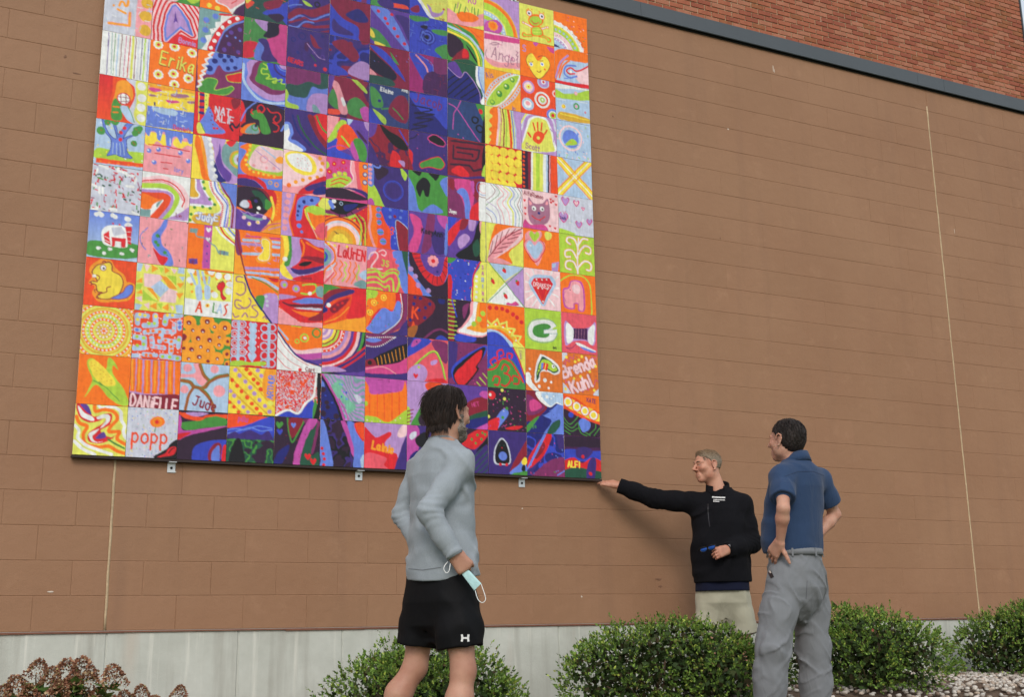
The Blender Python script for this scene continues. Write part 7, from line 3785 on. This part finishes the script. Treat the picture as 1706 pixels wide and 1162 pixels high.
    for s in 'LR':
        hp, kn = np.array(P['hip' + s]), np.array(P['kn' + s])
        cv = Field()
        cv.cap(lerp(hp, kn, 0.60), kn + unit(kn - hp) * 0.1, 0.074, 0.084)
        cut_by(S, cv, 0.003)
    mh, mk_ = lerp(P['hipL'], P['hipR'], 0.5), lerp(P['knL'], P['knR'], 0.5)
    gv_ = Field()
    for o_ in (-0.14, -0.07, 0.0, 0.07):
        gv_.cap(lerp(mh, mk_, 0.42) + fv * o_, lerp(mh, mk_, 1.0) + fv * o_, 0.001, 0.026)
    cut_by(S, gv_, 0.012)
    sh = add(S, 0.006, 'black_shorts', M_BLACK_SHORTS, root)
    shoes(P, (fv[0], fv[1]), root, ground_z, (0.07, 0.0))
    return root, dict(wr=wr, hd=hd, out=out, fv=fv, lv=lv, A=A, shorts=sh, top=tee)


def make_man_b():
    P = PB
    root = empty('person', (P['anR'][0], P['anR'][1], 0.0))
    tag(root, 'man in black pullover and khaki shorts reaching out to the mural corner', 'person')
    hf = unit((-0.985, 0.06, -0.06))
    F, A, g, lv, fv = body(P, hf, ground_z, 0.94, 0.88, width=0.95)
    wr, el = np.array(P['wrR']), np.array(P['elR'])
    tip = np.array([3.660, -0.060, 1.592])
    d = unit(tip - wr)
    # right hand: fingers out flat on the corner, thumb on the near side
    hand(F, wr, d, np.array([0.0, 0.55, -0.6]), np.array([-0.1, -0.75, 0.35]), fan=[(12, 18, 12), (14, 22, 14), (18, 26, 16), (24, 30, 20)], th=(0.45, 0.85, 0.0), thc=8, spread=0.05)
    wl_ = np.array(P['wrL'])
    dl = unit(wl_ - P['elL'])
    pf = unit(np.array([fv[0], fv[1], 0]))
    hand(F, wl_, unit(dl + np.array([-0.1, 0, 0.02])), -pf + np.array([0, 0, -0.15]), np.array([0.0, 0.0, 1.0]) + pf * 0.3,
         fan=[(30, 48, 30), (34, 52, 32), (38, 54, 34), (44, 56, 34)], th=(0.25, 0.9, 0.35), thc=15, spread=0.04)
    add(F, 0.005, 'body', M_SKIN_B, root)
    eyes(g, A, root, unit(np.array([-0.9, 0.25, -0.05])))
    brows(g, plain('sandy_brow', lin((104, 82, 62)), 0.8, 0.2, 200), root)
    l, f, u = A
    H = Field()
    H.ell(g(0, -0.016, 0.033), (0.0770, 0.1005, 0.0880), A, 0.02)
    H.cap(g(-0.03, 0.050, 0.096), g(0.03, 0.050, 0.096), 0.013, 0.013, 0.03)
    H.half(g(0, 0.070, 0.066), f * 0.93 - u * 0.35, 0.012)
    fc = Field()
    fc.cap(g(-0.12, 0.062, -0.002), g(0.12, 0.062, -0.002), 0.062, 0.062)
    fc.cap(g(-0.12, 0.035, -0.07), g(0.12, 0.035, -0.07), 0.06, 0.06, 0.03)
    cut_by(H, fc, 0.008)
    H.half(g(0, -0.04, -0.066), -u + f * 0.1, 0.01)
    for s in (-1, 1):
        ef = Field()
        ef.ell(g(s * 0.088, -0.010, -0.006), (0.020, 0.024, 0.036), A)
        cut_by(H, ef, 0.005)
    H.warp(lambda q: 0.002 * vnoise(q * 140.0) + 0.0015 * vnoise(q * 45.0))
    hm = M_HAIR_B
    nt_, bs_ = hm.node_tree, hm.node_tree.nodes['Principled BSDF']
    src = bs_.inputs['Base Color'].links[0].from_socket
    sx = nt_.nodes.new('ShaderNodeSeparateXYZ')
    nt_.links.new(objvec(nt_, world=True), sx.inputs[0])
    tz = ramp(nt_, math_n(nt_, 'MULTIPLY', math_n(nt_, 'SUBTRACT', sx.outputs[2], P['head'][2] + 0.035), 16.0), [(0.0, lin((150, 140, 126))), (1.0, lin((112, 86, 62)))])
    nt_.links.new(mixc(nt_, 0.6, src, tz), bs_.inputs['Base Color'])
    hair = add(H, 0.004, 'hair', M_HAIR_B, root)
    reg = lambda q: (q[2] > 0.1 and q[1] < 0.75) or q[1] < -0.2
    strands('hair_locks', hair_locks(g, A, 700, reg, 0.020, 0.0010, 6, fall=0.3, lift=0.001, rr=(0.0755, 0.099, 0.087), cz=0.034, cy=-0.016), M_HAIR_B, hair)

    T = Field()
    rows = [(-0.12, 0.204, 0.164, 0.012), (0.02, 0.204, 0.164, 0.014), (0.22, 0.192, 0.150, 0.014), (0.45, 0.186, 0.146, 0.012), (0.66, 0.190, 0.142, 0.006),
            (0.80, 0.186, 0.126, -0.002), (0.89, 0.162, 0.104, -0.010), (0.955, 0.105, 0.082, -0.010), (1.0, 0.074, 0.072, -0.006)]
    T.loft(torso_st(P, rows, lv, fv), lv, fv, 0.03, 2.2)
    for s in 'LR':
        T.cap(lerp(P['neck'], P['sh' + s], 0.30) + np.array([0, 0, -0.048]), np.array(P['sh' + s]) + np.array([0, 0, -0.004]), 0.062, 0.070, 0.05)

    cover(T, P, 'torso', 0.94, 0.88, 0.012)
    T.half(np.array(P['neck']) + np.array([0, 0, 0.01]), unit(u + f * 0.0), 0.004)

    def tw(q):
        r0 = ridge(q, (6, 6, 3.5), 5.3)
        r1 = ridge(q @ np.array([[0.75, 0, -0.66], [0, 1, 0], [0.66, 0, 0.75]], dtype=np.float32), (5, 5, 11), 1.7)
        return 0.005 - 0.014 * r0 - 0.012 * r1
    T.warp(tw)
    for s in 'LR':
        w_, e_ = np.array(P['wr' + s]), np.array(P['el' + s])
        dd = unit(w_ - e_)
        S = sleeve(P['sh' + s], P['el' + s], w_ + dd * 0.05, 0.074, 0.066, 0.050, (w_ + dd * 0.006, dd), 0.008, bend=0.09)
        union(T, S, 0.03)
    hipc = (np.array(P['hipL']) + P['hipR']) / 2
    T.half(hipc + np.array([0, 0, 0.055]), (0, 0, -1), 0.008)
    top = add(T, 0.006, 'black_pullover', M_BLACK_FLEECE, root)
    nc = np.array(P['neck']) + np.array([0.0, 0, 0.004])
    link('collar', collar(nc, pf, 0.074, 0.084, 0.072, -0.014, 0.060, 0.008, 56), M_BLACK_FLEECE, top, True)
    link('inner_collar', collar(nc, pf, 0.066, 0.072, 0.034, -0.02, 0.06, 0.004, 24, front_drop=0.02), plain('red_collar_lining', lin((120, 26, 34)), 0.9), top, True)
    for s in 'LR':
        w_, e_ = np.array(P['wr' + s]), np.array(P['el' + s])
        dd = unit(w_ - e_)
        mb = MB()
        mb.tube([w_ - dd * 0.05, w_ - dd * 0.03, w_ + dd * 0.008], [0.040, 0.041, 0.037], 20)
        mb.build('cuff', M_BLACK_FLEECE, top, True)
    # zip down the chest
    # navy shirt tail under the pullover
    N = Field()
    N.loft(torso_st(P, [(-0.12, 0.186, 0.148, 0.012), (0.2, 0.176, 0.136, 0.014)], lv, fv), lv, fv, 0.03, 2.2)
    N.warp(lambda q: 0.001 - 0.006 * ridge(q, (9, 9, 2), 9.1))
    N.half(hipc + np.array([0, 0, -0.004]), (0, 0, -1), 0.004)
    N.half(hipc + np.array([0, 0, 0.064]), (0, 0, 1), 0.004)
    add(N, 0.006, 'navy_shirt_tail', M_NAVY, root)
    S = Field()
    S.loft(torso_st(P, [(-0.36, 0.03, 0.03, 0), (-0.28, 0.08, 0.08, 0), (-0.12, 0.166, 0.126, 0.0), (0.05, 0.170, 0.130, 0.0), (0.14, 0.16, 0.122, 0.0)], lv, fv), lv, fv, 0.04)
    for s in 'LR':
        L_ = Field()
        hp, kn = np.array(P['hip' + s]), np.array(P['kn' + s])
        ax = unit(kn - hp)
        sg = 1 if s == 'L' else -1
        L_.chain([hp + np.array([0, 0, -0.06]) + lv * 0.012 * sg, lerp(hp, kn, 0.5) + lv * 0.012 * sg, kn + ax * 0.1 + lv * 0.02 * sg], [0.086, 0.086, 0.092], 0.02)
        L_.half(lerp(hp, kn, 0.88), ax, 0.004)
        union(S, L_, 0.03)

    def sw(q):
        return 0.003 - 0.012 * ridge(q, (9, 9, 2.6), 3.7) - 0.006 * ridge(q @ np.array([[0.7, 0, 0.7], [0, 1, 0], [-0.7, 0, 0.7]], dtype=np.float32), (6, 6, 12), 8.0)
    S.warp(sw)
    for s in 'LR':
        hp, kn = np.array(P['hip' + s]), np.array(P['kn' + s])
        cv = Field()
        cv.cap(lerp(hp, kn, 0.70) + lv * 0.014 * (1 if s == 'L' else -1), kn + unit(kn - hp) * 0.1 + lv * 0.02 * (1 if s == 'L' else -1), 0.072, 0.080)
        cut_by(S, cv, 0.003)
    mh, mk_ = lerp(P['hipL'], P['hipR'], 0.5), lerp(P['knL'], P['knR'], 0.5)
    gv_ = Field()
    for o_ in (0.0, 0.04, 0.08):
        gv_.cap(lerp(mh, mk_, 0.45) + fv * o_ * 0.6, lerp(mh, mk_, 1.04) + fv * (o_ + 0.035), 0.001, 0.026)
    cut_by(S, gv_, 0.012)
    add(S, 0.006, 'khaki_shorts', M_KHAKI, root)
    shoes(P, (fv[0], fv[1]), root, ground_z)
    return root, dict(wl=wl_, dl=dl, pf=pf, lv=lv, A=A, top=top, nc=nc)


def make_man_c():
    P = PC
    root = empty('person', (P['hipR'][0], P['hipR'][1], ground_z(P['hipR'][0], P['hipR'][1])))
    tag(root, 'man in blue polo shirt and grey trousers standing with hands on hips', 'person')
    hf = unit((-0.30, 0.95, 0.04))
    F, A, g, lv, fv = body(P, hf, ground_z, 0.94, 0.86, 1.03)
    for s, sg in (('L', 1), ('R', -1)):
        w_, e_ = np.array(P['wr' + s]), np.array(P['el' + s])
        hc = lerp(P['hipL'], P['hipR'], 0.5)
        d = unit(np.array([fv[0], fv[1], 0]) * 0.75 + np.array([0, 0, -0.75]) - lv * sg * 0.12)
        hand(F, w_, d, -lv * sg, -fv * 1.0 + np.array([0, 0, -0.25]), fan=[(10, 22, 16), (14, 24, 16), (16, 26, 18), (22, 28, 18)], th=(0.85, 0.35, 0.1), thc=8, spread=0.10)
    add(F, 0.005, 'body', M_SKIN_C, root)
    eyes(g, A, root)
    brows(g, M_HAIR_C, root)
    l, f, u = A
    H = Field()
    H.ell(g(0, -0.020, 0.036), (0.087, 0.106, 0.096), A, 0.02)
    H.ell(g(0, -0.052, -0.014), (0.070, 0.058, 0.070), A, 0.04)
    H.half(g(0, 0.072, 0.062), f * 0.92 - u * 0.38, 0.015)
    fc = Field()
    fc.cap(g(-0.12, 0.062, -0.012), g(0.12, 0.062, -0.012), 0.062, 0.062)
    fc.cap(g(-0.12, 0.030, -0.08), g(0.12, 0.030, -0.08), 0.064, 0.064, 0.03)
    cut_by(H, fc, 0.008)
    H.half(g(0, -0.04, -0.078), -u + f * 0.15, 0.012)
    for s in (-1, 1):
        ef = Field()
        ef.ell(g(s * 0.092, -0.006, -0.006), (0.022, 0.026, 0.036), A)
        cut_by(H, ef, 0.006)
    A32 = A.astype(np.float32)

    def hw(Pq):
        q = (Pq - v3(g(0, 0, 0))) @ A32.T
        ang = np.arctan2(q[:, 0], -q[:, 1] - 0.02)
        return 0.004 * vnoise(np.stack([ang * 12.0, q[:, 2] * 20.0, q[:, 1] * 8], 1)) + 0.0025 * vnoise(Pq * 90.0)
    H.warp(hw)
    hair = add(H, 0.004, 'hair', M_HAIR_C, root)
    reg = lambda q: q[1] < 0.4 and not (q[1] > -0.2 and q[2] < 0.1)
    strands('hair_locks', hair_locks(g, A, 700, reg, 0.038, 0.0011, 11, lift=0.004, rr=(0.086, 0.105, 0.095), cz=0.036, cy=-0.020), M_HAIR_C, hair)

    T = Field()
    rows = [(-0.02, 0.160, 0.130, 0.006), (0.14, 0.167, 0.140, 0.014), (0.24, 0.178, 0.154, 0.022), (0.40, 0.184, 0.160, 0.024), (0.58, 0.186, 0.148, 0.012), (0.76, 0.190, 0.134, -0.004),
            (0.86, 0.182, 0.114, -0.012), (0.93, 0.146, 0.096, -0.014), (0.98, 0.086, 0.078, -0.012), (1.02, 0.066, 0.066, -0.010)]
    T.loft(torso_st(P, rows, lv, fv), lv, fv, 0.03, 2.2)
    for s in 'LR':
        T.cap(lerp(P['neck'], P['sh' + s], 0.30) + np.array([0, 0, -0.052]), np.array(P['sh' + s]) + np.array([0, 0, -0.006]), 0.060, 0.066, 0.05)
    bz = P['waist'][2] - 0.11

    def tw(q):
        low_ = np.clip((bz + 0.16 - q[:, 2]) / 0.16, 0, 1)
        r0 = ridge(q, (8, 8, 3.2), 2.3)
        r1 = ridge(q @ np.array([[0.8, 0, 0.6], [0, 1, 0], [-0.6, 0, 0.8]], dtype=np.float32), (5, 5, 10), 4.7)
        return 0.003 - 0.010 * r0 * (0.3 + low_) - 0.006 * r1
    T.warp(tw)
    cover(T, P, 'torso uparms', 0.94, 0.86, 0.010)
    for s in 'LR':
        S = Field()
        a, b = np.array(P['sh' + s]), np.array(P['el' + s])
        ax = unit(b - a)
        S.chain([a, lerp(a, b, 0.5), b + ax * 0.06], [0.068, 0.068, 0.072], 0.02)
        S.warp(lambda q: 0.002 - 0.006 * ridge(q, (12, 12, 6), 6.1))
        S.half(lerp(a, b, 0.70), ax, 0.004)
        cv = Field()
        cv.cap(lerp(a, b, 0.62), b + ax * 0.1, 0.058, 0.066)
        cut_by(S, cv, 0.002)
        union(T, S, 0.03)
    T.half((0, 0, bz), (0, 0, -1), 0.01)
    T.half(np.array(P['neck']) + np.array([0, 0, 0.012]), unit(u + f * 0.2), 0.004)
    polo = add(T, 0.006, 'blue_polo', M_POLO, root)
    link('collar', collar(np.array(P['neck']) + np.array([0, 0, 0.006]) - 0.008 * fv, fv, 0.066, 0.084, 0.044, -0.008, 0.045, 0.006, 36), M_POLO, polo, True)
    S = Field()
    W = [(-0.40, 0.03, 0.03, -0.01), (-0.32, 0.10, 0.085, -0.01), (-0.22, 0.140, 0.125, -0.012), (-0.12, 0.166, 0.146, -0.012), (0.02, 0.168, 0.140, -0.004), (0.17, 0.160, 0.132, 0.008)]
    S.loft(torso_st(P, W, lv, fv), lv, fv, 0.04, 2.2)
    for s in 'LR':
        L_ = Field()
        hp, kn, an = np.array(P['hip' + s]), np.array(P['kn' + s]), np.array(P['an' + s])
        L_.chain([hp + np.array([0, 0, -0.06]), lerp(hp, kn, 0.5), kn], [0.098, 0.096, 0.084], 0.04)
        L_.chain([kn, lerp(kn, an, 0.5), an + unit(an - kn) * 0.1], [0.084, 0.080, 0.080], 0.04)
        L_.half(an + np.array([0, 0, -0.035]), (0, 0, -1), 0.004)
        union(S, L_, 0.035)
    hipc = (np.array(P['hipL']) + P['hipR']) / 2

    def sw(q):
        r0 = ridge(q, (10, 10, 2.0), 3.7)
        c_, s_ = 0.66, 0.75
        r1 = ridge(q @ np.array([[c_, 0, s_], [0, 1, 0], [-s_, 0, c_]], dtype=np.float32), (6, 6, 19), 8.0) ** 2
        r2 = ridge(q @ np.array([[c_, 0, -s_], [0, 1, 0], [s_, 0, c_]], dtype=np.float32), (7, 7, 18), 1.0) ** 2
        up = np.clip((q[:, 2] - 0.55) / 0.25, 0, 1)
        kn_ = np.exp(-((q[:, 2] - 0.38) / 0.14) ** 2)
        return 0.003 - 0.009 * r0 * (1 - 0.5 * up) - 0.011 * r1 * (0.25 + up * 0.75 + kn_ * 0.5) - 0.009 * r2 * (0.3 + kn_)
    S.warp(sw)
    cover(S, P, 'hips', 0.94, 0.86, 0.009)
    S.loft(torso_st(P, [(t, a * 0.94 + 0.010, b * 0.94 + 0.010, s_) for t, a, b, s_ in TORSO[1:4]], lv, fv), lv, fv, 0.012)
    S.half((0, 0, bz + 0.022), (0, 0, 1), 0.006)
    tr = add(S, 0.006, 'grey_trousers', M_TROUSER, root)
    # waistband with belt loops
    st = torso_st(P, [(0.0, 0.172, 0.144, -0.003), (0.2, 0.163, 0.136, 0.008)], lv, fv)
    def ring(z, o):
        q0 = np.array(st[0]) * (1 - (z - st[0][2]) / (st[1][2] - st[0][2])) + np.array(st[1]) * (z - st[0][2]) / (st[1][2] - st[0][2])
        out = []
        for i in range(48):
            t = 2 * math.pi * i / 48
            ct, sn = math.cos(t), math.sin(t)
            e = (abs(ct) ** 2.2 + abs(sn) ** 2.2) ** (-1 / 2.2)
            out.append(np.array([q0[0], q0[1], z]) + lv * ct * e * (q0[3] + o) + np.array([fv[0], fv[1], 0]) * sn * e * (q0[4] + o))
        return out
    zb = bz + 0.022
    mb = MB()
    rings = [ring(zb - 0.036, 0.0), ring(zb - 0.036, 0.009), ring(zb, 0.008), ring(zb, -0.006)]
    vs = [p for rg in rings for p in rg]
    mb.add(vs, [(k_ * 48 + i, k_ * 48 + (i + 1) % 48, (k_ + 1) * 48 + (i + 1) % 48, (k_ + 1) * 48 + i) for k_ in range(3) for i in range(48)])
    mb.build('waistband', M_TROUSER, tr, True)
    ro, ri = ring(zb - 0.046, 0.009), ring(zb - 0.002, 0.008)
    ro2, ri2 = ring(zb - 0.046, 0.013), ring(zb - 0.002, 0.012)
    for i in (2, 8, 16, 29, 36, 43):
        mb = MB()
        j = (i + 1) % 48
        t0, t1 = ro[i], lerp(ro[i], ro[j], 0.5)
        a0, a1 = ri[i], lerp(ri[i], ri[j], 0.5)
        b0, b1 = ro2[i], lerp(ro2[i], ro2[j], 0.5)
        c0, c1 = ri2[i], lerp(ri2[i], ri2[j], 0.5)
        mb.add([t0, t1, a1, a0, b0, b1, c1, c0], [(4, 5, 6, 7), (0, 1, 5, 4), (1, 2, 6, 5), (2, 3, 7, 6), (3, 0, 4, 7)])
        mb.build('belt_loop', M_TROUSER, tr)
    shoes(P, (fv[0], fv[1]), root, ground_z)
    return root, dict(lv=lv, fv=fv, A=A, trousers=tr, polo=polo, ring=ring, zb=zb)


man_a, IA = make_man_a()
man_b, IB = make_man_b()
man_c, IC = make_man_c()

# ------------------------------------------------------------------ prints and small held things
from mathutils.bvhtree import BVHTree
CR, CU = Vector(CAM_R), Vector(CAM_U)


def surface(o):
    me = o.data
    mw = o.matrix_world if o.parent is None else (Matrix.Translation(Vector(o.parent.location)) @ o.matrix_parent_inverse if False else Matrix.Identity(4))
    return BVHTree.FromPolygons([v.co.copy() for v in me.vertices], [tuple(p.vertices) for p in me.polygons])


def decal(o, src, lines, width, mat, name, lift=0.0016, rot=0.0):
    """ribbons printed or sewn on a garment: laid on its surface piece by piece"""
    org, d = Vector(src[0]), Vector(src[1])
    rt = (CR - d * CR.dot(d)).normalized()
    up = d.cross(rt) * -1
    if up.z < 0:
        up = -up
    c_, s_ = math.cos(rot), math.sin(rot)
    rt, up = rt * c_ + up * s_, up * c_ - rt * s_
    bv = surface(o)
    mb = MB()
    for ln in lines:
        w = width
        if isinstance(ln, dict):
            w, ln = ln['w'], ln['p']
        q = []
        for i in range(len(ln) - 1):
            n = max(1, int(math.hypot(ln[i + 1][0] - ln[i][0], ln[i + 1][1] - ln[i][1]) / 0.006))
            for k_ in range(n):
                q.append((ln[i][0] + (ln[i + 1][0] - ln[i][0]) * k_ / n, ln[i][1] + (ln[i + 1][1] - ln[i][1]) * k_ / n))
        q.append(ln[-1])
        vs = []
        for i, (x, y) in enumerate(q):
            a, b = q[max(i - 1, 0)], q[min(i + 1, len(q) - 1)]
            tx, ty = b[0] - a[0], b[1] - a[1]
            L_ = math.hypot(tx, ty) or 1
            nx, ny = -ty / L_ * w / 2, tx / L_ * w / 2
            for s in (1, -1):
                st = org + rt * (x + nx * s) + up * (y + ny * s)
                h = bv.ray_cast(st, d)
                if h[0] is None:
                    vs = []
                    break
                vs.append(h[0] - d * lift)
            if not vs:
                break
        if len(vs) >= 4:
            mb.add(vs, [(2 * i, 2 * i + 1, 2 * i + 3, 2 * i + 2) for i in range(len(vs) // 2 - 1)])
    if mb.v:
        return tag(mb.build(name, mat, o), kind='stuff' if len(lines) > 1 else None)


def arc(cx, cy, r, a0, a1, n=8, ry=None):
    ry = ry or r
    return [(cx + r * math.cos(math.radians(a0 + (a1 - a0) * i / n)), cy + ry * math.sin(math.radians(a0 + (a1 - a0) * i / n))) for i in range(n + 1)]


# two bowed strokes crossing, in white at the hem
decal(IA['shorts'], ((1.1652, -3.1776, 0.5222), (0.4069, 0.9134, -0.0103)), [arc(0, 0.018, 0.016, 200, 340, 8, 0.019), arc(0, -0.018, 0.016, 20, 160, 8, 0.019),
                              {'w': 0.009, 'p': [(-0.0145, 0.015), (-0.0125, 0.003), (-0.0125, -0.003), (-0.0145, -0.015)]},
                              {'w': 0.009, 'p': [(0.0145, 0.015), (0.0125, 0.003), (0.0125, -0.003), (0.0145, -0.015)]}], 0.006, M_WHITE_PRINT, 'logo')
rn = random.Random(12)
txt = []
x = -0.045
while x < 0.045:
    w_ = rn.uniform(0.004, 0.009)
    txt.append({'w': 0.009, 'p': [(x, 0.012), (min(x + w_, 0.046), 0.012 - rn.uniform(0, 0.002))]})
    x += w_ + 0.0016
for yy, x0, x1 in ((-0.006, -0.034, 0.044), (-0.018, -0.036, 0.006)):
    x = x0
    while x < x1:
        w_ = rn.uniform(0.003, 0.006)
        txt.append({'w': 0.006, 'p': [(x, yy), (x + w_, yy)]})
        x += w_ + 0.002
decal(IB['top'], ((3.9041, -1.123, 1.3534), (0.5891, 0.8019, 0.0996)), txt, 0.006, M_WHITE_PRINT, 'embroidered_text', rot=-0.05)
decal(IB['top'], ((3.8906, -1.2291, 1.0427), (0.5964, 0.8004, 0.061)), [{'w': 0.016, 'p': [(-0.007, 0.0), (0.007, 0.002)]}], 0.02, plain('grey_badge', lin((150, 152, 158)), 0.6), 'sleeve_badge')
decal(IB['top'], ((3.8362, -1.0907, 1.2761), (0.582, 0.8082, 0.09)), [[(0.004, 0.05), (0.002, 0.0), (0.006, -0.06), (0.012, -0.11)]], 0.006, plain('zip_tape', lin((34, 34, 40)), 0.5), 'zip')
M_SEAM = plain('trouser_seam', lin((78, 80, 88)), 0.9)
decal(IC['trousers'], ((3.4232, -2.5532, 0.8445), (0.6477, 0.7607, 0.0428)), [[(-0.045, 0.000), (0.01, 0.007), (0.070, 0.013)]], 0.004, M_SEAM, 'back_pocket_welt')
decal(IC['trousers'], ((3.1878, -2.4964, 0.8118), (0.6214, 0.7826, 0.0384)), [[(-0.030, 0.045), (-0.008, 0.0), (0.024, -0.050)]], 0.004, M_SEAM, 'side_pocket')
decal(IC['trousers'], ((3.1878, -2.4964, 0.8118), (0.6214, 0.7826, 0.0384)), [{'w': 0.020, 'p': [(0.002, 0.008), (0.018, -0.028)]}], 0.02, plain('dark_wallet', lin((30, 24, 24)), 0.4), 'wallet_edge', 0.004)
decal(IC['trousers'], ((3.1878, -2.4964, 0.8118), (0.6214, 0.7826, 0.0384)), [{'w': 0.008, 'p': [(0.004, 0.010), (0.010, -0.002)]}], 0.02, plain('pale_card', lin((196, 186, 176)), 0.6), 'card_edge', 0.006)

M_STITCH = plain('grey_stitching', lin((112, 118, 124)), 0.9)
decal(IA['top'], ((1.0916, -2.9719, 0.791), (0.3777, 0.9248, 0.0458)), [[(-0.085, 0.004), (-0.02, -0.002), (0.06, 0.010)]], 0.0035, M_STITCH, 'hem_stitch')
decal(IC['trousers'], ((3.4016, -2.5428, 0.8633), (0.6449, 0.7629, 0.0458)), [[(-0.002, -0.10), (-0.012, -0.20)]], 0.002, M_SEAM, 'seat_seam')
M_POLO_SEAM = plain('polo_seam', lin((32, 46, 72)), 0.9)
decal(IC['polo'], ((3.4372, -2.5566, 1.3282), (0.6453, 0.7548, 0.1175)), [[(-0.125, -0.015), (-0.05, 0.012), (0.03, 0.014), (0.095, -0.012)]], 0.003, M_POLO_SEAM, 'yoke_seam')

# the folded face mask in the walking man's hand
mk = [Vector(p) for p in [(1.3341, -2.7261, 0.8067), (1.3597, -2.7388, 0.8215), (1.424, -2.7708, 0.7442), (1.3961, -2.7569, 0.7144)]]
mask = empty('face_mask', mk[0])
tag(mask, 'pale blue pleated face mask hanging from the walking man\'s hand', 'face mask')
M_MASK = plain('mask_fabric', lin((184, 222, 226)), 0.8, 0.06, 40, 0.0004, 300)
M_LOOP = plain('elastic_white', lin((232, 234, 234)), 0.8, 0.03)
nrm = (mk[1] - mk[0]).cross(mk[3] - mk[0]).normalized()
if nrm.dot(Vector(CAM_POS) - mk[0]) < 0:
    nrm = -nrm
nu, nv = 15, 8
vs, fs = [], []
for i in range(nu + 1):
    u_ = i / nu
    for j in range(nv + 1):
        v_ = j / nv
        p = mk[0].lerp(mk[1], u_).lerp(mk[3].lerp(mk[2], u_), v_)
        pl = [0, 0.004, 0.0015, 0.005, 0.002, 0.0045, 0.001, 0.005, 0.0025, 0.0055, 0.0015, 0.005, 0.002, 0.004, 0.001, 0][i]
        p = p + nrm * (pl + 0.008 * math.sin(v_ * 2.6) + 0.003 * math.sin(u_ * 3.1))
        vs.append(p)
for i in range(nu):
    for j in range(nv):
        a = i * (nv + 1) + j
        fs.append((a, a + 1, a + nv + 2, a + nv + 1))
n0 = len(vs)
vs += [p - nrm * 0.004 for p in vs]
fs += [tuple(reversed([k_ + n0 for k_ in f])) for f in fs]
mb = MB()
mb.add(vs, fs)
mb.build('mask_panel', M_MASK, mask, True)
for lp_ in ([(1.3995, -2.7587, 0.7168), (1.4055, -2.7728, 0.6787), (1.4214, -2.7807, 0.6633), (1.4342, -2.7871, 0.6732), (1.4332, -2.7866, 0.6933), (1.4228, -2.7702, 0.7417)], [(1.2892, -2.7261, 0.8394), (1.2675, -2.7377, 0.8208), (1.264, -2.7359, 0.8032), (1.2743, -2.7411, 0.7891), (1.2847, -2.7462, 0.8003), (1.2922, -2.7388, 0.8286)]):
    q = smooth([p for p in lp_], False) if len(lp_[0]) == 2 else None
    P3 = [Vector(p) for p in lp_]
    out = []
    for i in range(len(P3) - 1):
        p0, p1, p2, p3 = P3[max(i - 1, 0)], P3[i], P3[i + 1], P3[min(i + 2, len(P3) - 1)]
        for t in (0, 0.25, 0.5, 0.75):
            out.append(0.5 * (2 * p1 + (p2 - p0) * t + (2 * p0 - 5 * p1 + 4 * p2 - p3) * t * t + (3 * p1 - p0 - 3 * p2 + p3) * t ** 3))
    out.append(P3[-1])
    mb = MB()
    mb.tube(out, 0.0018, 6)
    mb.build('ear_loop', M_LOOP, mask, True)

# folded sunglasses in the other man's left hand
gc = Vector((4.0825, -0.7258, 1.062))
gl = empty('sunglasses', gc)
tag(gl, 'dark folded sunglasses with blue lenses held against the black pullover', 'sunglasses')
ax = (Vector(CAM_R) * 0.75 - Vector(CAM_F) * 0.45 + Vector((0, 0, 0.30))).normalized()
vz = Vector((0, 0, 1)) - ax * ax.z
vz.normalize()
M_FRAME = plain('glossy_black_frame', lin((18, 18, 20)), 0.25, 0.05)
M_LENS = plain('blue_mirror_lens', lin((36, 84, 170)), 0.12, 0.1, 6, metal=0.6)
fw = ax.cross(vz)
for s in (-1, 1):
    c = gc + ax * 0.030 * s
    rim = [c + ax * math.cos(t) * 0.026 + vz * math.sin(t) * (0.019 if math.sin(t) < 0 else 0.016) for t in [2 * math.pi * k_ / 20 for k_ in range(21)]]
    mb = MB()
    mb.tube(rim, 0.0026, 6, False)
    mb.build('rim', M_FRAME, gl, True)
    mb = MB()
    front = [p + fw * 0.001 for p in rim[:-1]]
    back = [p - fw * 0.001 for p in rim[:-1]]
    mb.add([c + fw * 0.004] + front, [(0, 1 + k_, 1 + (k_ + 1) % 20) for k_ in range(20)])
    mb.add([c + fw * 0.002] + back, [(0, 1 + (k_ + 1) % 20, 1 + k_) for k_ in range(20)])
    mb.build('lens', M_LENS, gl, True)
    mb = MB()
    h0 = c + ax * 0.026 * s + vz * 0.010
    mb.tube([h0, h0 - fw * 0.008 * -1 - ax * 0.02 * s, h0 + fw * 0.010 - ax * 0.11 * s, h0 + fw * 0.012 - ax * 0.125 * s - vz * 0.016], [0.0026, 0.0028, 0.0026, 0.002], 6)
    mb.build('temple', M_FRAME, gl, True)
mb = MB()
mb.tube([gc - ax * 0.007 + vz * 0.006, gc + vz * 0.009, gc + ax * 0.007 + vz * 0.006], 0.0028, 6)
mb.build('bridge', M_FRAME, gl, True)
